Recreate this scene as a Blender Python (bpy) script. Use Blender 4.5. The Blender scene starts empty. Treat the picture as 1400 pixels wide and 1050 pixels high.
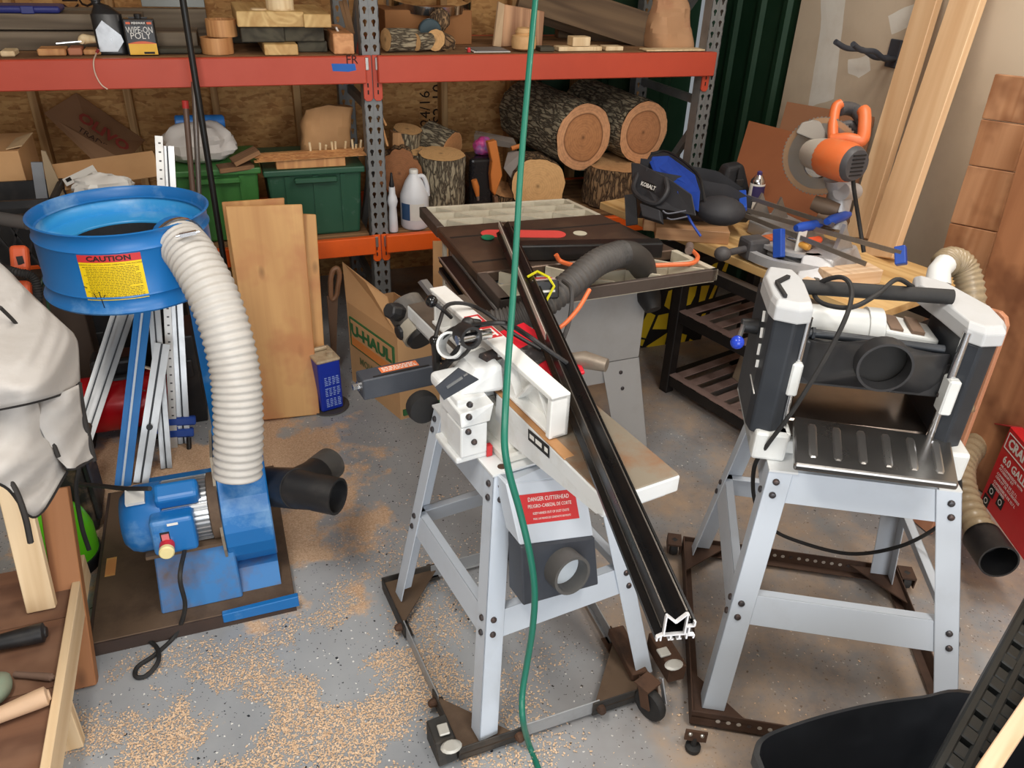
import bpy, bmesh, math, random
from mathutils import Vector, Matrix, Euler, noise as mnoise
from math import sin, cos, pi, radians, sqrt
SC = bpy.context.scene
COL = SC.collection
random.seed(7)
# ------------------------------------------------------------------ camera
F = 1060.0
PITCH, ROLL, YAW, CAMH = radians(30.0), radians(2.26), radians(21.0), 1.9
_h = Vector((sin(YAW), cos(YAW), 0)); _r = Vector((cos(YAW), -sin(YAW), 0)); _z = Vector((0, 0, 1))
FW = _h*cos(PITCH) - _z*sin(PITCH)
_d = -(_h*sin(PITCH) + _z*cos(PITCH))
XC = _r*cos(ROLL) - _d*sin(ROLL)
YC = _r*sin(ROLL) + _d*cos(ROLL)
CAM = Vector((0, 0, CAMH))
cd = bpy.data.cameras.new('camera'); cam = bpy.data.objects.new('camera', cd); COL.objects.link(cam)
cd.sensor_width = 36.0; cd.lens = 36.0*F/1400.0; cd.clip_start = 0.05; cd.clip_end = 60
m = Matrix((XC, -YC, -FW)).transposed().to_4x4(); m.translation = CAM
cam.matrix_world = m
SC.camera = cam
# ------------------------------------------------------------------ light
w = bpy.data.worlds.new('world'); SC.world = w; w.use_nodes = True
w.node_tree.nodes['Background'].inputs[0].default_value = (0.9, 0.95, 1.0, 1); w.node_tree.nodes['Background'].inputs[1].default_value = 0.25
def area(name, loc, sx, sy, power, col, rot=(0, 0, 0)):
    l = bpy.data.lights.new(name, 'AREA'); l.shape = 'RECTANGLE'; l.size = sx; l.size_y = sy; l.energy = power; l.color = col
    o = bpy.data.objects.new(name, l); COL.objects.link(o); o.location = loc; o.rotation_euler = rot
    return o
area('ceiling_lamp', (-0.45, 0.9, 2.92), 0.35, 1.1, 36, (1.0, 0.95, 0.88))
area('ceiling_lamp', (1.2, 0.1, 2.92), 0.35, 1.1, 30, (1.0, 0.95, 0.88))
area('ceiling_lamp', (2.1, 1.9, 2.92), 0.35, 1.1, 26, (1.0, 0.94, 0.86))  # added lamp, brightens the right wall and the leaning panels
area('door_daylight', (0.2, -2.3, 1.5), 3.2, 2.4, 105, (0.90, 0.95, 1.0), (radians(90), 0, 0))
vs = SC.view_settings
SC.display_settings.display_device = 'sRGB'
vs.view_transform = 'Standard'; vs.look = 'None'; vs.gamma = 1.0; vs.use_curve_mapping = False; vs.exposure = 0.10

# ------------------------------------------------------------------ measuring: a sight line met with a plane of the room
def ray(px, py): return FW + XC*((px-700)/F) + YC*((py-525)/F)
def Wz(px, py, z): d = ray(px, py); return CAM + d*((z-CAM.z)/d.z)
def Wy(px, py, y): d = ray(px, py); return CAM + d*((y-CAM.y)/d.y)
def Wx(px, py, x): d = ray(px, py); return CAM + d*((x-CAM.x)/d.x)
def Wd(px, py, t): return CAM + ray(px, py)*t

# ------------------------------------------------------------------ materials
MATS = {}
def srgb(r, g, b):
    f = lambda c: (c/255)/12.92 if c/255 <= 0.04045 else ((c/255+0.055)/1.055)**2.4
    return (f(r), f(g), f(b))
class NT:
    def __init__(s, name):
        s.m = bpy.data.materials.new(name); s.m.use_nodes = True
        s.t = s.m.node_tree; s.b = s.t.nodes['Principled BSDF']
    def n(s, typ, **kw):
        nd = s.t.nodes.new(typ)
        for k, v in kw.items():
            if k in nd.inputs: nd.inputs[k].default_value = v
            else: setattr(nd, k, v)
        return nd
    def l(s, a, b): s.t.links.new(a, b)
    def coord(s, scale=(1, 1, 1), rnd=True):
        tc = s.n('ShaderNodeTexCoord'); mp = s.n('ShaderNodeMapping'); mp.inputs['Scale'].default_value = scale
        if rnd:
            oi = s.n('ShaderNodeObjectInfo'); vm = s.n('ShaderNodeVectorMath', operation='SCALE'); vm.inputs[0].default_value = (7, 11, 5)
            s.l(oi.outputs['Random'], vm.inputs['Scale'])
            ad = s.n('ShaderNodeVectorMath', operation='ADD'); s.l(tc.outputs['Object'], ad.inputs[0]); s.l(vm.outputs[0], ad.inputs[1])
            s.l(ad.outputs[0], mp.inputs['Vector'])
        else: s.l(tc.outputs['Object'], mp.inputs['Vector'])
        return mp.outputs[0]
    def noise(s, vec, scale, detail=4, rough=0.6, dist=0):
        nd = s.n('ShaderNodeTexNoise'); nd.inputs['Scale'].default_value = scale; nd.inputs['Detail'].default_value = detail
        nd.inputs['Roughness'].default_value = rough; nd.inputs['Distortion'].default_value = dist
        s.l(vec, nd.inputs['Vector']); return nd.outputs['Fac']
    def ramp(s, fac, stops):
        r = s.n('ShaderNodeValToRGB'); e = r.color_ramp.elements
        while len(e) < len(stops): e.new(0.5)
        for i, (p, c) in enumerate(stops): e[i].position = p; e[i].color = (c, c, c, 1) if not hasattr(c, '__len__') else (*c, 1)
        s.l(fac, r.inputs[0]); return r.outputs[0]
    def mix(s, fac, a, b, blend='MIX'):
        x = s.n('ShaderNodeMix', data_type='RGBA', blend_type=blend)
        for v, i in ((fac, 0), (a, 6), (b, 7)):
            if hasattr(v, 'is_linked'): s.l(v, x.inputs[i])
            elif i == 0: x.inputs[0].default_value = v
            else: x.inputs[i].default_value = (*v, 1)
        return x.outputs[2]
    def math(s, op, a, b=0.5):
        x = s.n('ShaderNodeMath', operation=op)
        for v, i in ((a, 0), (b, 1)):
            if hasattr(v, 'is_linked'): s.l(v, x.inputs[i])
            else: x.inputs[i].default_value = v
        return x.outputs[0]
    def bump(s, h, strength=0.3, dist=0.002):
        bp = s.n('ShaderNodeBump'); bp.inputs['Strength'].default_value = strength; bp.inputs['Distance'].default_value = dist
        s.l(h, bp.inputs['Height']); s.l(bp.outputs[0], s.b.inputs['Normal'])
    def out(s, col, rough=0.5, metal=0.0, spec=0.5):
        for v, k in ((col, 'Base Color'), (rough, 'Roughness'), (metal, 'Metallic')):
            if hasattr(v, 'is_linked'): s.l(v, s.b.inputs[k])
            elif k == 'Base Color': s.b.inputs[k].default_value = (*v, 1)
            else: s.b.inputs[k].default_value = v
        s.b.inputs['Specular IOR Level'].default_value = spec
        return s.m
def plain(name, rgb, rough=0.5, metal=0.0, wear=None, amt=0.35, scale=9, thr=0.55, bump=0.0, bscale=80, spec=0.5, trans=0):
    """a painted / moulded / metal surface with blotchy wear or dust in a second colour"""
    if name in MATS: return MATS[name]
    t = NT(name); v = t.coord(); c = srgb(*rgb)
    n1 = t.noise(v, scale, 6, 0.65)
    c2 = srgb(*wear) if wear else tuple(x*0.75 for x in c)
    f = t.ramp(n1, [(thr-0.08, 0.0), (thr+0.16, amt)])
    col = t.mix(f, c, c2)
    n2 = t.noise(v, scale*0.4, 2)
    col = t.mix(t.math('MULTIPLY', n2, 0.25), col, tuple(x*0.72 for x in c))
    rg = t.math('ADD', t.math('MULTIPLY', n1, 0.25), rough-0.12)
    if bump: t.bump(t.noise(v, bscale, 3), bump)
    MATS[name] = t.out(col, rg, metal, spec)
    if trans:
        t.b.inputs['Transmission Weight'].default_value = trans; t.b.inputs['IOR'].default_value = 1.35
    return MATS[name]
def wood(name, light, dark, scale=1.0, rough=0.6, axis=0, knots=0.0, stain=None):
    """long grain along local axis, growth-ring figure across it"""
    if name in MATS: return MATS[name]
    t = NT(name); sc = [22*scale]*3; sc[axis] = 0.9*scale; v = t.coord(tuple(sc))
    n1 = t.noise(v, 1.0, 5, 0.6, 0.6)
    sc2 = [7*scale]*3; sc2[axis] = 0.5*scale; v2 = t.coord(tuple(sc2))
    n2 = t.noise(v2, 1.0, 2, 0.5, 1.2)
    rings = t.math('SINE', t.math('MULTIPLY', n2, 34.0))
    rings = t.math('MULTIPLY_ADD', rings, 0.5); 
    f = t.math('ADD', t.math('MULTIPLY', n1, 0.7), t.math('MULTIPLY', rings, 0.28))
    col = t.ramp(f, [(0.3, srgb(*light)), (0.75, srgb(*dark))])
    if knots:
        vk = t.coord(tuple(1.0 if i == axis else 2.2 for i in range(3)))
        vo = t.n('ShaderNodeTexVoronoi'); vo.inputs['Scale'].default_value = 3.2; t.l(vk, vo.inputs['Vector'])
        k = t.ramp(vo.outputs['Distance'], [(0.03, 1.0), (0.13, 0.0)])
        col = t.mix(t.math('MULTIPLY', k, knots), col, tuple(x*0.35 for x in srgb(*dark)))
    if stain:
        vs_ = t.coord(); s_ = t.ramp(t.noise(vs_, 4.5, 3), [(0.5, 0.0), (0.68, 0.75)]); col = t.mix(s_, col, srgb(*stain))
    t.bump(n1, 0.25, 0.001)
    MATS[name] = t.out(col, rough); return MATS[name]
def bark(name, light, dark):
    if name in MATS: return MATS[name]
    t = NT(name); v = t.coord((26, 26, 7)); vo = t.n('ShaderNodeTexVoronoi', feature='DISTANCE_TO_EDGE'); vo.inputs['Scale'].default_value = 1.6
    wv = t.n('ShaderNodeVectorMath', operation='ADD'); nz = t.n('ShaderNodeTexNoise'); nz.inputs['Scale'].default_value = 2.0; t.l(v, nz.inputs['Vector'])
    t.l(v, wv.inputs[0]); t.l(nz.outputs['Color'], wv.inputs[1]); t.l(wv.outputs[0], vo.inputs['Vector'])
    e = t.ramp(vo.outputs['Distance'], [(0.0, 0.0), (0.22, 1.0)])
    n1 = t.noise(v, 1.5, 6, 0.7)
    f = t.math('MULTIPLY', e, n1)
    col = t.ramp(f, [(0.05, srgb(*dark)), (0.55, srgb(*light))])
    t.bump(t.math('ADD', e, n1), 0.9, 0.008)
    MATS[name] = t.out(col, 0.9); return MATS[name]
def endgrain(name, heart, sap, ring, rad, heart_r=0.66, radial=True):
    """sawn log face: rings about local z, darker heartwood edge at heart_r*rad"""
    if name in MATS: return MATS[name]
    t = NT(name); v = t.coord(rnd=False); nz = t.n('ShaderNodeTexNoise'); nz.inputs['Scale'].default_value = 2.2/rad*0.25; t.l(v, nz.inputs['Vector'])
    sb = t.n('ShaderNodeVectorMath', operation='SCALE'); sb.inputs['Scale'].default_value = rad*0.28; t.l(nz.outputs['Color'], sb.inputs[0])
    ad = t.n('ShaderNodeVectorMath', operation='ADD'); t.l(v, ad.inputs[0]); t.l(sb.outputs[0], ad.inputs[1])
    of = t.n('ShaderNodeVectorMath', operation='SUBTRACT'); of.inputs[1].default_value = (rad*0.14, rad*0.14, 0); t.l(ad.outputs[0], of.inputs[0])
    ml = t.n('ShaderNodeVectorMath', operation='MULTIPLY'); ml.inputs[1].default_value = (1, 1, 0); t.l(of.outputs[0], ml.inputs[0])
    ln = t.n('ShaderNodeVectorMath', operation='LENGTH'); t.l(ml.outputs[0], ln.inputs[0])
    r = t.math('DIVIDE', ln.outputs['Value'], rad)
    rg = t.math('MULTIPLY_ADD', t.math('SINE', t.math('MULTIPLY', r, 85.0)), 0.5)
    base = t.ramp(r, [(0.02, tuple(x*0.45 for x in srgb(*heart))), (0.09, srgb(*heart)), (heart_r-0.03, srgb(*heart)), (heart_r, srgb(*ring)), (heart_r+0.035, srgb(*sap)), (1.0, srgb(*sap))])
    col = t.mix(t.math('MULTIPLY', rg, 0.16), base, srgb(*ring))
    n1 = t.noise(v, 30/rad*0.2, 4); col = t.mix(t.ramp(n1, [(0.45, 0.0), (0.75, 0.4)]), col, srgb(*ring))
    t.bump(n1, 0.3, 0.002)
    MATS[name] = t.out(col, 0.8); return MATS[name]
def osb():
    t = NT('osb'); v = t.coord(rnd=False); cols = None
    base = None
    for i, (rot, sc) in enumerate(((0.5, 1.0), (-0.7, 1.15), (1.3, 0.9))):
        mp = t.n('ShaderNodeMapping'); mp.inputs['Rotation'].default_value = (0, rot, 0); mp.inputs['Scale'].default_value = (16*sc, 30, 60*sc); t.l(v, mp.inputs['Vector'])
        vo = t.n('ShaderNodeTexVoronoi'); vo.inputs['Scale'].default_value = 1.0; t.l(mp.outputs[0], vo.inputs['Vector'])
        sep = t.n('ShaderNodeSeparateColor'); t.l(vo.outputs['Color'], sep.inputs[0])
        c = t.ramp(sep.outputs[0], [(0.0, srgb(164, 114, 64)), (0.35, srgb(194, 144, 86)), (0.75, srgb(214, 168, 108)), (1.0, srgb(178, 126, 72))])
        if base is None: base = c; hgt = sep.outputs[1]
        else:
            f = t.ramp(t.noise(v, 7+3*i, 2), [(0.46, 0.0), (0.54, 1.0)]); base = t.mix(f, base, c)
    g = t.noise(v, 45, 4); base = t.mix(t.ramp(g, [(0.58, 0.0), (0.8, 0.5)]), base, srgb(104, 66, 36))
    t.bump(hgt, 0.3, 0.002)
    MATS['osb'] = t.out(base, 0.75); return MATS['osb']

def floor_mat():
    t = NT('epoxy_floor'); v = t.coord(rnd=False)
    n = t.noise(v, 1.6, 4); col = t.ramp(n, [(0.3, srgb(140, 143, 147)), (0.7, srgb(172, 175, 178))])
    for sc, cdark, dens, rad in ((38, (40, 42, 48), 0.80, 0.15), (52, (232, 230, 225), 0.62, 0.15), (90, (90, 94, 100), 0.6, 0.17), (70, (60, 58, 62), 0.72, 0.16)):
        vo = t.n('ShaderNodeTexVoronoi'); vo.inputs['Scale'].default_value = sc
        nz = t.n('ShaderNodeTexNoise'); nz.inputs['Scale'].default_value = 160; t.l(v, nz.inputs['Vector'])
        ms = t.n('ShaderNodeVectorMath', operation='SCALE'); ms.inputs['Scale'].default_value = 0.009; t.l(nz.outputs['Color'], ms.inputs[0])
        ad = t.n('ShaderNodeVectorMath', operation='ADD'); t.l(v, ad.inputs[0]); t.l(ms.outputs[0], ad.inputs[1]); t.l(ad.outputs[0], vo.inputs['Vector'])
        sep = t.n('ShaderNodeSeparateColor'); t.l(vo.outputs['Color'], sep.inputs[0])
        a = t.math('LESS_THAN', vo.outputs['Distance'], rad); b = t.math('GREATER_THAN', sep.outputs[0], dens)
        col = t.mix(t.math('MULTIPLY', a, b), col, srgb(*cdark))
    # sawdust lying in patches: (centre, radii, weight)
    dust = None
    def blob(cx, cy, rx, ry, wt):
        sp = t.n('ShaderNodeVectorMath', operation='SUBTRACT'); sp.inputs[1].default_value = (cx, cy, 0); t.l(v, sp.inputs[0])
        dv = t.n('ShaderNodeVectorMath', operation='DIVIDE'); dv.inputs[1].default_value = (rx, ry, 1); t.l(sp.outputs[0], dv.inputs[0])
        ln = t.n('ShaderNodeVectorMath', operation='LENGTH'); t.l(dv.outputs[0], ln.inputs[0])
        return t.ramp(ln.outputs['Value'], [(0.25, wt), (1.0, 0.0)])
    pn = t.noise(v, 7.0, 5, 0.62)
    for bl in DUST:
        b_ = blob(*bl); dust = b_ if dust is None else t.math('MAXIMUM', dust, b_)
    msk = t.math('ADD', dust, t.math('MULTIPLY', t.math('SUBTRACT', pn, 0.5), 1.7))
    msk = t.ramp(msk, [(0.40, 0.0), (0.60, 0.93)])
    sn = t.noise(v, 190, 4, 0.7); sd = t.ramp(sn, [(0.3, srgb(180, 142, 110)), (0.5, srgb(210, 174, 140)), (0.7, srgb(232, 204, 174))])
    col = t.mix(msk, col, sd)
    dn = t.noise(v, 2.3, 5, 0.6)
    sx = t.n('ShaderNodeSeparateXYZ'); t.l(v, sx.inputs[0])
    right = t.ramp(sx.outputs[0], [(0.62, 0.0), (1.0, 1.0)])   # the trodden, dirtier side under the machines
    dirt = t.math('MULTIPLY', t.ramp(dn, [(0.35, 0.15), (0.65, 0.75)]), right)
    col = t.mix(dirt, col, srgb(112, 96, 84))
    tan = t.math('MULTIPLY', t.ramp(t.noise(v, 3.1, 6, 0.75), [(0.40, 0.0), (0.66, 0.8)]), t.ramp(sx.outputs[0], [(0.95, 0.0), (1.35, 1.0)]))
    col = t.mix(tan, col, srgb(186, 158, 130))
    t.bump(t.math('ADD', t.math('MULTIPLY', msk, sn), 0.0), 0.5, 0.004)
    rg = t.ramp(msk, [(0.0, 0.28), (1.0, 0.95)])
    return t.out(col, t.math('ADD', t.math('MULTIPLY', dirt, 0.4), rg), 0.0, 0.4)

# ------------------------------------------------------------------ mesh building
def frame(loc, yaw=0.0, pitch=0.0, roll=0.0): return Matrix.Translation(Vector(loc)) @ Euler((radians(roll), radians(pitch), radians(yaw)), 'XYZ').to_matrix().to_4x4()
def axes(o, x, z=None):
    """matrix with local x along x, local z as near z as can be"""
    x = Vector(x).normalized(); z = Vector(z if z else (0, 0, 1))
    if abs(x.dot(z.normalized())) > 0.999: z = Vector((0, 1, 0))
    y = z.cross(x).normalized(); z = x.cross(y)
    mt = Matrix((x, y, z)).transposed().to_4x4(); mt.translation = Vector(o); return mt
class MB:
    def __init__(s): s.v = []; s.f = []; s.M = None
    def add(s, vs, fs, M=None):
        k = len(s.v)
        for p in vs:
            p = Vector(p)
            if M: p = M @ p
            s.v.append(p)
        s.f += [tuple(i+k for i in q) for q in fs]; return s
    def box(s, c, sz, M=None):
        a, b, d = (x/2 for x in sz); cx, cy, cz = c
        vs = [(cx+i*a, cy+j*b, cz+k*d) for i in (-1, 1) for j in (-1, 1) for k in (-1, 1)]
        return s.add(vs, [(0, 1, 3, 2), (4, 6, 7, 5), (0, 4, 5, 1), (2, 3, 7, 6), (0, 2, 6, 4), (1, 5, 7, 3)], M)
    def b2(s, lo, hi, M=None): return s.box([(a+b)/2 for a, b in zip(lo, hi)], [abs(b-a) for a, b in zip(lo, hi)], M)
    def bar(s, p, q, w, h, up=(0, 0, 1), w2=None, h2=None):
        p = Vector(p); q = Vector(q); M = axes(p, q-p, up); L = (q-p).length; w2 = w2 or w; h2 = h2 or h
        vs = [(0, -w/2, -h/2), (0, w/2, -h/2), (0, w/2, h/2), (0, -w/2, h/2), (L, -w2/2, -h2/2), (L, w2/2, -h2/2), (L, w2/2, h2/2), (L, -w2/2, h2/2)]
        return s.add(vs, [(0, 3, 2, 1), (4, 5, 6, 7), (0, 1, 5, 4), (1, 2, 6, 5), (2, 3, 7, 6), (3, 0, 4, 7)], M)
    def prism(s, pts, z0, z1, M=None, cap=True):
        n = len(pts); vs = [(x, y, z0) for x, y in pts]+[(x, y, z1) for x, y in pts]
        fs = [(i, (i+1) % n, n+(i+1) % n, n+i) for i in range(n)]
        if cap: fs += [tuple(range(n-1, -1, -1)), tuple(range(n, 2*n))]
        return s.add(vs, fs, M)
    def hexa(s, eight): # bottom four then top four, same order
        return s.add(eight, [(0, 3, 2, 1), (4, 5, 6, 7), (0, 1, 5, 4), (1, 2, 6, 5), (2, 3, 7, 6), (3, 0, 4, 7)])
    def lathe(s, prof, M=None, n=24, cap0=True, cap1=True, a0=0, a1=2*pi):
        full = abs(a1-a0-2*pi) < 1e-6; k = n if full else n+1; vs = []
        for r, z in prof:
            for i in range(k): a = a0+(a1-a0)*i/n; vs.append((r*cos(a), r*sin(a), z))
        fs = []
        for j in range(len(prof)-1):
            for i in range(n if full else n):
                i2 = (i+1) % k if full else i+1; fs.append((j*k+i, j*k+i2, (j+1)*k+i2, (j+1)*k+i))
        if cap0 and full: fs.append(tuple(range(k-1, -1, -1)))
        if cap1 and full: fs.append(tuple((len(prof)-1)*k+i for i in range(k)))
        return s.add(vs, fs, M)
    def cyl(s, p, q, r, n=16, r2=None, cap=True):
        p = Vector(p); q = Vector(q); L = (q-p).length; M = axes(p, q-p) @ Matrix.Rotation(pi/2, 4, 'Y')
        return s.lathe([(r, 0), (r if r2 is None else r2, L)], M, n, cap, cap)
    def pipe(s, p, q, r, ri, n=24):
        p = Vector(p); q = Vector(q); L = (q-p).length; M = axes(p, q-p) @ Matrix.Rotation(pi/2, 4, 'Y')
        return s.lathe([(ri, 0), (r, 0), (r, L), (ri, L), (ri, 0)], M, n, False, False)
    def sphere(s, c, r, n=12, sz=1.0, M=None):
        k = max(6, n//2); prof = [(max(1e-4, r*sin(pi*i/k)), -r*sz*cos(pi*i/k)) for i in range(k+1)]
        T = Matrix.Translation(Vector(c)); return s.lathe(prof, (M @ T) if M else T, n)
    def tube(s, pts, r, n=8, cap=True, rfun=None, sub=0):
        pts = [Vector(p) for p in pts]
        if sub:
            if hasattr(r, '__len__'): k_ = len(pts)-1; r = [r[min(i//sub, k_)]+(r[min(i//sub+1, k_)]-r[min(i//sub, k_)])*((i % sub)/sub) for i in range(k_*sub+1)]
            pts = spline(pts, sub)
        N = len(pts); up = None; vs = []
        for i, p in enumerate(pts):
            t = (pts[min(i+1, N-1)]-pts[max(i-1, 0)]).normalized()
            if up is None: up = Vector((0, 0, 1)) if abs(t.z) < 0.9 else Vector((1, 0, 0))
            u = (up - t*up.dot(t)).normalized(); v = t.cross(u); up = u
            rr = rfun(i, N) if rfun else (r[i] if hasattr(r, '__len__') else r)
            for k in range(n): a = 2*pi*k/n; vs.append(p+u*(rr*cos(a))+v*(rr*sin(a)))
        fs = [(i*n+k, i*n+(k+1) % n, (i+1)*n+(k+1) % n, (i+1)*n+k) for i in range(N-1) for k in range(n)]
        if cap: fs += [tuple(range(n-1, -1, -1)), tuple((N-1)*n+k for k in range(n))]
        return s.add(vs, fs)
    def grid(s, fn, nu, nv, M=None):
        vs = [fn(i/nu, j/nv) for j in range(nv+1) for i in range(nu+1)]
        fs = [(j*(nu+1)+i, j*(nu+1)+i+1, (j+1)*(nu+1)+i+1, (j+1)*(nu+1)+i) for j in range(nv) for i in range(nu)]
        return s.add(vs, fs, M)
def spline(pts, sub):
    pts = [Vector(p) for p in pts]; P = [2*pts[0]-pts[1]]+pts+[2*pts[-1]-pts[-2]]; out = []
    for i in range(1, len(P)-2):
        for k in range(sub):
            t = k/sub; a, b, c, d = P[i-1], P[i], P[i+1], P[i+2]
            out.append(0.5*((2*b)+(c-a)*t+(2*a-5*b+4*c-d)*t*t+(3*b-a-3*c+d)*t**3))
    out.append(pts[-1]); return out
def wm(o):
    mt = o.matrix_basis.copy()
    while o.parent: o = o.parent; mt = o.matrix_basis @ mt
    return mt
def build(name, mb, mat_, parent=None, smooth=False, bevel=0.0, world=True, M=None, label=None, stuff=False, seg=1, thick=0, subd=0, autosm=None):
    """link the builder's shapes as ONE mesh object. World vertices are brought into the parent's frame; a top-level mesh gets its origin at its base"""
    vs = mb.v
    me = bpy.data.meshes.new(name)
    o = bpy.data.objects.new(name, me); COL.objects.link(o)
    if M is not None:                       # own local frame (grain follows it)
        inv = M.inverted(); vs = [inv @ v for v in vs] if world else vs
        if parent is not None: o.parent = parent; o.matrix_basis = wm(parent).inverted() @ M; 
        else: o.matrix_basis = M
    elif parent is not None:
        o.parent = parent
        if world: inv = wm(parent).inverted(); vs = [inv @ v for v in vs]
    else:
        lo = [min(v[i] for v in vs) for i in range(3)]; hi = [max(v[i] for v in vs) for i in range(3)]
        c = Vector(((lo[0]+hi[0])/2, (lo[1]+hi[1])/2, lo[2])); vs = [v-c for v in vs]; o.location = c
    me.from_pydata([tuple(v) for v in vs], [], mb.f)
    bm = bmesh.new(); bm.from_mesh(me); bmesh.ops.recalc_face_normals(bm, faces=bm.faces[:]); bm.to_mesh(me); bm.free()
    if smooth:
        for p in me.polygons: p.use_smooth = True
        if autosm is None: autosm = 40
    me.materials.append(mat_)
    if smooth and autosm < 180:
        me.set_sharp_from_angle(angle=radians(autosm))
    if thick:
        md = o.modifiers.new('thickness', 'SOLIDIFY'); md.thickness = thick; md.offset = 0
    if bevel:
        md = o.modifiers.new('bevel', 'BEVEL'); md.width = bevel; md.segments = seg; md.limit_method = 'ANGLE'; md.angle_limit = radians(40)
    if subd:
        md = o.modifiers.new('subd', 'SUBSURF'); md.levels = subd; md.render_levels = subd
    if label: o['label'] = label
    if stuff: o['kind'] = 'stuff'
    return o
def thing(name, label, cat, M=None, group=None):
    o = bpy.data.objects.new(name, None); COL.objects.link(o); o.empty_display_size = 0.05
    if M is not None: o.matrix_basis = M if isinstance(M, Matrix) else Matrix.Translation(Vector(M))
    o['label'] = label; o['category'] = cat
    if group: o['group'] = group
    return o
def tag(o, label, cat, group=None):
    o['label'] = label; o['category'] = cat
    if group: o['group'] = group
    return o
def struct(o): o['kind'] = 'structure'; return o
def copy_tree(o, parent=None):
    c = o.copy(); COL.objects.link(c)
    if parent: c.parent = parent
    for ch in o.children: copy_tree(ch, c)
    return c
def text(parent, s, M, size, mat_, name='lettering', bold=0.0, squash=1.0, align='CENTER', line=1.0):
    cu = bpy.data.curves.new(name, 'FONT'); cu.body = s; cu.size = size; cu.align_x = align; cu.align_y = 'CENTER'; cu.extrude = 0.0002; cu.offset = bold; cu.space_line = line; cu.resolution_u = 2
    t_ = bpy.data.objects.new(name, cu); me = bpy.data.meshes.new_from_object(t_); bpy.data.objects.remove(t_)
    me.materials.clear(); me.materials.append(mat_); o = bpy.data.objects.new(name, me); COL.objects.link(o)
    if squash != 1.0: M = M @ Matrix.Diagonal((squash, 1, 1, 1))
    if parent is not None: o.parent = parent; o.matrix_basis = wm(parent).inverted() @ M
    else: o.matrix_basis = M
    return o
def facing(o, normal, up=(0, 0, 1)):
    """matrix for lettering: local z = normal, local y as near up as can be"""
    z = Vector(normal).normalized(); x = Vector(up).cross(z).normalized(); y = z.cross(x)
    mt = Matrix((x, y, z)).transposed().to_4x4(); mt.translation = Vector(o); return mt
def board(name, p, q, wd, th, mat_, parent=None, up=(0, 0, 1), bevel=0.002, label=None, twist=0.0):
    """a sawn board from p to q; its grain runs along the length. up = direction of its thickness"""
    p = Vector(p); q = Vector(q); M = axes(p, q-p, up)
    if twist: M = M @ Matrix.Rotation(radians(twist), 4, 'X')
    b = MB().b2((0, -wd/2, -th/2), ((q-p).length, wd/2, th/2))
    return build(name, b, mat_, parent, bevel=bevel, world=False, M=M, label=label)
# ================================================================== setting
DUST = [(-0.05, 1.55, 0.80, 0.46, 0.98), (-0.55, 1.5, 0.40, 0.7, 0.98), (0.25, 1.3, 0.46, 0.34, 0.70), (0.3, 1.75, 0.30, 0.34, 0.46), (-0.1, 1.12, 0.85, 0.36, 0.92), (1.2, 2.35, 0.3, 0.4, 0.2), (0.08, 1.92, 0.24, 0.34, 0.9), (0.22, 0.75, 0.8, 0.25, 0.35)]
FL = floor_mat()
RX, BY, LX, FY, CZ = 3.0, 4.70, -3.2, -2.4, 3.0
struct(build('floor', MB().b2((LX-0.1, FY-0.1, -0.05), (RX+0.12, BY+0.12, 0)), FL, bevel=0))
white_ceiling = plain('ceiling_paint', (226, 224, 218), 0.9)
struct(build('ceiling', MB().b2((LX, FY, CZ), (RX, BY, CZ+0.05)), white_ceiling))
drywall = plain('drywall_paper', (205, 188, 165), 0.9, wear=(186, 168, 146), amt=0.6, scale=3, spec=0.2)
struct(build('wall_left', MB().b2((LX-0.05, FY, 0), (LX, BY, CZ)), drywall))
struct(build('wall_front', MB().b2((LX, FY-0.05, 0), (RX, FY, CZ)), drywall))
ospx = Wy(708, 180, BY).x
wb = struct(build('wall_back', MB().b2((LX, BY, 0), (ospx, BY+0.02, CZ)), osb()))
stud_w = wood('stud_wood', (196, 158, 108), (150, 108, 64), 1.0, 0.7, axis=0)
for px in (-70, 48, 178, 296, 408, 510, 608, 700, 788, 872):
    p = Wy(px, 150, BY-0.09); board('stud', (p.x, BY-0.046, 0), (p.x, BY-0.046, CZ), 0.038, 0.089, stud_w, wb, up=(0, 1, 0))
ink = plain('stamp_ink', (46, 30, 22), 0.9)
p = Wy(600, 148, BY); text(wb, 'PS2-10', facing((p.x, BY-0.003, p.z), (0, -1, 0)) @ Matrix.Rotation(pi/2, 4, 'Z'), 0.10, ink)
p = Wy(595, 148, BY); text(wb, '24/16', facing((p.x-0.06, BY-0.003, p.z), (0, -1, 0)) @ Matrix.Rotation(pi/2, 4, 'Z'), 0.09, ink)
for px, s in ((100, 'AXH'), (122, 'ENOI')):
    p = Wy(px, 14, BY); text(wb, s, facing((p.x, BY-0.003, p.z), (0, -1, 0)) @ Matrix.Rotation(pi/2, 4, 'Z'), 0.10, ink)
green_metal = plain('green_siding_paint', (30, 62, 42), 0.45, 0.3, wear=(60, 84, 66), amt=0.25, scale=3)
def siding(name, p, q, n):
    """ribbed steel sheet from p to q seen from its inner side, ribs of real depth"""
    p = Vector(p); q = Vector(q); L = (q-p).length; M = axes(p, q-p); pts = []; pitch = 0.23
    x = 0.0
    while x < L:
        for dx, dy in ((0, 0), (0.08, 0), (0.10, 0.022), (0.135, 0.022), (0.155, 0)):
            if x+dx <= L: pts.append((x+dx, dy*n))
        x += pitch
    pts.append((L, 0)); mb = MB(); k = len(pts)
    mb.add([(a, b, 0) for a, b in pts]+[(a, b, CZ) for a, b in pts], [(i, i+1, k+i+1, k+i) for i in range(k-1)], M)
    return mb
struct(build('wall_back_siding', siding('s', (ospx, BY+0.03, 0), (RX, BY+0.03, 0), -1), green_metal, thick=0.002))
gy = Wx(1082, 70, RX-0.012).y
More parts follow.
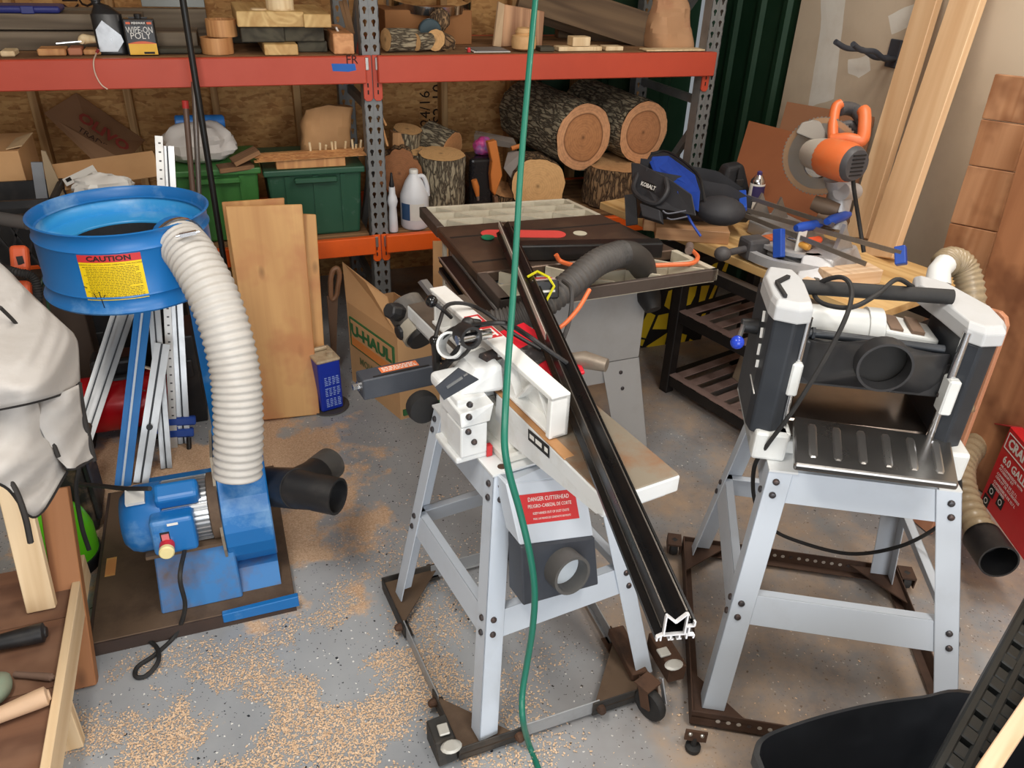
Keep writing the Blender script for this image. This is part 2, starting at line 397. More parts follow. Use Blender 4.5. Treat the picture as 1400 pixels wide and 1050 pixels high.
struct(build('wall_right_siding', siding('s', (RX+0.02, BY, 0), (RX+0.02, gy-0.05, 0), -1), green_metal, thick=0.002))
wr = struct(build('wall_right', MB().b2((RX-0.012, FY, 0), (RX+0.05, gy, CZ)), drywall))
mud = plain('joint_compound', (226, 222, 212), 0.9, wear=(206, 196, 180), amt=0.5, scale=8, spec=0.2)
def patch(name, pts, mat_, parent, x):
    mb = MB(); P = [Wx(a, b, x) for a, b in pts]; n = len(P); vs = []
    c = sum(P, Vector())/n; ring = []
    for i in range(n):
        a, b = P[i], P[(i+1) % n]
        for k in range(6):
            q = a.lerp(b, k/6); j = mnoise.noise(q*9)*0.02; q = q+(q-c).normalized()*j; ring.append(q)
    vs = [c+Vector((-0.0015, 0, 0))]+ring; m_ = len(ring)
    mb.add(vs, [(0, i+1, (i+1) % m_+1) for i in range(m_)]); return build(name, mb, mat_, parent)
patch('joint_compound', [(1122, -60), (1162, -60), (1150, 60), (1140, 135), (1104, 150), (1122, 40)], mud, wr, RX-0.012)
patch('joint_compound', [(1160, 82), (1186, 76), (1190, 96), (1174, 108), (1160, 100)], mud, wr, RX-0.012)
patch('joint_compound', [(1214, 22), (1262, 2), (1256, 30), (1220, 46)], mud, wr, RX-0.012)
# ================================================================== pallet rack
YR, XA, XB = 3.713, 0.69, 2.462
steel_grey = plain('rack_grey_paint', (128, 130, 130), 0.5, 0.2, wear=(96, 92, 86), amt=0.4)
red_beam = plain('rack_red_paint', (196, 76, 52), 0.5, 0.0, wear=(166, 58, 40), amt=0.35, scale=2.5)
orange_beam = plain('rack_orange_paint', (240, 98, 26), 0.45, 0.0, wear=(200, 74, 20), amt=0.3)
rack = thing('pallet_rack', 'grey and orange pallet rack with two shelf levels along the back wall', 'rack', (XA, YR, 0))
def upright_mb(xc, y, z1, face=-1):
    mb = MB(); wd = 0.084; pit = 0.0508
    for c in (-1, 1):
        x0 = xc+(-wd/2 if c < 0 else 0); x1 = x0+wd/2; hx = (x0+x1)/2-c*0.002; k = 0
        while k*pit < z1:
            z0 = k*pit; zt = z0+pit; zc = z0+pit*0.5
            hole = [(0.0095*cos(a), 0.006+0.0095*sin(a)) for a in (0, pi/4, pi/2, 3*pi/4, pi)]+[(-0.004, -0.006), (-0.004, -0.014), (0.004, -0.014), (0.004, -0.006)]
            hp = [(hx+a, zc+b) for a, b in hole]; n = len(hp); op = []
            for a, b in hole:
                s_ = min(0.021/max(abs(a), 1e-6), pit/2/max(abs(b), 1e-6)); op.append((min(max(hx+a*s_, x0), x1), min(max(zc+b*s_, z0), zt)))
            vs = [(a, y, b) for a, b in hp]+[(a, y, b) for a, b in op]
            fs = [(i, (i+1) % n, n+(i+1) % n, n+i) for i in range(n)]
            # corners of the cell
            cs = [(x1, y, zt), (x0, y, zt), (x0, y, z0), (x1, y, z0)]; vs += cs
            q = 2*n; fs += [(n+1, n+0, q+0), (n+2, n+1, q+0), (n+3, n+2, q+1), (n+4, n+3, q+1), (n+5, n+4, q+2), (n+6, n+5, q+2), (n+8, n+7, q+3), (n+0, n+8, q+3), (n+7, n+6, q+2), (n+7, q+2, q+3), (n+2, q+0, q+1)]
            mb.add(vs, fs); k += 1
    zt = k*pit
    for sx in (-1, 1): mb.b2((xc+sx*wd/2, y, 0), (xc+sx*(wd/2-0.003), y+0.07*-face, zt))
    mb.b2((xc-0.0015, y-0.0015, 0), (xc+0.0015, y+0.001, zt))
    return mb
for x in (XA, XB): build('upright', upright_mb(x, YR, 2.3), steel_grey, rack)
for x in (XA-0.01, XB, -1.14): build('upright', upright_mb(x, 4.42, 2.3), steel_grey, rack)
build('upright', upright_mb(-1.14, YR, 2.3), steel_grey, rack)
def clevel(zlo, zhi, mat_, conn_lo):
    for a, b in ((-1.10, XA-0.002), (XA+0.002, XB+0.04)):
        build('beam', MB().b2((a+0.02, YR-0.04, zlo), (b-0.035 if b > 1 else b-0.03, YR-0.006, zhi)).b2((a+0.02, YR-0.02, zlo), (b-0.03, YR+0.02, zhi-0.04)), mat_, rack, bevel=0.004)
        build('beam', MB().b2((a+0.02, 4.43, zlo), (b-0.03, 4.47, zhi)), mat_, rack, bevel=0.004)
    for xc, s in ((XA, -1), (XA, 1), (XB, -1)):
        x0, x1 = (xc-0.043, xc-0.002) if s < 0 else (xc+0.002, xc+0.043)
        pts = [(x0, zhi), (x1, zhi), (x1, conn_lo+0.012), (x1-0.010, conn_lo), (x0+0.010, conn_lo), (x0, conn_lo+0.012)]
        M = Matrix(((1, 0, 0, 0), (0, 0, -1, YR-0.044 if False else YR), (0, 1, 0, 0), (0, 0, 0, 1)))
        c = build('beam_connector', MB().prism(pts, 0.0, 0.012, M), mat_, rack, bevel=0.002)
        xm = (x0+x1)/2
        cl = MB(); cl.b2((xm-0.008, YR-0.016, zhi-0.062), (xm+0.008, YR-0.012, zhi-0.008)); build('safety_clip', cl, plain('galvanized', (180, 178, 172), 0.35, 0.8), c, bevel=0.002)
        sl = MB()
        for zz in (conn_lo+0.03, conn_lo+0.06): sl.b2((xm-0.003, YR-0.0135, zz), (xm+0.003, YR-0.012, zz+0.018))
        build('slot', sl, plain('dark_slot', (40, 26, 20), 0.8), c)
clevel(1.305, 1.42, red_beam, 1.225)
clevel(0.50, 0.59, orange_beam, 0.452)
for x in (XA, XB):
    for p, q in (((967, 143), (915, 130)),):
        za = Wx(962, 141, XB).z
    for zz in (za, 0.2, 1.9): build('brace', MB().bar((x+0.01, YR+0.03, zz), (x+0.01, 4.44, zz), 0.03, 0.04), steel_grey, rack)
    build('brace', MB().bar((x+0.01, YR+0.05, za-0.10), (x+0.01, 4.44, 0.25), 0.03, 0.04), steel_grey, rack)
    build('brace', MB().bar((x+0.01, YR+0.05, 1.85), (x+0.01, 4.44, za+0.05), 0.03, 0.04), steel_grey, rack)
deckw = wood('deck_wood', (150, 112, 74), (96, 66, 40), 0.8, 0.8, axis=0)
for zt in (1.42, 0.59):
    for a, b in ((-1.08, XA-0.05), (XA+0.05, XB-0.05)):
        for k in range(4): 
            y0 = YR+0.03+k*0.185; board('deck_board', (a, y0+0.09, zt-0.0105), (b, y0+0.09, zt-0.0105), 0.178, 0.018, deckw, rack)
blue_tape = plain('blue_tape', (38, 104, 190), 0.7)
a = Wy(453, 87, YR-0.041); b = Wy(486, 98, YR-0.041)
build('tape', MB().add([(a.x, a.y, a.z), (b.x, a.y, a.z-0.002), (b.x+0.004, a.y, b.z+0.006), (b.x-0.03, a.y, b.z), (a.x+0.004, a.y, b.z+0.004)], [(0, 1, 2, 3, 4)]), blue_tape, rack, label='strip of blue painter\'s tape')
p = Wy(481, 82, YR-0.041); text(rack, 'FR', facing((p.x, YR-0.0415, p.z), (0, -1, 0)), 0.05, plain('marker', (60, 22, 18), 0.8))
# ================================================================== helpers in an object's own frame
def lp(M, px, py, x=None, y=None, z=None):
    I = M.inverted(); o = I @ CAM; d = I.to_3x3() @ ray(px, py)
    t = (x-o.x)/d.x if x is not None else (y-o.y)/d.y if y is not None else (z-o.z)/d.z
    return o+d*t
def mesh_of_text(s, size, squash=1.0, bold=0.0, line=1.0):
    cu = bpy.data.curves.new('t', 'FONT'); cu.body = s; cu.size = size; cu.align_x = 'CENTER'; cu.align_y = 'CENTER'; cu.resolution_u = 2; cu.offset = bold; cu.space_line = line
    o = bpy.data.objects.new('t', cu); me = bpy.data.meshes.new_from_object(o)
    r = ([(v.co.x*squash, v.co.y, 0) for v in me.vertices], [tuple(p.vertices) for p in me.polygons])
    bpy.data.objects.remove(o); bpy.data.meshes.remove(me); return r
def bolt_mb_(mb, p, n, r=0.008, h=0.006): # round bolt head on a surface
    p = Vector(p); n = Vector(n).normalized(); M = axes(p, n) @ Matrix.Rotation(pi/2, 4, 'Y')
    mb.lathe([(r, -0.002), (r, h*0.4), (r*0.75, h*0.85), (r*0.3, h)], M, 10)
class Bolts(list):
    def put(s, mat_, par, world=False, name='bolt'):
        for (p, n, r, h) in s:
            mb = MB(); bolt_mb_(mb, p, n, r, h); build(name, mb, mat_, par, world=world)
def bolt_mb(bl, p, n, r=0.008, h=0.006): bl.append((p, n, r, h))
# materials for the machines
blue = plain('collector_blue_paint', (26, 110, 180), 0.38, 0.0, wear=(176, 212, 232), amt=0.55, scale=5, thr=0.62)
blue_rust = plain('rusted_blue_paint', (52, 120, 182), 0.6, 0.0, wear=(110, 88, 66), amt=0.97, scale=6, thr=0.49)
rusty_plate = plain('rusty_brown_plate', (104, 84, 66), 0.75, 0.1, wear=(70, 54, 44), amt=0.8, scale=6, bump=0.15)
rust = plain('rust_steel', (92, 66, 50), 0.8, 0.3, wear=(54, 42, 36), amt=0.8, scale=14, bump=0.2)
black_steel = plain('dusty_black_steel', (48, 46, 44), 0.6, 0.2, wear=(112, 98, 84), amt=0.5, scale=10)
alu = plain('bare_aluminium', (196, 198, 200), 0.35, 0.85, wear=(150, 150, 150), amt=0.5)
chrome = plain('chrome', (220, 220, 222), 0.15, 1.0)
black_plastic = plain('black_plastic', (30, 30, 32), 0.45, 0.0, wear=(70, 66, 62), amt=0.4, scale=12)
black_rubber = plain('black_rubber', (34, 33, 33), 0.7, 0.0, wear=(72, 68, 64), amt=0.4)
charcoal = plain('charcoal_paint', (58, 62, 70), 0.5, 0.0, wear=(84, 86, 92), amt=0.3)
yellow_lbl = plain('yellow_label', (244, 210, 14), 0.5, wear=(214, 176, 10), amt=0.3)
red_lbl = plain('red_label', (204, 50, 54), 0.5)
ink_black = plain('ink_black', (22, 20, 20), 0.6)
white_lbl = plain('white_label', (232, 230, 224), 0.5)
stand_blue = plain('stand_pale_blue_paint', (196, 204, 214), 0.42, 0.0, wear=(160, 160, 158), amt=0.25, scale=6, thr=0.6)
cast_white = plain('casting_white_paint', (226, 228, 228), 0.38, 0.0, wear=(176, 166, 146), amt=0.4, scale=9, thr=0.6)
bolt_m = plain('bolt_dark_steel', (74, 72, 74), 0.4, 0.6, wear=(120, 82, 60), amt=0.6, scale=30)
# ================================================================== dust collector
dc = thing('dust_collector', 'blue dust collector with caution label and grey hose by the lumber', 'dust collector', (-0.28, 2.2, 0))
build('base_plate', MB().b2((-0.57, 1.905, 0.022), (0.02, 2.66, 0.048)), rusty_plate, dc, bevel=0.003)
build('base_skirt', MB().b2((-0.575, 1.90, 0.0), (0.02, 1.915, 0.046)).b2((-0.578, 1.90, 0.0), (-0.566, 2.66, 0.046)), plain('dark_base_skirt', (62, 48, 42), 0.8, wear=(92, 70, 56)), dc)
build('base_lip', MB().hexa([(-0.20, 1.896, 0.02), (0.03, 1.896, 0.02), (0.03, 1.916, 0.02), (-0.20, 1.916, 0.02), (-0.20, 1.896, 0.054), (0.03, 1.896, 0.062), (0.03, 1.916, 0.062), (-0.20, 1.916, 0.054)]), blue, dc, bevel=0.002)
build('base_lip', MB().b2((-0.43, 2.62, 0.05), (-0.12, 2.66, 0.085)), blue, dc, bevel=0.003)
build('base_sticker', MB().b2((-0.553, 2.19, 0.0481), (-0.522, 2.28, 0.0489)), plain('orange_yellow_sticker', (232, 160, 96), 0.6, wear=(240, 220, 120), amt=0.8, scale=20), dc, label='small orange and yellow sticker')
# drum
DX, DY, DT, DR, DB = -0.31, 2.528, 1.153, 0.25, 0.918
T = Matrix.Translation((DX, DY, 0))
h = DT-DB
prof = [(DR-0.012, DB+0.004), (DR, DB), (DR+0.004, DB+0.006), (DR, DB+0.014), (DR-0.006, DB+0.02), (DR-0.008, DB+0.045), (DR-0.004, DB+0.05), (DR-0.008, DB+0.055), (DR-0.008, DT-0.058), (DR-0.003, DT-0.05), (DR-0.008, DT-0.042), (DR-0.008, DT-0.014), (DR-0.001, DT-0.004), (DR+0.002, DT), (DR-0.004, DT+0.002), (DR-0.012, DT-0.006), (DR-0.014, DT-0.03), (DR-0.02, DT-0.034)]
drum = build('drum', MB().lathe(prof, T, 64, False, False), blue, dc, smooth=True, autosm=50)
build('inner_cone', MB().lathe([(DR-0.011, DT-0.03), (DR-0.011, DT-0.082), (0.165, DT-0.090), (0.16, DT-0.096)], T, 48, False, False), plain('drum_inside_blue', (58, 160, 224), 0.35, 0.0, wear=(206, 232, 244), amt=0.6, scale=4, thr=0.62), drum, smooth=True, thick=0.003)
build('dark_opening', MB().lathe([(0.16, DT-0.096), (0.12, DB+0.02), (0.01, DB+0.015)], T, 40, False, False), plain('opening_dark', (20, 24, 30), 0.8), drum, thick=0.002)
build('underside', MB().lathe([(0.10, DB+0.02), (DR-0.012, DB+0.03)], T, 48, False, False), blue, drum, thick=0.003)
def on_drum(u, zz, off=0.0): # u: metres along the skin from the point nearest the camera's side
    a = a_lab + u/(DR-0.008); rr = DR-0.008+off; return Vector((DX+rr*cos(a), DY+rr*sin(a), zz))
tgt = Vector((-DX, -DY, 0)).normalized(); a0 = math.atan2(tgt.y, tgt.x)
# label centre found where its middle is seen on the skin
best = min((abs((Vector((DX+(DR-0.006)*cos(a0+k*0.01), DY+(DR-0.006)*sin(a0+k*0.01), 1.035))-CAM).normalized().cross(ray(152, 371).normalized()).length), k) for k in range(-120, 120))
a_lab = a0+best[1]*0.01
lw, lz0, lz1 = 0.166, 0.962, 1.098
build('caution_label', MB().grid(lambda u, v: on_drum((u-0.5)*lw, lz0+(lz1-lz0)*v, 0.001), 16, 2), yellow_lbl, drum, smooth=True)
build('caution_band', MB().grid(lambda u, v: on_drum((u-0.5)*lw, lz1-0.022+0.022*v, 0.0016), 16, 1), red_lbl, drum, smooth=True)
def wrap_text(name, s, size, cz, mat_, du=0.0, squash=1.0, bold=0.0):
    vs, fs = mesh_of_text(s, size, squash, bold); mb = MB(); mb.add([on_drum(v[0]+du, cz+v[1], 0.0022) for v in vs], fs); return build(name, mb, mat_, drum)
wrap_text('lettering', 'CAUTION', 0.0205, lz1-0.0115, ink_black, squash=1.25, bold=0.0006)
wrap_text('lettering', 'ALWAYS USE CAUTION WHEN OPERATING THIS MACHINE', 0.0062, lz1-0.029, plain('label_ink', (96, 80, 16), 0.6), squash=1.0)
mb = MB(); rr = random.Random(3)
for k in range(19):
    zc = lz1-0.037-k*0.0049; u = -lw/2+0.008+(0.008 if k % 5 else 0.0); end = lw/2-0.010-rr.random()*0.05*(k % 4 == 0)
    while u < end:
        w_ = 0.003+rr.random()*0.009; w_ = min(w_, end-u+0.001)
        mb.grid(lambda a, b: on_drum(u+a*w_, zc+b*0.0016, 0.0016), 1, 1); u += w_+0.0018
build('fine_print', mb, MATS['label_ink'], drum, stuff=True)
mb = MB()
for (a, b, c, d) in ((-0.06, 0.985, -0.055, 0.968), (-0.045, 0.99, -0.04, 0.94), (-0.03, 0.98, -0.035, 0.972), (-0.075, 1.0, -0.083, 1.004)):
    mb.tube([on_drum(a, b, 0.002), on_drum((a+c)/2, (b+d)/2, 0.002), on_drum(c, d, 0.002)], 0.0012, 5)
build('scratch_mark', mb, ink_black, drum)
# drum inlet spigot + hose
hp = [Wd(*q) for q in ((236, 322, 2.30), (262, 350, 2.235), (296, 415, 2.20), (319, 495, 2.22), (326, 570, 2.25), (325, 650, 2.30))]
hs = spline(hp, 40)
NR = 30
hose_white = plain('ribbed_hose_grey', (194, 190, 184), 0.45, 0.0, wear=(170, 160, 148), amt=0.4, scale=10)
pts = hs[14:]
hd = len(pts)
build('hose', MB().tube(pts, 0.07, 22, True, rfun=lambda i, N: 0.0655+0.006*(0.5+0.5*cos(2*pi*i/5.0))), hose_white, dc, smooth=True, autosm=180)
build('inlet_spigot', MB().tube(hs[:24], 0.064, 22), blue, dc, smooth=True)
c_ = hs[16]; tdir = (hs[17]-hs[15]).normalized()
mb = MB(); mb.lathe([(0.0735, -0.006), (0.0755, -0.006), (0.0755, 0.006), (0.0735, 0.006)], axes(c_, tdir) @ Matrix.Rotation(pi/2, 4, 'Y'), 28, False, False)
cl = build('hose_clamp', mb, chrome, dc, smooth=True)
q = Wd(256, 320, 2.16); build('clamp_screw', MB().bar(q+Vector((-0.02, 0, -0.003)), q+Vector((0.024, -0.002, 0.004)), 0.012, 0.010).cyl(q+Vector((-0.03, 0, -0.004)), q+Vector((0.034, -0.002, 0.005)), 0.004), chrome, cl)
# blower housing (scroll) with rectangular outlet
cy, cz, R = 2.20, 0.262, 0.205
sc_ = [(2.135, 0.475)]
for k in range(0, 15):
    a = radians(128)+radians(215)*k/14; sc_.append((cy+R*cos(a), cz+R*sin(a)))
sc_ += [(cy+0.16, 0.40), (cy+0.09, 0.475)]
Mx = Matrix(((0, 0, 1, 0), (1, 0, 0, 0), (0, 1, 0, 0), (0, 0, 0, 1)))
build('blower_housing', MB().prism(sc_, -0.158, -0.012, Mx), blue, dc, bevel=0.004)
build('housing_flange', MB().prism([(cy+(a-cy)*1.03, cz+(b-cz)*1.03) for a, b in sc_], -0.166, -0.158, Mx), plain('galvanised_dirty', (150, 140, 124), 0.6, 0.4, wear=(110, 92, 74)), dc)
e = Wd(326, 640, 2.30)
build('outlet', MB().lathe([(0.068, 0.40), (0.068, 0.54)], Matrix.Translation((-0.084, 2.19, 0)), 20), blue, dc, smooth=True)
build('housing_foot', MB().hexa([(-0.155, 1.985, 0.048), (-0.015, 1.985, 0.048), (-0.015, 2.30, 0.048), (-0.155, 2.30, 0.048), (-0.155, 2.04, 0.10), (-0.015, 2.04, 0.10), (-0.015, 2.24, 0.10), (-0.155, 2.24, 0.10)]), blue_rust, dc)
# motor
my, mz, mr = 2.10, 0.325, 0.098
Mm = Matrix.Translation((-0.405, my, mz)) @ Matrix.Rotation(pi/2, 4, 'Y')
build('fan_cover', MB().lathe([(0.03, -0.034), (0.075, -0.030), (0.095, -0.012), (0.103, 0.012), (0.103, 0.085), (0.098, 0.088)], Mm, 36), blue, dc, smooth=True)
body = MB().lathe([(mr-0.01, 0.08), (mr-0.01, 0.225)], Mm, 32)
for k in range(36):
    a = 2*pi*k/36
    M2 = Mm @ Matrix.Rotation(a, 4, 'Z'); body.b2((mr-0.012, -0.0028, 0.09), (mr+0.004, 0.0028, 0.215), M2)
build('motor_body', body, alu, dc)
build('end_bell', MB().lathe([(mr-0.005, 0.215), (mr+0.006, 0.218), (mr+0.006, 0.246), (mr-0.02, 0.25)], Mm, 32), rusty_plate, dc, smooth=True)
def cyl_pt(ang, ax, r): return Mm @ Vector((r*cos(ang), r*sin(ang), ax))
def box_on_motor(name, px, py, sx, sz, dep, mat_, par, tilt=0.0, bev=0.006, out=0.0):
    """a box with its face towards the room, standing off the motor barrel where the sight line meets it"""
    v = ray(px, py); best = min((abs((CAM+v*t - Vector((0, my, mz))).yz.length-(mr+0.01+out)), t) for t in [1.9+0.002*i for i in range(200)])
    p = CAM+v*best[1]; n = Vector((0, p.y-my, p.z-mz)).normalized()
    M = facing(p, n, (0, 0.3, 1)); return build(name, MB().b2((-sx/2, -sz/2, -dep), (sx/2, sz/2, 0.012)), mat_, par, bevel=bev, world=False, M=M, seg=3), M
cap, Mc = box_on_motor('capacitor', 240, 671, 0.125, 0.062, 0.05, blue, dc, bev=0.014)
sw, Ms = box_on_motor('switch_box', 238, 731, 0.122, 0.118, 0.06, blue, dc, bev=0.012, out=0.02)
bt = MB().lathe([(0.021, 0.0), (0.021, 0.03), (0.019, 0.034)], Ms @ Matrix.Translation((-0.022, -0.022, 0.012)), 20)
bb = build('stop_button', bt, plain('red_button', (200, 44, 56), 0.4), sw, smooth=True)
build('button_cap', MB().lathe([(0.0215, 0.030), (0.0215, 0.042), (0.018, 0.046)], Ms @ Matrix.Translation((-0.022, -0.022, 0.012)), 20), plain('cream_button', (236, 220, 160), 0.45), bb, smooth=True)
build('button_recess', MB().b2((-0.036, -0.012, 0.0121), (-0.010, 0.022, 0.0135), Ms), ink_black, sw)
build('start_button', MB().b2((-0.032, -0.004, 0.0121), (-0.012, 0.016, 0.018), Ms), plain('pink_button', (214, 120, 124), 0.5), sw)
build('box_plate', MB().b2((-0.012, 0.040, 0.0121), (0.018, 0.048, 0.0132), Ms), white_lbl, sw)
np_, Mn = box_on_motor('name_plate', 185, 681, 0.052, 0.05, 0.001, white_lbl, dc, bev=0)
cg = [Wd(*q) for q in ((205, 668, 2.22), (170, 668, 2.3), (135, 664, 2.38), (104, 662, 2.46))]
build('motor_cord', MB().tube(cg, 0.007, 8, sub=6), black_rubber, dc, smooth=True)
ped = [lpt for lpt in (Vector((-0.372, 1.955, 0.05)), Vector((-0.125, 1.955, 0.05)))]
build('motor_pedestal', MB().hexa([(-0.375, 1.962, 0.048), (-0.135, 1.962, 0.048), (-0.135, 2.26, 0.048), (-0.375, 2.26, 0.048), (-0.365, 2.02, 0.245), (-0.14, 2.02, 0.245), (-0.14, 2.19, 0.245), (-0.365, 2.19, 0.245)]), blue_rust, dc, bevel=0.004)
build('motor_shelf', MB().b2((-0.385, 2.0, 0.24), (-0.135, 2.2, 0.252)), rusty_plate, dc)
mb = Bolts(); bolt_mb(mb, (-0.15, 2.03, 0.252), (0, 0, 1), 0.010, 0.01); mb.put(bolt_m, dc, True)
# black wye on the inlet
wc = Vector((-0.01, 2.16, 0.315))
pb = lambda q, t: Wd(q[0], q[1], t)
j0 = pb((408, 668), 2.40); a1 = pb((462, 679), 2.36); a2 = pb((452, 633), 2.55)
wye = build('wye_fitting', MB().cyl(wc, j0, 0.064, 24).tube([wc.lerp(j0, 0.9), j0.lerp(a1, 0.35), a1.lerp(j0, 0.35)], [0.064, 0.058, 0.055], 22).tube([wc.lerp(j0, 0.9), j0.lerp(a2, 0.4), a2.lerp(j0, 0.3)], [0.062, 0.055, 0.052], 22), black_plastic, dc, smooth=True)
d1 = (a1-j0).normalized(); d2 = (a2-j0).normalized()
build('wye_port', MB().pipe(a1-d1*0.075, a1, 0.058, 0.050), black_plastic, wye, smooth=True)
build('wye_port', MB().pipe(a2-d2*0.07, a2, 0.054, 0.047), plain('dusty_black_plastic', (74, 72, 70), 0.6, wear=(120, 112, 102), amt=0.6), wye, smooth=True)
# floor cord in front of the base
sp = Ms @ Vector((0.02, -0.058, 0.0))
cd_ = [sp, Wd(246, 790, 2.2), Wy(253, 830, 1.90), Wz(240, 868, 0.012), Wz(212, 895, 0.007), Wz(188, 912, 0.007), Wz(186, 925, 0.007), Wz(200, 924, 0.007), Wz(216, 905, 0.02), Wz(214, 885, 0.007), Wz(195, 872, 0.007), Wz(180, 872, 0.007)]
build('power_cord', MB().tube(cd_, 0.0068, 8, sub=8), black_rubber, dc, smooth=True)
# rear struts that carry the drum
for x, y in ((-0.16, 2.62), (-0.09, 2.50)): build('support_leg', MB().bar((x, y+0.0, 0.04), (x, y, DB+0.02), 0.03, 0.03, (0, 1, 0)), blue, dc)
# ================================================================== jointer on its stand
JM = frame((0.66, 1.56, 0), 9)
jt = thing('jointer', 'white and black jointer on open pale legs, danger sticker on chute', 'jointer', JM)
def jb(name, mb, mat_, par=None, **k): return build(name, mb, mat_, par or jt, world=False, **k)
foot = {(-1, -1): (-0.287, -0.285), (1, -1): (0.268, -0.315), (-1, 1): (-0.285, 0.325), (1, 1): (0.262, 0.32)}
ZT = 0.765; top = {(sx, sy): (sx*0.165 if sx > 0 else -0.168, -0.105 if sy < 0 else 0.25) for sx in (-1, 1) for sy in (-1, 1)}
def leg_pt(s, z): t = (z-0.045)/(ZT-0.045); f = foot[s]; g = top[s]; return Vector((f[0]+(g[0]-f[0])*t, f[1]+(g[1]-f[1])*t, z))
def make_leg(s, mb, z0, z1, wx, wy, th, lp_):
    """pressed angle leg: two flanges meeting at the outer corner"""
    sx, sy = s
    for (dx, dy) in (((-sx*wx), 0), (0, -sy*wy)):
        a = lp_(s, z0); b = lp_(s, z1)
        if dx: o = Vector((0, -sy*th, 0)); d = Vector((dx, 0, 0))
        else: o = Vector((-sx*th, 0, 0)); d = Vector((0, dy, 0))
        mb.hexa([a, a+d, a+d+o, a+o, b, b+d, b+d+o, b+o])
    return mb
for s in foot:
    lg = jb('leg', make_leg(s, MB(), 0.048, ZT, 0.055, 0.05, 0.004, leg_pt), stand_blue, bevel=0.0015)
    bm_ = Bolts()
    for z in (0.735, 0.70, 0.385, 0.345):
        p = leg_pt(s, z); sx, sy = s
        bolt_mb(bm_, p+Vector((-sx*0.022, sy*0.001, 0)), (0, sy, 0.12), 0.0085); bolt_mb(bm_, p+Vector((sx*0.001, -sy*0.02, 0)), (sx, 0, 0.12), 0.0085)
    bm_.put(bolt_m, lg)
def rail(s, t, z, hgt, lp_, mk, inset=0.004, name='rail'):
    a = lp_(s, z); b = lp_(t, z); a2 = lp_(s, z+hgt); b2 = lp_(t, z+hgt); mb = MB()
    nrm = (b-a).normalized().cross(Vector((0, 0, 1))); c = (lp_((-1, -1), z)+lp_((1, 1), z))/2
    if nrm.dot(c-a) < 0: nrm = -nrm
    i = nrm*inset; th = nrm*0.003; fl = nrm*0.026
    mb.hexa([a+i, b+i, b+i+th, a+i+th, a2+i, b2+i, b2+i+th, a2+i+th])
    mb.hexa([a2+i-Vector((0, 0, 0.003)), b2+i-Vector((0, 0, 0.003)), b2+i+fl-Vector((0, 0, 0.003)), a2+i+fl-Vector((0, 0, 0.003)), a2+i, b2+i, b2+i+fl, a2+i+fl])
    return mk(name, mb, stand_blue, bevel=0.001)
ring = ((-1, -1), (1, -1), (1, 1), (-1, 1))
for k in range(4): rail(ring[k], ring[(k+1) % 4], 0.325, 0.075, leg_pt, jb)
for k in range(4): rail(ring[k], ring[(k+1) % 4], 0.675, 0.09, leg_pt, jb, name='apron')
tp = MB(); tp.b2((-0.172, -0.108, 0.762), (-0.06, 0.255, 0.768)).b2((-0.06, 0.02, 0.762), (0.17, 0.255, 0.768)).b2((-0.06, -0.108, 0.762), (0.17, -0.07, 0.768))
jb('stand_top', tp, cast_white)
mb = Bolts()
for p in ((-0.135, -0.085), (-0.02, -0.09), (-0.135, 0.0), (-0.14, 0.15)): bolt_mb(mb, (p[0], p[1], 0.768), (0, 0, 1), 0.011, 0.003)
mb.put(rust, jt, name='washer')
# dust chute
ct = [Vector((-0.12, -0.098, 0.755)), Vector((0.10, -0.098, 0.755)), Vector((0.10, 0.02, 0.755)), Vector((-0.12, 0.02, 0.755))]
lo = [lp(JM, 714, 827, y=-0.262), lp(JM, 817, 798, y=-0.262)]; mid = [lp(JM, 711, 746, y=-0.235), lp(JM, 812, 733, y=-0.235)]
up = [lp(JM, 692, 662, y=-0.15), lp(JM, 798, 650, y=-0.15)]
bk = Vector((0, 0.07, 0))
ch = jb('dust_chute', MB().hexa([mid[0], mid[1], mid[1]+bk, mid[0]+bk, up[0], up[1], up[1]+bk, up[0]+bk]).hexa([up[0], up[1], up[1]+bk, up[0]+bk, ct[0], ct[1], ct[2], ct[3]]), stand_blue, bevel=0.003)
e_ = Vector((0, -0.006, 0))
jb('port_plate', MB().hexa([lo[0]+e_, lo[1]+e_, lo[1]+bk, lo[0]+bk, mid[0]+e_, mid[1]+e_, mid[1]+bk*0.9, mid[0]+bk*0.9]), charcoal, ch, bevel=0.004)
pn = (lo[1]-lo[0]).cross(mid[0]-lo[0]).normalized(); pn = pn if pn.y < 0 else -pn
pc = lp(JM, 770, 776, y=-0.26)
jb('port', MB().pipe(pc-pn*0.02, pc+pn*0.042, 0.052, 0.0445, 36), plain('port_grey', (86, 84, 82), 0.5), ch, smooth=True)
jb('port_disc', MB().cyl(pc-pn*0.022, pc+pn*0.001, 0.0445, 28), plain('chute_inside', (196, 204, 210), 0.5), ch)
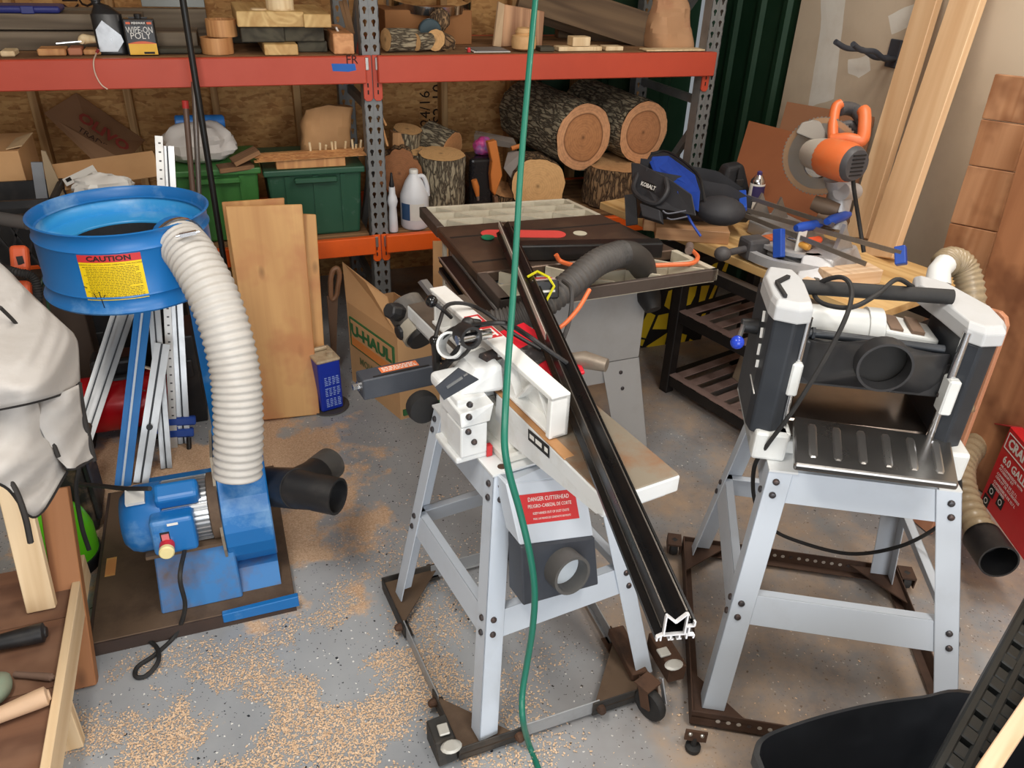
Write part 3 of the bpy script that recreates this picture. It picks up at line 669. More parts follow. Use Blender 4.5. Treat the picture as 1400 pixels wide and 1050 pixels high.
# danger sticker on the chute face
fn = (mid[1]-mid[0]).cross(up[0]-mid[0]).normalized(); fn = fn if fn.y < 0 else -fn
def chp(u, v, off=0.0012): return (mid[0].lerp(mid[1], u)).lerp(up[0].lerp(up[1], u), v)+fn*off
st = jb('danger_sticker', MB().add([chp(0.12, 0.32), chp(0.84, 0.32), chp(0.84, 0.80), chp(0.12, 0.80)], [(0, 1, 2, 3)]), red_lbl, ch, label='red and white danger sticker')
ux = (chp(0.86, 0.5)-chp(0.10, 0.5)).normalized(); W_ = (chp(0.86, 0.5)-chp(0.10, 0.5)).length; uy = fn.cross(ux)
HS = (chp(0.1, 0.78)-chp(0.1, 0.16)).length
for i, (s_, sz, v) in enumerate((('DANGER CUTTERHEAD', 0.0145, 0.80), ('PELIGRO\u2013CABEZAL DE CORTE', 0.012, 0.57), ('KEEP HANDS OUT OF DUST CHUTE', 0.0085, 0.33), ('MAN. LAS MANOS DE CONDUCTO DE POLVO', 0.0068, 0.15))):
    o = chp(0.48, 0.32+0.48*v, 0.002); M = Matrix((ux, uy, fn)).transposed().to_4x4(); M.translation = o; text(ch, s_, JM @ M, sz, white_lbl, squash=0.80)
# machine base casting
cast2 = plain('casting_cream_grey', (222, 220, 212), 0.42, 0.0, wear=(170, 156, 130), amt=0.45, scale=8, thr=0.58)
jb('bed_casting', MB().hexa([(-0.115, -0.07, 0.768), (0.10, -0.07, 0.768), (0.10, 0.235, 0.768), (-0.115, 0.235, 0.768), (-0.092, -0.03, 0.87), (0.085, -0.03, 0.87), (0.085, 0.22, 0.87), (-0.092, 0.22, 0.87)]).hexa([(-0.128, -0.085, 0.768), (0.115, -0.085, 0.768), (0.115, 0.24, 0.768), (-0.128, 0.24, 0.768), (-0.128, -0.085, 0.795), (0.115, -0.085, 0.795), (0.115, 0.24, 0.795), (-0.128, 0.24, 0.795)]), cast2, bevel=0.006)
rusty_table = plain('rusty_table_top', (150, 140, 124), 0.45, 0.5, wear=(150, 98, 56), amt=0.85, scale=7, thr=0.5)
dark_table = plain('dusty_table_top', (118, 108, 98), 0.5, 0.5, wear=(84, 74, 66), amt=0.6, scale=9)
def table(name, y0, y1, xl, topm):
    o = jb(name, MB().b2((xl, y0, 0.872), (0.095, y1, 0.914)).b2((xl+0.012, y0+0.02, 0.85), (0.083, y1-0.03, 0.874)), cast_white, bevel=0.004, seg=2)
    jb('table_surface', MB().b2((xl+0.002, y0+0.002, 0.914), (0.093, y1-0.002, 0.918)), topm, o, bevel=0.002); return o
it = table('infeed_table', -0.457, 0.02, -0.10, rusty_table)
ot = table('outfeed_table', 0.075, 0.60, -0.10, dark_table)
jb('wedge', MB().hexa([(-0.0995, -0.43, 0.862), (0.09, -0.43, 0.862), (0.09, 0.02, 0.84), (-0.0995, 0.02, 0.80), (-0.0995, -0.45, 0.876), (0.09, -0.45, 0.876), (0.09, 0.02, 0.876), (-0.0995, 0.02, 0.876)]), cast_white, it)
jb('ledge', MB().b2((-0.1, -0.30, 0.9135), (-0.072, 0.10, 0.9185)), plain('rusty_ledge', (186, 138, 92), 0.6, 0.2, wear=(150, 96, 54), amt=0.7), it, bevel=0.002)
npl = [lp(JM, 722, 586, x=-0.1015), lp(JM, 751, 610, x=-0.1015), lp(JM, 751, 627, x=-0.1015), lp(JM, 722, 601, x=-0.1015)]
b_ = jb('badge', MB().add(npl, [(0, 1, 2, 3)]), ink_black, it)
for u0, u1 in ((0.08, 0.30), (0.36, 0.66), (0.78, 0.94)):
    q = [npl[0].lerp(npl[1], u).lerp(npl[3].lerp(npl[2], u), v)+Vector((-0.0006, 0, 0)) for u, v in ((u0, 0.3), (u1, 0.3), (u1, 0.7), (u0, 0.7))]
    jb('badge_mark', MB().add(q, [(0, 1, 2, 3)]), white_lbl, b_)
jb('cutterhead', MB().cyl((-0.08, 0.047, 0.895), (0.085, 0.047, 0.895), 0.024, 18), bolt_m)
# fence with ribbed back
F0, F1 = -0.225, 0.44
fx = -0.052
fo = jb('fence', MB().b2((fx-0.004, F0, 0.92), (fx+0.008, F1, 1.03)).b2((fx-0.042, F0, 1.018), (fx+0.008, F1, 1.032)).b2((fx-0.036, F0, 0.92), (fx, F1, 0.93)).b2((fx-0.042, F0, 0.92), (fx+0.008, F0+0.018, 1.03)).b2((fx-0.03, F1-0.012, 0.92), (fx+0.008, F1, 1.03)), plain('fence_white_paint', (236, 236, 233), 0.32, 0.0, wear=(196, 190, 178), amt=0.35, scale=8, thr=0.62), bevel=0.003, seg=2)
n = 0
for k, y in enumerate((-0.205, -0.125, -0.045, 0.035)):
    y2 = y+0.08
    a, b = ((y, 0.928), (y2, 1.02)) if k % 2 == 0 else ((y, 1.02), (y2, 0.928))
    jb('fence_rib', MB().bar((fx-0.016, a[0], a[1]), (fx-0.016, b[0], b[1]), 0.026, 0.006, (1, 0, 0)) if False else MB().bar((fx-0.014, a[0], a[1]), (fx-0.014, b[0], b[1]), 0.007, 0.026, (1, 0, 0)), MATS['fence_white_paint'], fo, bevel=0.001)
for y in (0.24, 0.32, 0.39): jb('fence_rib', MB().b2((fx-0.03, y-0.004, 0.93), (fx, y+0.004, 1.02)), MATS['fence_white_paint'], fo, bevel=0.001)
jb('fence_decal', MB().b2((fx-0.038, 0.085, 1.0321), (fx+0.004, 0.225, 1.0328)), red_lbl, fo, label='red strip with white lettering')
M = JM @ Matrix.Translation((fx-0.017, 0.115, 1.0332)) @ Matrix.Rotation(-pi/2, 4, 'Z'); text(fo, 'JET', M, 0.030, white_lbl, bold=0.0015, squash=1.1)
jb('decal_panel', MB().b2((fx-0.030, 0.185, 1.0329), (fx-0.004, 0.215, 1.0334)), white_lbl, fo)
# fence carriage and pedestal
jb('pedestal', MB().b2((-0.232, -0.03, 0.768), (-0.135, 0.10, 0.785)).b2((-0.215, 0.0, 0.78), (-0.135, 0.105, 0.93)).b2((-0.222, -0.035, 0.785), (-0.15, 0.05, 0.875)), cast_white, bevel=0.005, seg=2)
mb = Bolts()
for px, py in ((642, 553), (641, 570), (640, 590), (648, 604)): bolt_mb(mb, lp(JM, px, py, y=-0.036), (0, -1, 0), 0.008, 0.008)
mb.put(bolt_m, jt)
jb('red_bracket', MB().b2((-0.15, -0.035, 0.77), (-0.135, -0.02, 0.80)), red_lbl)
sad = lp(JM, 640, 480, x=-0.15)
car = jb('fence_carriage', MB().hexa([(-0.20, 0.02, 0.925), (-0.085, 0.0, 0.925), (-0.085, 0.12, 0.925), (-0.20, 0.12, 0.925), (-0.15, 0.03, 0.985), (-0.085, 0.01, 0.995), (-0.085, 0.12, 1.0), (-0.15, 0.12, 0.985)]).b2((-0.24, 0.05, 0.93), (-0.08, 0.11, 0.965)), cast_white, bevel=0.012, seg=3)
kx = lp(JM, 663, 487, x=-0.105); jb('lock_bolt', MB().cyl(kx+Vector((0.04, 0, 0)), kx+Vector((-0.012, -0.012, 0.0)), 0.016, 16), bolt_m, car, smooth=True)
rp = lp(JM, 640, 462, x=-0.16); jb('slide_ring', MB().pipe(rp+Vector((0.0, 0.03, 0)), rp+Vector((-0.0, -0.02, 0.008)), 0.028, 0.021, 20), black_plastic, car, smooth=True)
jb('slide_shaft', MB().cyl(rp+Vector((0.06, 0.0, 0)), rp+Vector((-0.03, 0.0, 0)), 0.012, 16), chrome, car, smooth=True)
kn = lp(JM, 640, 441, x=-0.14); jb('lock_knob', MB().sphere(kn, 0.017, 14, 0.8).cyl(kn, kn+Vector((0.03, 0, -0.01)), 0.012), black_plastic, car, smooth=True)
# slotted black bracket plate on the pedestal
bp = [lp(JM, *q, y=-0.045) for q in ((655, 519), (628, 504), (596, 531), (607, 547))]
br = jb('bracket_plate', MB().add([p for p in bp]+[p+Vector((0, 0.006, 0.0)) for p in bp], [(0, 1, 2, 3), (7, 6, 5, 4), (0, 4, 5, 1), (1, 5, 6, 2), (2, 6, 7, 3), (3, 7, 4, 0)]), charcoal)
jb('bracket_slot', MB().bar(lp(JM, 611, 530, y=-0.047), lp(JM, 632, 516, y=-0.047), 0.003, 0.006), alu, br)
jb('bracket_slot', MB().bar(lp(JM, 634, 514, y=-0.047), lp(JM, 639, 511, y=-0.047), 0.003, 0.003), alu, br)
jb('pedestal_cap', MB().hexa([(-0.222, -0.038, 0.877), (-0.145, -0.038, 0.877), (-0.145, 0.09, 0.877), (-0.222, 0.09, 0.877), (-0.222, -0.03, 0.91), (-0.135, -0.038, 0.925), (-0.135, 0.09, 0.935), (-0.222, 0.09, 0.92)]), cast_white, bevel=0.002)
rq = lp(JM, 617, 473, x=-0.175); jb('saddle_cup', MB().pipe(rq+Vector((0.03, 0.03, -0.02)), rq+Vector((-0.012, -0.015, 0.012)), 0.034, 0.028, 22), cast_white, car, smooth=True)
# long black guard reaching out to the left
g0 = lp(JM, 496, 521, z=0.865); g1 = lp(JM, 483, 505, z=0.865); g2 = lp(JM, 604, 498, z=0.865)
gd = (g2-g0); gw = Vector((-gd.y, gd.x, 0)).normalized()*0.062; dz = Vector((0, 0, -0.062))
G = [g0, g2, g2+gw, g0+gw]
gb = jb('slide_guard', MB().hexa([p+dz for p in G]+G), charcoal, bevel=0.003)
up_ = Vector((0, 0, 0.0012))
gs = [g0.lerp(g2, u)+gw*v+up_ for u, v in ((0.26, 0.30), (0.74, 0.30), (0.74, 0.80), (0.26, 0.80))]
jb('guard_sticker', MB().add(gs, [(0, 1, 2, 3)]), plain('orange_sticker', (226, 120, 70), 0.5), gb, label='orange and white warning sticker')
mb = MB()
for v in (0.42, 0.55, 0.68):
    u = 0.29
    while u < 0.70:
        l_ = 0.02+0.03*rr.random(); q = [g0.lerp(g2, a)+gw*b+up_*1.6 for a, b in ((u, v-0.035), (min(u+l_, 0.72), v-0.035), (min(u+l_, 0.72), v+0.035), (u, v+0.035))]; mb.add(q, [(0, 1, 2, 3)]); u += l_+0.012
jb('fine_print', mb, white_lbl, gb, stuff=True)
jb('guard_slot', MB().bar(g0.lerp(g2, 0.14)+gw*0.14+up_*0.4, g0.lerp(g2, 0.85)+gw*0.14+up_*0.4, 0.006, 0.0016), ink_black, gb)
nb = g0+gw*0.5+dz*0.5; ax = gd.normalized(); jb('guard_nut', MB().cyl(nb, nb-ax*0.02, 0.009, 6).cyl(nb, nb-ax*0.006, 0.014, 16), chrome, gb)
# levers
def lever(name, pts, r, knob=None, kr=0.015):
    o = jb(name, MB().tube(pts, r, 8, sub=5), black_plastic, smooth=True)
    if knob is not None: jb('ball_knob', MB().sphere(knob, kr, 14), plain('gloss_black', (20, 20, 22), 0.12), o, smooth=True)
P = lambda px, py, x: lp(JM, px, py, x=x)
k1 = P(590, 412, -0.17); lever('fence_lever', [k1, P(604, 422, -0.15), P(617, 434, -0.12)], 0.0055, k1, 0.0165)
k2 = P(594, 466, -0.20); lever('tilt_lever', [P(597, 505, -0.17), P(596, 480, -0.19), k2], 0.011, k2, 0.014)
lever('clamp_lever', [P(605, 504, -0.17), P(617, 490, -0.16), P(632, 473, -0.15)], 0.011)
lever('cord', [P(594, 470, -0.20), P(620, 450, -0.17), P(650, 445, -0.13), P(690, 442, -0.08), P(720, 458, 0.0), P(748, 478, 0.04), P(780, 500, 0.09)], 0.0065)
lever('cord', [P(595, 462, -0.20), P(601, 440, -0.17), P(612, 417, -0.12), P(640, 416, -0.06), P(668, 430, 0.0), P(700, 455, 0.05), P(740, 478, 0.10)], 0.0055)
lever('cord', [P(600, 477, -0.19), P(604, 494, -0.17), P(630, 488, -0.16), P(646, 470, -0.14), P(650, 452, -0.13)], 0.005)
# red cutterhead guard
rg = [lp(JM, *q, z=0.929) for q in ((682, 453), (716, 440), (792, 490), (800, 508), (752, 516))]
cgd = jb('cutter_guard', MB().add(rg+[Vector((p.x, p.y, 0.919)) for p in rg], [(0, 1, 2, 3, 4), (9, 8, 7, 6, 5)]+[(i, i+5, (i+1) % 5+5, (i+1) % 5) for i in range(5)]), plain('guard_red', (216, 30, 50), 0.35), bevel=0.003)
gp = [lp(JM, *q, z=0.9305) for q in ((708, 478), (736, 464), (762, 482), (734, 500))]
jb('guard_plate', MB().add(gp, [(0, 1, 2, 3)]), plain('guard_plate_dark', (60, 58, 60), 0.4, 0.3, wear=(190, 190, 186), amt=0.7, scale=30), cgd)
# motor and pulley seen behind the stand, feed wheel beyond the outfeed table
mo = jb('motor', MB().cyl((-0.08, 0.33, 0.62), (0.06, 0.33, 0.62), 0.05, 24), black_plastic, smooth=True)
wl = lp(JM, 578, 556, y=0.28); jb('pulley', MB().lathe([(0.03, -0.02), (0.044, -0.018), (0.047, 0), (0.044, 0.018), (0.03, 0.02)], Matrix.Translation(wl) @ Matrix.Rotation(pi/2, 4, 'X'), 24), black_rubber, mo, smooth=True)
hc = lp(JM, 562, 432, y=0.66)
hdz = lp(JM, 578, 456, y=0.60)-hc; hdz.normalize()
hw = jb('router_motor', MB().tube([hc-hdz*0.055, hc-hdz*0.045, hc+hdz*0.02, hc+hdz*0.05, hc+hdz*0.055], [0.045, 0.062, 0.064, 0.058, 0.05], 24), plain('dusty_tool_grey', (84, 80, 76), 0.6, wear=(146, 134, 120), amt=0.6), smooth=True, label='dusty grey motor with two lobed black grips')
jb('collar', MB().tube([hc+hdz*0.03, hc+hdz*0.075], 0.066, 24), plain('pale_collar', (176, 168, 152), 0.5), hw, smooth=True)
jb('base', MB().tube([hc+hdz*0.07, hc+hdz*0.09], [0.06, 0.056], 24), black_plastic, hw, smooth=True)
for px, py in ((531, 424), (543, 456)):
    q = lp(JM, px, py, y=0.62); dd = (hc+hdz*(0.0 if py < 440 else 0.04)-q); jb('grip', MB().tube([q, q+dd*0.28, q+dd*0.9], [0.024, 0.031, 0.024], 7), black_plastic, hw, bevel=0.004)
lk = [lp(JM, *q, x=-0.10) for q in ((575, 383), (588, 400), (585, 404), (571, 386))]
jb('depth_pointer', MB().add(lk+[p+Vector((0.02, 0, 0)) for p in lk], [(0, 1, 2, 3), (4, 5, 6, 7), (0, 1, 5, 4), (1, 2, 6, 5), (2, 3, 7, 6), (3, 0, 4, 7)]), alu)
cb = lp(JM, 800, 492, z=0.935); jb('dust_elbow', MB().tube([cb+Vector((-0.04, 0.05, -0.02)), cb, cb+Vector((0.035, -0.05, 0.0))], [0.02, 0.024, 0.018], 14), plain('galv_elbow', (150, 138, 124), 0.5, 0.5, wear=(96, 80, 68), amt=0.6), smooth=True)
# ================================================================== its mobile base
def W5(px, py, z=0.05): return Wz(px, py, z)
mbase = thing('mobile_base', 'rusty black rolling base with bolted rails under the jointer legs', 'mobile base', (0.62, 1.55, 0))
flat_grey = plain('flat_bar_grey', (168, 170, 172), 0.5, 0.4, wear=(110, 96, 84), amt=0.4)
BLc, FLc, FRc, BRc = Vector((0.268, 1.90, 0)), Vector((0.372, 1.205, 0)), Vector((1.00, 1.235, 0)), Vector((0.92, 1.93, 0))
BLc = Wz(522, 800, 0.03); FLc = Wz(628, 1035, 0.03); FRc = Wz(882, 950, 0.03); BRc = Wz(760, 735, 0.03)
for v in (BLc, FLc, FRc, BRc): v.z = 0
def angle_rail(name, p, q, n, mat_, hgt=0.05, z0=0.014, par=mbase, world=True, th=0.004, fl=0.03):
    """upright web on the outer side with a foot flange turned inwards along n"""
    p = Vector(p); q = Vector(q); n = Vector(n).normalized(); Z = Vector((0, 0, 1)); mb = MB()
    a, b = p+Z*z0, q+Z*z0; mb.hexa([a, b, b+n*th, a+n*th, a+Z*hgt, b+Z*hgt, b+n*th+Z*hgt, a+n*th+Z*hgt]); mb.hexa([a, b, b+n*fl, a+n*fl, a+Z*th, b+Z*th, b+n*fl+Z*th, a+n*fl+Z*th])
    return build(name, mb, mat_, par, bevel=0.001, world=world)
c4 = [BLc, FLc, FRc, BRc]; cen = sum(c4, Vector())/4
def inn(a, b): m_ = (a+b)/2; n_ = Vector((-(b-a).y, (b-a).x, 0)).normalized(); return n_ if n_.dot(cen-m_) > 0 else -n_
mats_side = {0: black_steel, 1: black_steel, 2: rust, 3: black_steel}
for k in range(4):
    a, b = c4[k], c4[(k+1) % 4]; n_ = inn(a, b)
    angle_rail('rail', a, a.lerp(b, 0.34), n_, mats_side[k]); angle_rail('rail', a.lerp(b, 0.70), b, n_, mats_side[k])
    angle_rail('flat_bar', a.lerp(b, 0.30)+n_*0.006, a.lerp(b, 0.74)+n_*0.006, n_, flat_grey, fl=0.012)
    mb = Bolts()
    for u in (0.30, 0.74): bolt_mb(mb, a.lerp(b, u)+Vector((0, 0, 0.04)), -n_, 0.013, 0.022)
    mb.put(rust, mbase, True)
for k in range(4):
    c = c4[k]; a = c.lerp(c4[k-1], 0.30); b = c.lerp(c4[(k+1) % 4], 0.30)
    build('gusset', MB().prism([(c.x, c.y), (a.x, a.y), (b.x, b.y)], 0.036, 0.041), rusty_plate, mbase)
    build('corner_foot', MB().lathe([(0.018, 0.0), (0.018, 0.014)], Matrix.Translation(c.lerp(cen, 0.08)), 12), black_rubber, mbase)
# foot-pedal lock at the near left corner
pl = Wz(604, 1010, 0.07); d_ = (FLc-BLc).normalized(); s_ = -inn(BLc, FLc)
lkb = build('lock_box', MB().hexa([FLc-d_*0.10+s_*0.0+Vector((0, 0, 0.01)), FLc-d_*0.005+Vector((0, 0, 0.01)), FLc-d_*0.005+s_*0.055+Vector((0, 0, 0.01)), FLc-d_*0.10+s_*0.055+Vector((0, 0, 0.01)), FLc-d_*0.10+Vector((0, 0, 0.085)), FLc-d_*0.03+Vector((0, 0, 0.075)), FLc-d_*0.03+s_*0.055+Vector((0, 0, 0.075)), FLc-d_*0.10+s_*0.055+Vector((0, 0, 0.085))]), black_steel, mbase, bevel=0.003)
pd = Wz(617, 1022, 0.075); build('pedal', MB().lathe([(0.024, 0), (0.026, 0.004), (0.02, 0.009)], Matrix.Translation(pd) @ Matrix.Diagonal((1.1, 0.8, 1, 1)), 14), plain('worn_pale_pedal', (206, 204, 196), 0.5, 0.3), lkb, smooth=True)
pd = Wz(606, 997, 0.086); build('pedal', MB().b2((pd.x-0.014, pd.y-0.018, 0.083), (pd.x+0.014, pd.y+0.016, 0.09)), MATS['worn_pale_pedal'], lkb, bevel=0.002)
# caster with brake lever at the near right corner
ca = Wz(889, 962, 0.05); cdir = Vector((0.35, -0.94, 0)); cs = Vector((0.94, 0.35, 0))
cw = build('caster_wheel', MB().lathe([(0.02, -0.013), (0.046, -0.013), (0.05, -0.006), (0.05, 0.006), (0.046, 0.013), (0.02, 0.013)], Matrix.Translation((ca.x, ca.y, 0.05)) @ axes((0, 0, 0), cs) @ Matrix.Rotation(pi/2, 4, 'Y'), 22), black_rubber, mbase, smooth=True)
fk = MB()
for s in (-1, 1): fk.bar(Vector((ca.x, ca.y, 0.045))+cs*(0.02*s), Vector((ca.x, ca.y, 0.115))+cs*(0.022*s)-cdir*0.02, 0.005, 0.03, cdir)
fk.box((0, 0, 0), (0.056, 0.05, 0.006), Matrix.Translation(Vector((ca.x, ca.y, 0.118))-cdir*0.02) @ axes((0, 0, 0), cs))
fk.bar(Vector((ca.x, ca.y, 0.112))-cdir*0.02, FRc+Vector((0, 0, 0.05)), 0.05, 0.012)
build('caster_fork', fk, rust, cw)
build('brake_lever', MB().bar(Vector((ca.x, ca.y, 0.135))+cdir*0.0+cs*0.03, Vector((ca.x, ca.y, 0.055))+cdir*0.028+cs*0.03, 0.006, 0.016, cdir), alu, cw, bevel=0.002)
lv0 = Wz(905, 905, 0.09); 
st2 = build('lock_arm', MB().bar(FRc.lerp(BRc, 0.06)+Vector((0, 0, 0.06)), FRc.lerp(BRc, 0.30)+Vector((0, 0, 0.075)), 0.05, 0.03), rust, mbase, bevel=0.003)
for px, py in ((918, 890), (908, 893)): pass
q = Wz(921, 910, 0.11); build('pedal', MB().lathe([(0.022, 0), (0.024, 0.004), (0.018, 0.009)], Matrix.Translation(q) @ Matrix.Diagonal((1.2, 0.8, 1, 1)), 14), MATS['worn_pale_pedal'], st2, smooth=True)
q = Wz(909, 891, 0.11); build('pedal', MB().b2((q.x-0.02, q.y-0.014, 0.104), (q.x+0.014, q.y+0.016, 0.112)), MATS['worn_pale_pedal'], st2, bevel=0.002)
build('pedal_box', MB().bar(Wz(926, 922, 0.072), Wz(896, 872, 0.072), 0.055, 0.06), rust, st2, bevel=0.003)
# ================================================================== black slotted extrusion lying across jointer and saw
e0 = Wz(925, 856, 0.985); e1 = Wz(690, 312, 0.918)
ex = thing('aluminium_extrusion', 'long black slotted fence extrusion lying across jointer and table saw', 'extrusion', Matrix.Translation(e0))
EM = axes(e0, e1-e0)
black_anod = plain('black_anodised', (24, 24, 26), 0.3, 0.4, wear=(46, 43, 40), amt=0.3, scale=14)
L = (e1-e0).length
# local y = left seen from the near end, z = up ; hollow T-slot section
sec = [(-0.030, -0.026), (-0.030, -0.018), (-0.022, -0.018), (-0.022, -0.004), (-0.030, -0.004), (-0.030, 0.010), (-0.026, 0.010), (-0.026, 0.004), (-0.016, 0.004), (-0.016, 0.026), (-0.012, 0.028), (0.003, 0.013), (0.018, 0.028), (0.022, 0.026), (0.022, -0.012), (0.032, -0.018), (0.032, -0.026), (0.024, -0.026), (0.024, -0.019), (0.006, -0.019), (0.006, -0.026), (-0.004, -0.026), (-0.004, -0.019), (-0.018, -0.019), (-0.018, -0.026)]
hole_ = [(-0.012, -0.012), (-0.012, 0.018), (0.003, 0.004), (0.017, 0.018), (0.017, -0.012)]
Ms = EM @ Matrix(((0, 0, 1, 0), (1, 0, 0, 0), (0, 1, 0, 0), (0, 0, 0, 1)))
build('profile', MB().prism(sec, 0.002, L, Ms, cap=False), black_anod, ex)
build('inner_wall', MB().prism(hole_, 0.002, L, Ms, cap=False), black_anod, ex)
# bare cut end : the section between outline and hollow
bm = bmesh.new()
def cap_face():
    mb = MB()
    th = 0.0026
    def strip(pts, closed=False):
        P = [Vector((a, b, 0)) for a, b in pts]
        for i in range(len(P)-1): mb.bar(Ms @ (P[i]+Vector((0, 0, -0.001))), Ms @ (P[i+1]+Vector((0, 0, -0.001))), 0.006, th, (Ms.to_3x3() @ Vector((0, 0, 1))).cross(Ms.to_3x3() @ (P[i+1]-P[i])))
    strip([(-0.016, 0.024), (-0.013, 0.026), (0.003, 0.010), (0.019, 0.026), (0.020, 0.022), (0.020, -0.013), (0.030, -0.018), (0.030, -0.025)])
    strip([(0.020, -0.015), (-0.020, -0.015)]); strip([(-0.014, 0.024), (-0.014, -0.015)])
    strip([(-0.014, 0.0), (-0.028, 0.0), (-0.028, 0.009)]); strip([(-0.020, 0.0), (-0.020, -0.018), (-0.030, -0.019), (-0.029, -0.025)])
    for x in (0.008, -0.006, 0.024, -0.018): strip([(x, -0.016), (x, -0.025)])
    strip([(0.012, -0.024), (0.003, -0.024)]); strip([(-0.010, -0.024), (-0.002, -0.024)])
    return mb
build('cut_end', cap_face(), plain('cut_aluminium', (240, 240, 242), 0.35, 0.3), ex, label='bare silver cut end')
for y_, z_ in ((-0.0225, 0.0102), (-0.014, 0.0268), (0.0205, 0.0268), (0.0225, -0.004)): build('edge_highlight', MB().bar(EM @ Vector((0.004, y_, z_)), EM @ Vector((L-0.01, y_, z_)), 0.0022, 0.0016), plain('highlight_grey', (112, 106, 100), 0.35, 0.6), ex)  # lighter grey strips paint highlights along the profile edges
build('silver_edge', MB().b2((L*0.50, 0.0222, 0.006), (L, 0.0245, 0.0265), EM), plain('pale_edge', (226, 218, 206), 0.4, 0.2), ex, label='pale edge strip')
# ================================================================== planer on its stand
PM = frame((1.474, 1.23, 0), -28.5)
pt = thing('planer', 'black and white thickness planer with steel bed on pale legs', 'planer', PM)
def pbd(name, mb, mat_, par=None, **k): return build(name, mb, mat_, par or pt, world=False, **k)
pfoot = {(-1, -1): (-0.335, -0.288), (1, -1): (0.34, -0.30), (-1, 1): (-0.33, 0.39), (1, 1): (0.335, 0.37)}
PZ = 0.745; ptop = {(-1, -1): (-0.262, -0.095), (1, -1): (0.205, -0.10), (-1, 1): (-0.235, 0.33), (1, 1): (0.235, 0.33)}
def pleg(s, z): t = (z-0.05)/(PZ-0.05); f = pfoot[s]; g = ptop[s]; return Vector((f[0]+(g[0]-f[0])*t, f[1]+(g[1]-f[1])*t, z))
for s in pfoot:
    lg = pbd('leg', make_leg(s, MB(), 0.05, PZ, 0.062, 0.05, 0.004, pleg), stand_blue, bevel=0.0015); bl = Bolts()
    for z in (0.715, 0.68, 0.375, 0.335):
        p = pleg(s, z); sx, sy = s
        bolt_mb(bl, p+Vector((-sx*0.026, sy*0.001, 0)), (0, sy, 0.2), 0.009)
        if z < 0.7: bolt_mb(bl, p+Vector((sx*0.001, -sy*0.02, 0)), (sx, 0, 0.12), 0.009)
    bl.put(bolt_m, lg)
for k in range(4): rail(ring[k], ring[(k+1) % 4], 0.315, 0.085, pleg, pbd)
for k in range(4): rail(ring[k], ring[(k+1) % 4], 0.66, 0.083, pleg, pbd, name='apron')
pbd('stand_top', MB().b2((-0.262, -0.10, 0.742), (-0.19, 0.33, 0.748)).b2((0.15, -0.10, 0.742), (0.205, 0.33, 0.748)).b2((-0.19, 0.26, 0.742), (0.15, 0.33, 0.748)), cast_white)
# base casting and beds
pw = plain('planer_warm_white', (226, 228, 226), 0.4, 0.0, wear=(196, 190, 178), amt=0.3)
bk_ = plain('planer_black_housing', (40, 44, 50), 0.42, 0.0, wear=(66, 70, 76), amt=0.3, scale=5)
pbd('planer_base', MB().b2((-0.305, -0.06, 0.748), (-0.22, 0.30, 0.83)).b2((0.13, -0.06, 0.748), (0.215, 0.30, 0.83)).b2((-0.305, -0.02, 0.748), (0.215, 0.28, 0.79)), pw, bevel=0.008, seg=2)
steel_bed = plain('polished_steel_bed', (150, 148, 146), 0.24, 0.9, wear=(110, 104, 100), amt=0.5, scale=5)
B = [lp(PM, *q, z=0.846) for q in ((1086, 634), (1312, 662), (1300, 598), (1085, 568))]
dn = Vector((0, 0, -0.02))
ext = pbd('extension_table', MB().hexa([p+dn for p in B]+B), steel_bed, bevel=0.006, seg=2)
def bed(u, v, o=0.0006): return B[0].lerp(B[1], u).lerp(B[3].lerp(B[2], u), v)+Vector((0, 0, o))
emb = plain('embossed_steel', (186, 184, 182), 0.3, 0.9)
for k in range(6):
    u = 0.12+k*0.155; mb = MB(); du = 0.028
    out = [(u-du, 0.22), (u-du*0.6, 0.16), (u+du*0.6, 0.16), (u+du, 0.22), (u+du, 0.80), (u+du*0.6, 0.86), (u-du*0.6, 0.86), (u-du, 0.80)]
    inn_ = [(u+(a-u)*0.62, 0.51+(b-0.51)*0.93) for a, b in out]; n = 8
    mb.add([bed(a, b, 0.0002) for a, b in out]+[bed(a, b, 0.0022) for a, b in inn_], [(i, (i+1) % n, n+(i+1) % n, n+i) for i in range(n)]+[tuple(range(n, 2*n))])
    pbd('embossed_rib', mb, emb, ext)
pbd('bed', MB().b2((-0.225, 0.0, 0.79), (0.135, 0.30, 0.845)), plain('planer_bed_dark', (128, 116, 108), 0.22, 0.9), bevel=0.004)
# columns
def col(name, pts, z0, z1, mat_, lean=0.0, **k): return pbd(name, MB().prism(pts, z0, z1), mat_, **k)
lc = [(-0.325, 0.0), (-0.318, -0.035), (-0.27, -0.05), (-0.243, -0.035), (-0.243, 0.20), (-0.325, 0.20)]
rc = [(0.128, -0.02), (0.155, -0.038), (0.196, -0.02), (0.207, 0.02), (0.207, 0.22), (0.128, 0.22)]
lcol = col('side_housing', lc, 0.815, 1.135, bk_, bevel=0.006, seg=2)
rcol = col('side_housing', rc, 0.80, 1.115, bk_, bevel=0.006, seg=2)
cap_w = plain('cap_pale_grey', (196, 198, 200), 0.42, 0.0, wear=(180, 178, 172), amt=0.3)
lt = [(-0.330, -0.01), (-0.322, -0.045), (-0.27, -0.06), (-0.236, -0.045), (-0.232, 0.12), (-0.25, 0.19), (-0.31, 0.20), (-0.332, 0.12)]
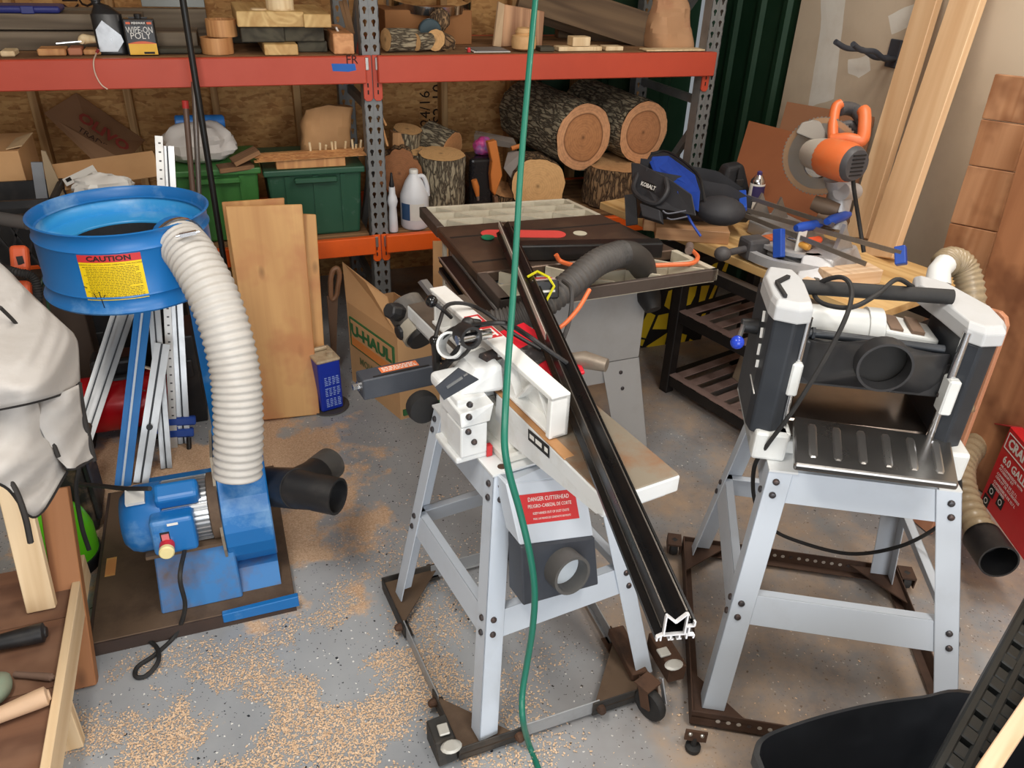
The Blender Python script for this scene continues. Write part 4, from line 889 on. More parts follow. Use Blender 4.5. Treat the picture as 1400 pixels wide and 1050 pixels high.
def cap_mb(pts, z0, z1, sh=0.88):
    c = sum((Vector((a, b, 0)) for a, b in pts), Vector())/len(pts); n = len(pts)
    up_ = [(c.x+(a-c.x)*sh, c.y+(b-c.y)*sh) for a, b in pts]
    return MB().add([(a, b, z0) for a, b in pts]+[(a, b, z1-0.014) for a, b in pts]+[(a, b, z1) for a, b in up_], [(i, (i+1) % n, n+(i+1) % n, n+i) for i in range(n)]+[(n+i, n+(i+1) % n, 2*n+(i+1) % n, 2*n+i) for i in range(n)]+[tuple(range(n-1, -1, -1)), tuple(range(2*n, 3*n))])
lcap = pbd('column_cap', cap_mb(lt, 1.135, 1.185), cap_w, bevel=0.004, seg=2)
rt = [(0.10, 0.09), (0.12, -0.02), (0.15, -0.045), (0.20, -0.03), (0.215, 0.01), (0.214, 0.10), (0.15, 0.26), (0.09, 0.30), (0.07, 0.22)]
rcap = pbd('column_cap', cap_mb(rt, 1.115, 1.162), cap_w, bevel=0.004, seg=2)
a_ = lp(PM, 1062, 386, z=1.19); b_2 = lp(PM, 1078, 378, z=1.19); c_2 = lp(PM, 1074, 405, z=1.19)
pbd('crank_lever', MB().bar(a_, b_2, 0.010, 0.008).bar(a_, c_2, 0.008, 0.008), ink_black, lcap)
for x0 in (-0.236, 0.122): 
    pbd('guide_post', MB().cyl((x0, -0.02, 0.80), (x0, -0.02, 1.14), 0.010, 14), chrome, smooth=True)
pbd('carriage_bracket', MB().b2((-0.252, -0.045, 0.935), (-0.226, 0.0, 1.025)), pw, bevel=0.004)
pbd('carriage_bracket', MB().b2((0.112, -0.045, 0.925), (0.140, 0.0, 1.02)), pw, bevel=0.004)
for x0 in (-0.236, 0.130): pbd('post_foot', MB().b2((x0-0.02, -0.05, 0.80), (x0+0.02, 0.01, 0.83)), pw, bevel=0.004)
# dust chute with round port
dark_pl = plain('chute_black_plastic', (44, 44, 46), 0.3, 0.0, wear=(74, 72, 70), amt=0.3, scale=4)
K = {n: lp(PM, *q, y=0.0) for n, q in dict(a=(1090, 463), b=(1308, 500), c=(1298, 546), d=(1084, 524)).items()}
f_ = Vector((0, -0.05, 0)); bkv = Vector((0, 0.06, 0))
pcx = lp(PM, 1205, 494, y=-0.06)
hood = MB().hexa([K['d'], K['c'], K['c']+bkv, K['d']+bkv, K['a'], K['b'], K['b']+bkv, K['a']+bkv])
ch = pbd('dust_hood', hood, dark_pl, bevel=0.005, seg=2)
# skirt that swells from the hood to the port
PR = 0.060; vs = []; N = 32
for k in range(N):
    a = 2*pi*k/N; vs.append(pcx+Vector((PR*cos(a), 0, PR*sin(a))))
bx0, bx1, bz0, bz1 = K['a'].x+0.03, K['b'].x-0.02, K['c'].z+0.006, K['a'].z-0.004
for k in range(N):
    a = 2*pi*k/N; cx_, sx_ = cos(a), sin(a); x = max(bx0, min(bx1, pcx.x+cx_*0.19)); z = max(bz0, min(bz1, pcx.z-0.01+sx_*0.15)); vs.append(Vector((x, 0.002, z)))
mb = MB(); mb.add(vs, [(k, (k+1) % N, N+(k+1) % N, N+k) for k in range(N)]); pbd('hood_flare', mb, dark_pl, ch, smooth=True, autosm=60)
pbd('hood_port', MB().pipe(pcx+Vector((0, 0.004, 0)), pcx+Vector((0, -0.035, 0)), PR+0.003, PR-0.003, 36), dark_pl, ch, smooth=True)
pbd('port_back', MB().cyl(pcx+Vector((0, 0.01, 0)), pcx+Vector((0, 0.012, 0)), PR, 32), plain('port_dark_inside', (28, 26, 24), 0.7), ch)
bl = Bolts(); bolt_mb(bl, lp(PM, 1088, 518, y=-0.006), (0, -1, 0), 0.006); bolt_mb(bl, lp(PM, 1284, 540, y=-0.006), (0, -1, 0), 0.007); bl.put(bolt_m, ch)
# cutter motor and cover behind
m0 = lp(PM, 1100, 442, y=0.13); m1 = lp(PM, 1200, 452, y=0.13); m2 = lp(PM, 1276, 462, y=0.13)
pbd('motor_cover', MB().cyl(m0, m1, 0.052, 28).tube([m1-(m1-m0)*0.2, m1, m1+(m1-m0)*0.02], [0.058, 0.058, 0.05], 28), pw, smooth=True)
pbd('motor_end', MB().hexa([m1+Vector((0, -0.04, -0.035)), m2+Vector((0, -0.04, -0.035)), m2+Vector((0, 0.06, -0.035)), m1+Vector((0, 0.06, -0.035)), m1+Vector((0, -0.04, 0.02)), m2+Vector((0, -0.04, 0.012)), m2+Vector((0, 0.06, 0.012)), m1+Vector((0, 0.06, 0.03))]), pw, bevel=0.006, seg=2)
for k in range(2):
    p = m1.lerp(m2, 0.28+0.38*k); pbd('vent_panel', MB().hexa([p+Vector((-0.02, -0.03, 0.016)), p+Vector((0.012, -0.03, 0.014)), p+Vector((0.012, 0.05, 0.018)), p+Vector((-0.02, 0.05, 0.022)), p+Vector((-0.02, -0.03, 0.026)), p+Vector((0.012, -0.03, 0.024)), p+Vector((0.012, 0.05, 0.026)), p+Vector((-0.02, 0.05, 0.030))]), plain('dusty_vent', (120, 96, 78), 0.7), bevel=0.001)
h0 = lp(PM, 1096, 392, y=0.10); h1 = lp(PM, 1302, 406, y=0.10)
pbd('carry_handle', MB().cyl(h0, h1, 0.0185, 20), black_rubber, smooth=True)
t0 = lp(PM, 1085, 452, y=0.02); t1 = lp(PM, 1290, 478, y=0.02)
pbd('feed_bar', MB().cyl(t0, t1, 0.011, 14).cyl(t0, t0.lerp(t1, 0.10), 0.018, 14).cyl(t0.lerp(t1, 0.12), t0.lerp(t1, 0.14), 0.016, 6), bk_, smooth=True)
kp = lp(PM, 1102, 440, y=0.0); pbd('lock_ball', MB().sphere(kp, 0.013, 14), MATS['gloss_black'], smooth=True)
bf = lp(PM, 1200, 505, y=0.1); pbd('head_box', MB().b2((-0.225, 0.06, 0.93), (0.125, 0.27, 1.04)), bk_, bevel=0.01)
# crank at the left flank
c0 = lp(PM, 1030, 446, x=-0.335); pbd('crank_hub', MB().cyl(c0+Vector((0.02, 0, 0)), c0+Vector((-0.03, -0.0, 0)), 0.022, 18, r2=0.018), black_plastic, smooth=True)
c1 = lp(PM, 1008, 468, x=-0.40); ar = pbd('crank_arm', MB().cyl(c0+Vector((-0.025, 0, 0)), c1, 0.006, 10), alu, smooth=True)
pbd('crank_ball', MB().sphere(c1, 0.0165, 16), plain('blue_ball', (36, 66, 186), 0.2), ar, smooth=True)
# side lettering hints (pale marks on the black flank)
mb = MB()
for px, py, px2, py2 in ((1046, 425, 1044, 440), (1043, 448, 1041, 462), (1040, 470, 1037, 485), (1037, 492, 1035, 502)):
    mb.bar(lp(PM, px, py, x=-0.3262), lp(PM, px2, py2, x=-0.3262), 0.0015, 0.010, (1, 0, 0))
mb.bar(lp(PM, 1026, 512, x=-0.3262), lp(PM, 1031, 538, x=-0.3262), 0.0015, 0.003, (1, 0, 0))
pbd('side_marking', mb, white_lbl, lcol, stuff=True)
# power cord
cp = [lp(PM, 1248, 392, y=0.12), lp(PM, 1226, 382, y=0.07), lp(PM, 1200, 402, y=0.02), lp(PM, 1165, 420, y=-0.02), lp(PM, 1128, 416, y=0.02), lp(PM, 1113, 402, y=0.10), lp(PM, 1122, 386, y=0.10), lp(PM, 1150, 379, y=0.06), lp(PM, 1164, 394, y=0.02), lp(PM, 1158, 430, y=-0.05), lp(PM, 1128, 490, y=-0.075), lp(PM, 1085, 560, y=-0.085), lp(PM, 1048, 610, y=-0.06), lp(PM, 1031, 640, y=0.0), lp(PM, 1032, 685, y=0.05), lp(PM, 1050, 718, y=0.12), lp(PM, 1085, 738, y=0.15), lp(PM, 1160, 757, y=0.15), lp(PM, 1230, 747, y=0.12), lp(PM, 1285, 718, y=0.08), lp(PM, 1308, 690, y=0.06), lp(PM, 1312, 655, y=0.0), lp(PM, 1300, 618, y=-0.01)]
pbd('power_cord', MB().tube(cp, 0.0058, 8, sub=7), black_rubber, smooth=True)
# ------------------------------------------------------------------ its mobile base
pbase = thing('mobile_base', 'rusty perforated rolling base under the planer legs', 'mobile base', PM)
pc4 = [Vector((-0.36, 0.42, 0)), Vector((-0.365, -0.315, 0)), Vector((0.372, -0.325, 0)), Vector((0.365, 0.40, 0))]
pcn = sum(pc4, Vector())/4
brown = plain('brown_rusty_angle', (86, 64, 52), 0.7, 0.3, wear=(52, 42, 38), amt=0.7, scale=9)
for k in range(4):
    a, b = pc4[k], pc4[(k+1) % 4]; n_ = Vector((-(b-a).y, (b-a).x, 0)).normalized(); n_ = n_ if n_.dot(pcn-(a+b)/2) > 0 else -n_
    r_ = angle_rail('rail', a, b, n_, brown, hgt=0.055, z0=0.012, par=pbase, world=False)
    if k in (1, 3):
        for j in range(22):
            p = a.lerp(b, 0.1+0.8*j/21)+Vector((0, 0, 0.042)); nn = -n_ if k == 1 else n_
            off = (-n_*0.0008) if k == 1 else n_*0.0048
            build('hole_rim', MB().lathe([(0.0065, 0), (0.0065, 0.001)], axes(p+off, nn) @ Matrix.Rotation(pi/2, 4, 'Y'), 8), plain('pale_hole', (188, 180, 170), 0.6) if j % 7 != 3 else bolt_m, r_, world=False)
for k in range(4):
    c = pc4[k]; a = c.lerp(pc4[k-1], 0.22); b = c.lerp(pc4[(k+1) % 4], 0.22)
    build('gusset', MB().prism([(c.x, c.y), (a.x, a.y), (b.x, b.y)], 0.044, 0.049), brown, pbase, world=False)
fp = lp(PM, 948, 1012, z=0.0)
for px, py in ((948, 1018),):
    q = lp(PM, px, py, z=0.02); cst = build('caster', MB().lathe([(0.014, 0.0), (0.021, 0.004), (0.021, 0.016), (0.008, 0.02), (0.006, 0.05)], Matrix.Translation((q.x, q.y, 0)), 16), black_rubber, pbase, world=False, smooth=True)
    build('caster_plate', MB().b2((q.x-0.028, q.y-0.004, 0.04), (q.x+0.03, q.y+0.002, 0.078)).b2((q.x-0.02, q.y-0.002, 0.036), (q.x+0.02, q.y+0.03, 0.042)), rust, cst, world=False)
    bl = Bolts(); [bolt_mb(bl, (q.x+d, q.y-0.004, 0.068), (0, -1, 0), 0.006) for d in (-0.015, 0.016)]; bl.put(MATS['galvanized'], cst)
for c, dx in ((pc4[0], -0.03), (pc4[3], 0.03)):
    build('caster', MB().lathe([(0.012, -0.012), (0.03, -0.012), (0.032, 0.0), (0.03, 0.012), (0.012, 0.012)], Matrix.Translation((c.x+dx, c.y-0.02, 0.032)) @ Matrix.Rotation(pi/2, 4, 'Y'), 18), black_rubber, pbase, world=False, smooth=True)
    build('caster_cover', MB().b2((c.x+dx-0.024, c.y-0.05, 0.055), (c.x+dx+0.024, c.y+0.012, 0.062)).b2((c.x+dx-0.024, c.y-0.05, 0.02), (c.x+dx-0.02, c.y+0.012, 0.06)).b2((c.x+dx+0.02, c.y-0.05, 0.02), (c.x+dx+0.024, c.y+0.012, 0.06)), brown, pbase, world=False)
# ================================================================== table saw
TZ = 0.87
Q = [Wz(573, 283, TZ), Wz(775, 271, TZ), Wz(983, 368, TZ), Vector((0.79, 2.19, TZ))]
ts = thing('table_saw', 'table saw with ribbed open wings, red insert and black rip fence', 'table saw', ((Q[0]+Q[2])/2).xy.to_3d())
def tq(u, v, z=0.0): p = Q[0].lerp(Q[1], u).lerp(Q[3].lerp(Q[2], u), v); return Vector((p.x, p.y, TZ+z))   # u: front(left) to back, v: far to near
saw_top = plain('dusty_brown_saw_top', (92, 76, 66), 0.42, 0.5, wear=(128, 104, 84), amt=0.7, scale=6)
saw_edge = plain('saw_edge_grey', (98, 88, 82), 0.5, 0.4, wear=(70, 58, 50), amt=0.6, scale=8)
cream = plain('wing_cream_grey', (206, 198, 178), 0.5, 0.0, wear=(156, 140, 116), amt=0.5, scale=10)
def tbox(u0, u1, v0, v1, z0, z1): return MB().hexa([tq(u0, v0, z0), tq(u1, v0, z0), tq(u1, v1, z0), tq(u0, v1, z0), tq(u0, v0, z1), tq(u1, v0, z1), tq(u1, v1, z1), tq(u0, v1, z1)])
VA, VB = 0.265, 0.765
tt = build('saw_top', tbox(0, 1, VA, VB, -0.04, 0.0), saw_top, ts, bevel=0.004)
slot_m = plain('dark_groove', (38, 32, 28), 0.7)
for v in (0.40, 0.665): build('mitre_slot', tbox(0.02, 1.0, v-0.007, v+0.007, 0.0002, 0.0008), slot_m, tt)
iu = [lp(Matrix.Identity(4), *q, z=TZ+0.001) for q in ((652, 321), (775, 319))]
def wing(name, v0, v1, rows, flip):
    w_ = build(name, tbox(0.01, 0.99, v0+0.006, v1-0.006, -0.05, -0.045), cream, ts)
    e = MB()
    build('front_rim', tbox(0, 0.045, v0, v1, -0.045, 0.0), saw_edge, w_, bevel=0.002)
    build('back_rim', tbox(0.97, 1, v0, v1, -0.045, 0.0), cream, w_, bevel=0.002)
    if flip: build('side_rim', tbox(0, 1, v1-0.018, v1, -0.045, 0.0), saw_edge, w_, bevel=0.002)
    else: build('side_rim', tbox(0, 1, v0, v0+0.014, -0.045, 0.0), cream, w_, bevel=0.002)
    for k in range(1, rows):
        v = v0+(v1-v0)*k/rows; build('rib', tbox(0.045, 0.97, v-0.006, v+0.006, -0.045, -0.002), cream, w_)
    for k in range(rows):
        va = v0+(v1-v0)*k/rows; vb = v0+(v1-v0)*(k+1)/rows
        for j in range(4):
            u = 0.10+0.22*j+(0.09 if k % 2 else 0.0)
            p, q = (tq(u, va+0.006, -0.022), tq(u+0.10, vb-(0.025 if flip and k == rows-1 else 0.006), -0.022)); build('diagonal_rib', MB().bar(p, q, 0.010, 0.04), cream, w_)
    return w_
wing('extension_wing', 0.0, VA, 3, False); wing('extension_wing', VB, 1.0, 2, True)
ins_red = plain('insert_red', (232, 84, 78), 0.5, 0.0, wear=(206, 64, 60), amt=0.3)
def slotpts(p, q, r, n=10):
    d = (q-p).normalized(); s = Vector((-d.y, d.x, 0)); out = []
    for k in range(n+1): a = pi/2+pi*k/n; out.append(p+d*(r*cos(a))+s*(r*sin(a)))
    for k in range(n+1): a = -pi/2+pi*k/n; out.append(q+d*(r*cos(a))+s*(r*sin(a)))
    return out
pp = slotpts(iu[0]+Vector((0.06, 0, 0)), iu[1]-Vector((0.05, 0, 0)), 0.042); n = len(pp)
ins = build('throat_insert', MB().add(pp+[p+Vector((0, 0, 0.002)) for p in pp], [tuple(range(n-1, -1, -1)), tuple(range(n, 2*n))]+[(i, (i+1) % n, n+(i+1) % n, n+i) for i in range(n)]), ins_red, ts)
g_ = Wz(667, 325, TZ+0.004); build('green_stop', MB().lathe([(0.026, 0), (0.026, 0.004), (0.006, 0.005)], Matrix.Translation(g_), 18), plain('green_plastic', (24, 130, 92), 0.5), ins, smooth=True)
w_ = Wz(793, 319, TZ+0.001); build('plug', MB().lathe([(0.028, 0), (0.028, 0.0012)], Matrix.Translation(w_), 20), plain('plug_cream', (212, 208, 186), 0.5), ts)
# rip fence : black tube across the top
f0 = Wz(700, 343, TZ+0.032); f1 = Wz(903, 339, TZ+0.032)
fz = Vector((0, 0, 0.0)); build('rip_fence', MB().bar(f0, f1, 0.062, 0.06), plain('fence_black', (26, 25, 25), 0.35, 0.1, wear=(74, 62, 52), amt=0.3), ts, bevel=0.006, seg=2)
# front rails
r0 = Vector((0.755, 2.72, 0.80)); r1 = Vector((0.765, 2.02, 0.80))
rl = build('front_rail', MB().prism([(-0.03, -0.03), (0.02, -0.03), (0.02, 0.03), (-0.03, 0.03), (-0.03, 0.012), (-0.012, 0.012), (-0.012, -0.012), (-0.03, -0.012)], 0, 0.70, Matrix.Translation(r0) @ Matrix.Rotation(pi/2, 4, 'X')), black_anod, ts)
build('rail_edge', MB().b2((0.722, 2.02, 0.826), (0.727, 2.72, 0.832)).b2((0.722, 2.02, 0.768), (0.727, 2.72, 0.774)), alu, rl)
build('rail_edge', MB().b2((0.775, 2.02, 0.831), (0.779, 2.72, 0.837)), alu, rl)
# body and flared legs
bodyc = plain('saw_cabinet_grey', (168, 168, 168), 0.5, 0.0, wear=(140, 134, 126), amt=0.35, scale=5)
bc = [tq(0.10, 0.20), tq(0.86, 0.20), tq(0.80, 0.84), tq(0.10, 0.84)]
build('cabinet', MB().hexa([Vector((p.x, p.y, 0.46)) for p in bc]+[Vector((p.x, p.y, TZ-0.04)) for p in bc]), bodyc, ts, bevel=0.004)
bd = [Vector((p.x, p.y, 0.46)) for p in bc]; cc = sum(bd, Vector())/4
ft = [cc+(p-cc)*1.22 for p in bd]
for i, nm in ((0, 'far'), (1, 'b'), (2, 'n'), (3, 'l')):
    p = bd[i]; q = Vector((ft[i].x, ft[i].y, 0.0)); d1 = (bd[(i+1) % 4]-p).normalized(); d2 = (bd[i-1]-p).normalized(); mb = MB()
    for d, e in ((d1, d2), (d2, d1)): mb.hexa([q, q+d*0.14, q+d*0.14+e*0.004, q+e*0.004, p, p+d*0.17, p+d*0.17+e*0.004, p+e*0.004])
    lg = build('leg', mb, bodyc, ts, bevel=0.001); bl = Bolts()
    for z in (0.41, 0.34): o = p.lerp(q, (0.46-z)/0.46); nn = -d2 if i != 2 else -d2; bolt_mb(bl, o+d1*0.09, -d2, 0.008); bolt_mb(bl, o+d2*0.09, -d1, 0.008)
    bl.put(bolt_m, lg, True)
for i in range(4):
    a, b = bd[i], bd[(i+1) % 4]; o = ((a+b)/2-cc).normalized()
    build('skirt', MB().hexa([a-Vector((0, 0, 0.09)), b-Vector((0, 0, 0.09)), b-Vector((0, 0, 0.09))-o*0.004, a-Vector((0, 0, 0.09))-o*0.004, a, b, b-o*0.004, a-o*0.004]), bodyc, ts)
build('frame_edge', MB().b2((0.80, 2.93, 0.3), (0.815, 2.95, 0.83)), plain('pale_edge_paint', (214, 206, 190), 0.5), ts)
# angle scale housing and crank on the front face
sc0 = lp(Matrix.Identity(4), 625, 385, x=0.79)
hs_ = build('tilt_housing', MB().hexa([sc0+Vector((0, a, b)) for a, b in ((0.05, -0.10), (-0.30, -0.10), (-0.30, -0.10), (0.05, -0.10))]+[sc0+Vector((0.05, a, b)) for a, b in ((0.05, 0.02), (-0.30, 0.02), (-0.30, 0.04), (0.05, 0.04))]), cast2, ts) if False else build('tilt_housing', MB().b2((0.76, sc0.y-0.26, sc0.z-0.05), (0.87, sc0.y+0.05, sc0.z+0.02)), cast2, ts, bevel=0.01, seg=2)
build('pointer_slot', MB().cyl((0.755, sc0.y-0.1, sc0.z-0.015), (0.765, sc0.y-0.1, sc0.z-0.015), 0.014, 12), plain('copper_tone', (176, 112, 80), 0.4, 0.4), hs_)
sq = [lp(Matrix.Identity(4), *q, x=0.74) for q in ((603, 356), (609, 388), (628, 400), (622, 392))]
build('splitter', MB().add(sq+[p+Vector((0.004, 0, 0)) for p in sq], [(0, 1, 2, 3), (7, 6, 5, 4), (0, 4, 5, 1), (1, 5, 6, 2), (2, 6, 7, 3), (3, 7, 4, 0)]), black_steel, ts)
# ================================================================== right side: bench
BO = Vector((1.859, 2.745, 0)); BYW = -75.8
BM = frame(BO, BYW); ID = Matrix.Identity(4); BZ = 0.79
bench = thing('workbench', 'pine topped bench on black steel frame with slatted shelves', 'workbench', BM)
def bb(name, mb, mat_, par=None, **k): return build(name, mb, mat_, par or bench, world=False, **k)
pine = wood('pine_bench', (226, 190, 132), (190, 146, 88), 0.7, 0.5, axis=0, knots=0.5)
for k in range(2):
    M = BM @ Matrix.Translation((-0.62, 0.155+0.312*k, BZ-0.018)); build('top_board', MB().b2((0, -0.155, -0.018), (1.5, 0.155, 0.018)), pine, bench, bevel=0.003, world=False, M=M)
blackf = plain('bench_black_steel', (30, 27, 26), 0.5, 0.2, wear=(62, 54, 50), amt=0.4)
slat_c = plain('dusty_slat', (168, 142, 134), 0.55, 0.2, wear=(96, 76, 70), amt=0.6, scale=8)
PA = BM.inverted() @ Vector((1.875, 2.80, 0)); fxa, fya = PA.x, PA.y+0.01
FXB = fxa+0.95; FYB = fya+0.50
def bpost(x, y): bb('post', MB().b2((x-0.025, y-0.025, 0.0), (x+0.025, y+0.025, BZ-0.036)), blackf, bevel=0.003)
for x in (fxa, FXB):
    for y in (fya, FYB): bpost(x, y)
for zt in (0.095, 0.43, 0.68):
    for y in (fya, FYB): bb('rail', MB().b2((fxa, y-0.018, zt-0.05), (FXB, y+0.018, zt)), blackf, bevel=0.002)
    for x in (fxa, FXB): bb('rail', MB().b2((x-0.018, fya, zt-0.05), (x+0.018, FYB, zt)), blackf, bevel=0.002)
    if zt < 0.6:
        n = 11
        for k in range(n):
            x = fxa+0.05+k*(FXB-fxa-0.1)/(n-1); bb('slat', MB().b2((x-0.023, fya-0.016, zt), (x+0.023, FYB+0.016, zt+0.006)), slat_c, bevel=0.001)
        for y in (fya, FYB): bb('rail_cap', MB().b2((fxa, y-0.02, zt+0.006), (FXB, y+0.02, zt+0.009)), slat_c)
    else: bb('rail_cap', MB().b2((fxa, fya-0.02, zt), (FXB, fya+0.02, zt+0.003)), plain('bare_angle', (150, 138, 128), 0.45, 0.5))
# black panel with yellow stripes behind the saw
YP = 3.24
def polyplane(pts, Y, off, th): 
    P = [Wy(a, b, Y)+Vector((0, -off, 0)) for a, b in pts]; n = len(P)
    return MB().add(P+[p+Vector((0, th, 0)) for p in P], [tuple(range(n)), tuple(range(2*n-1, n-1, -1))]+[(i, i+n, (i+1) % n+n, (i+1) % n) for i in range(n)])
ypan = thing('striped_panel', 'black panel with yellow curved stripes leaning under the bench behind the saw', 'panel', Wy(905, 470, YP))
build('board', polyplane([(857, 471), (893, 392), (905, 330), (1004, 330), (950, 487), (926, 486)], YP, 0, 0.012), plain('panel_black', (24, 22, 22), 0.5), ypan)
yel = plain('stripe_yellow', (240, 204, 40), 0.5, 0.0, wear=(220, 180, 28), amt=0.4)
for pts in ([(864, 469), (886, 426), (896, 431), (878, 473)], [(883, 474), (900, 463), (912, 455), (907, 479)], [(892, 450), (900, 431), (914, 428), (911, 450)], [(908, 418), (914, 398), (919, 396), (915, 423)], [(934, 428), (935, 394), (953, 391), (950, 404), (944, 416)], [(938, 437), (947, 428), (955, 414), (959, 391), (970, 390), (962, 415), (951, 434)], [(957, 436), (977, 390), (982, 388), (962, 435)], [(926, 482), (929, 455), (939, 458), (931, 482)], [(935, 482), (943, 463), (947, 465), (941, 482)], [(968, 366), (982, 357), (979, 367)], [(987, 370), (994, 354), (998, 354), (992, 372)]):
    build('stripe', polyplane(pts, YP, 0.0015, 0.0014), yel, ypan)
build('arrow', polyplane([(869, 463), (873, 460), (890, 464), (890, 466), (873, 463)], YP, 0.003, 0.0014), MATS['panel_black'], ypan)
q = BM @ Vector((fxa+0.30, fya+0.25, 0.099)); bx = build('tool_case', MB().hexa([q+Vector(v) for v in ((-0.05, -0.1, 0.0), (0.07, -0.1, 0.0), (0.07, 0.10, 0.0), (-0.05, 0.10, 0.0), (-0.04, -0.08, 0.14), (0.05, -0.08, 0.16), (0.05, 0.08, 0.16), (-0.04, 0.08, 0.14))]), plain('beige_case', (176, 158, 134), 0.6), bevel=0.012, seg=3); tag(bx, 'beige hard case on the lower slatted shelf', 'case')
# ------------------------------------------------------------------ mitre saw
ms = thing('mitre_saw', 'orange mitre saw with raised blade on the pine bench', 'mitre saw', Wz(1110, 345, BZ))
cast_al = plain('saw_casting', (186, 186, 188), 0.45, 0.35, wear=(146, 140, 134), amt=0.4)
msor = plain('saw_orange', (216, 108, 56), 0.45, 0.0, wear=(196, 134, 94), amt=0.45, scale=10)
msdk = plain('saw_dark_grey', (74, 72, 74), 0.55, 0.0, wear=(110, 102, 96), amt=0.5)
def zq(px, py, z): return Wz(px, py, z)
c0 = Wz(1108, 340, BZ)
# base with near wing
Wn = [zq(1085, 372, BZ+0.03), zq(1132, 390, BZ+0.03), zq(1180, 352, BZ+0.03), zq(1128, 338, BZ+0.03)]
bs = build('base', MB().hexa([Vector((p.x, p.y, BZ)) for p in [zq(1086, 385, BZ), zq(1133, 395, BZ), zq(1184, 366, BZ), zq(1128, 350, BZ)]]+[zq(1097, 347, BZ+0.075), zq(1140, 356, BZ+0.075), zq(1172, 335, BZ+0.075), zq(1128, 325, BZ+0.075)]), cast_al, ms, bevel=0.008, seg=2)
far = MB(); far.hexa([zq(1020, 318, BZ), zq(1090, 352, BZ), zq(1130, 330, BZ), zq(1062, 300, BZ), zq(1024, 300, BZ+0.06), zq(1090, 332, BZ+0.06), zq(1126, 316, BZ+0.06), zq(1064, 287, BZ+0.06)]); build('base', far, cast_al, ms, bevel=0.008, seg=2)
tc = Wz(1092, 330, BZ+0.07)
for r0_, r1_, z0, z1, nm in ((0.205, 0.235, BZ+0.015, BZ+0.05, 'mitre_scale'), (0.15, 0.175, BZ+0.06, BZ+0.075, 'turntable_rim')):
    build(nm, MB().lathe([(r0_, z0), (r1_, z0), (r1_, z1), (r0_, z1), (r0_, z0)], Matrix.Translation((tc.x, tc.y, 0)), 22, False, False, radians(150), radians(262)), cast_al, ms, smooth=True, autosm=30)
build('turntable', MB().lathe([(0.15, BZ+0.03), (0.15, BZ+0.068)], Matrix.Translation((tc.x, tc.y, 0)), 32), cast_al, ms, smooth=True)
o1 = zq(1026, 330, BZ+0.075); o2 = zq(1062, 323, BZ+0.075); build('throat_plate', MB().bar(o1, o2, 0.05, 0.008), msor, ms)
k1 = zq(1030, 338, BZ+0.05); hb = build('mitre_lock', MB().box(k1, (0.10, 0.085, 0.085), None), msdk, ms, bevel=0.014, seg=2)
k2 = zq(988, 347, BZ+0.055); build('lock_knob', MB().sphere(k2, 0.034, 14, 0.85).cyl(k2, k1, 0.014), msdk, hb, smooth=True)
# fences
fa = [zq(1142, 345, BZ+0.075), zq(1166, 338, BZ+0.075)]
build('fence', MB().add([fa[0], fa[1], fa[0]+Vector((0.02, 0.0, 0.11)), fa[0]+Vector((0.0, 0.02, 0)), fa[1]+Vector((0, 0.02, 0)), fa[0]+Vector((0.02, 0.02, 0.11))], [(0, 1, 2), (5, 4, 3), (0, 3, 4, 1), (1, 4, 5, 2), (2, 5, 3, 0)]), cast_al, ms)
for px, py, hh in ((1042, 270, 0.0), (1068, 276, 0)):
    a = Wd(px, py, 3.42); build('fence', MB().add([a+Vector((-0.05, 0, -0.10)), a+Vector((0.07, 0, -0.10)), a+Vector((0.0, 0, 0.02)), a+Vector((-0.05, 0.012, -0.10)), a+Vector((0.07, 0.012, -0.10)), a+Vector((0.0, 0.012, 0.02))], [(0, 1, 2), (5, 4, 3), (0, 3, 4, 1), (1, 4, 5, 2), (2, 5, 3, 0)]), plain('galv_fence', (158, 152, 146), 0.4, 0.5), ms)
# head
T0 = 3.08
bc_ = Wd(1121, 214, T0); toc = (CAM-bc_).normalized()
bn = (toc*0.80+Vector((-0.55, -0.1, -0.05))).normalized()
MBl = axes(bc_, bn) @ Matrix.Rotation(pi/2, 4, 'Y')
teeth = []; NT_ = 60
for k in range(NT_*2): a = pi*k/NT_; r = 0.152 if k % 2 == 0 else 0.146; teeth.append((r*cos(a), r*sin(a)))
blade = build('blade', MB().prism(teeth, -0.0012, 0.0012, MBl), plain('blade_steel', (150, 146, 142), 0.35, 0.8, wear=(170, 150, 128), amt=0.5), ms)
build('tooth_band', MB().lathe([(0.126, 0.0016), (0.146, 0.0016)], MBl, 48, False, False), plain('worn_tooth_band', (166, 132, 100), 0.6, 0.3, wear=(130, 110, 94), amt=0.5), blade)
build('arbor_flange', MB().lathe([(0.0, 0.006), (0.05, 0.006), (0.056, 0.001)], MBl @ Matrix.Translation((0.03, 0.0, 0)), 24, False, False), chrome, blade, smooth=True)
gu = MB(); gu.lathe([(0.06, -0.025), (0.158, -0.025), (0.158, 0.018), (0.10, 0.02)], MBl, 20, False, False, radians(-15), radians(128))
X_ = MBl.to_3x3() @ Vector((1, 0, 0)); Y_ = MBl.to_3x3() @ Vector((0, 1, 0))
def hd(px, py, t): return Wd(px, py, t)
ugp = [hd(*q) for q in ((1088, 182, T0), (1096, 168, T0), (1112, 164, T0), (1142, 170, T0), (1150, 205, T0), (1122, 196, T0))]
ug = MB(); n = 6; ug.add([p+toc*0.045 for p in ugp]+[p-toc*0.03 for p in ugp], [tuple(range(n)), tuple(range(2*n-1, n-1, -1))]+[(i, i+n, (i+1) % n+n, (i+1) % n) for i in range(n)])
build('upper_guard', ug, plain('guard_dull_grey', (126, 120, 112), 0.5, 0.3), ms, bevel=0.006, seg=2)
mA = hd(1122, 212, 3.0); mB = hd(1158, 222, 2.90)
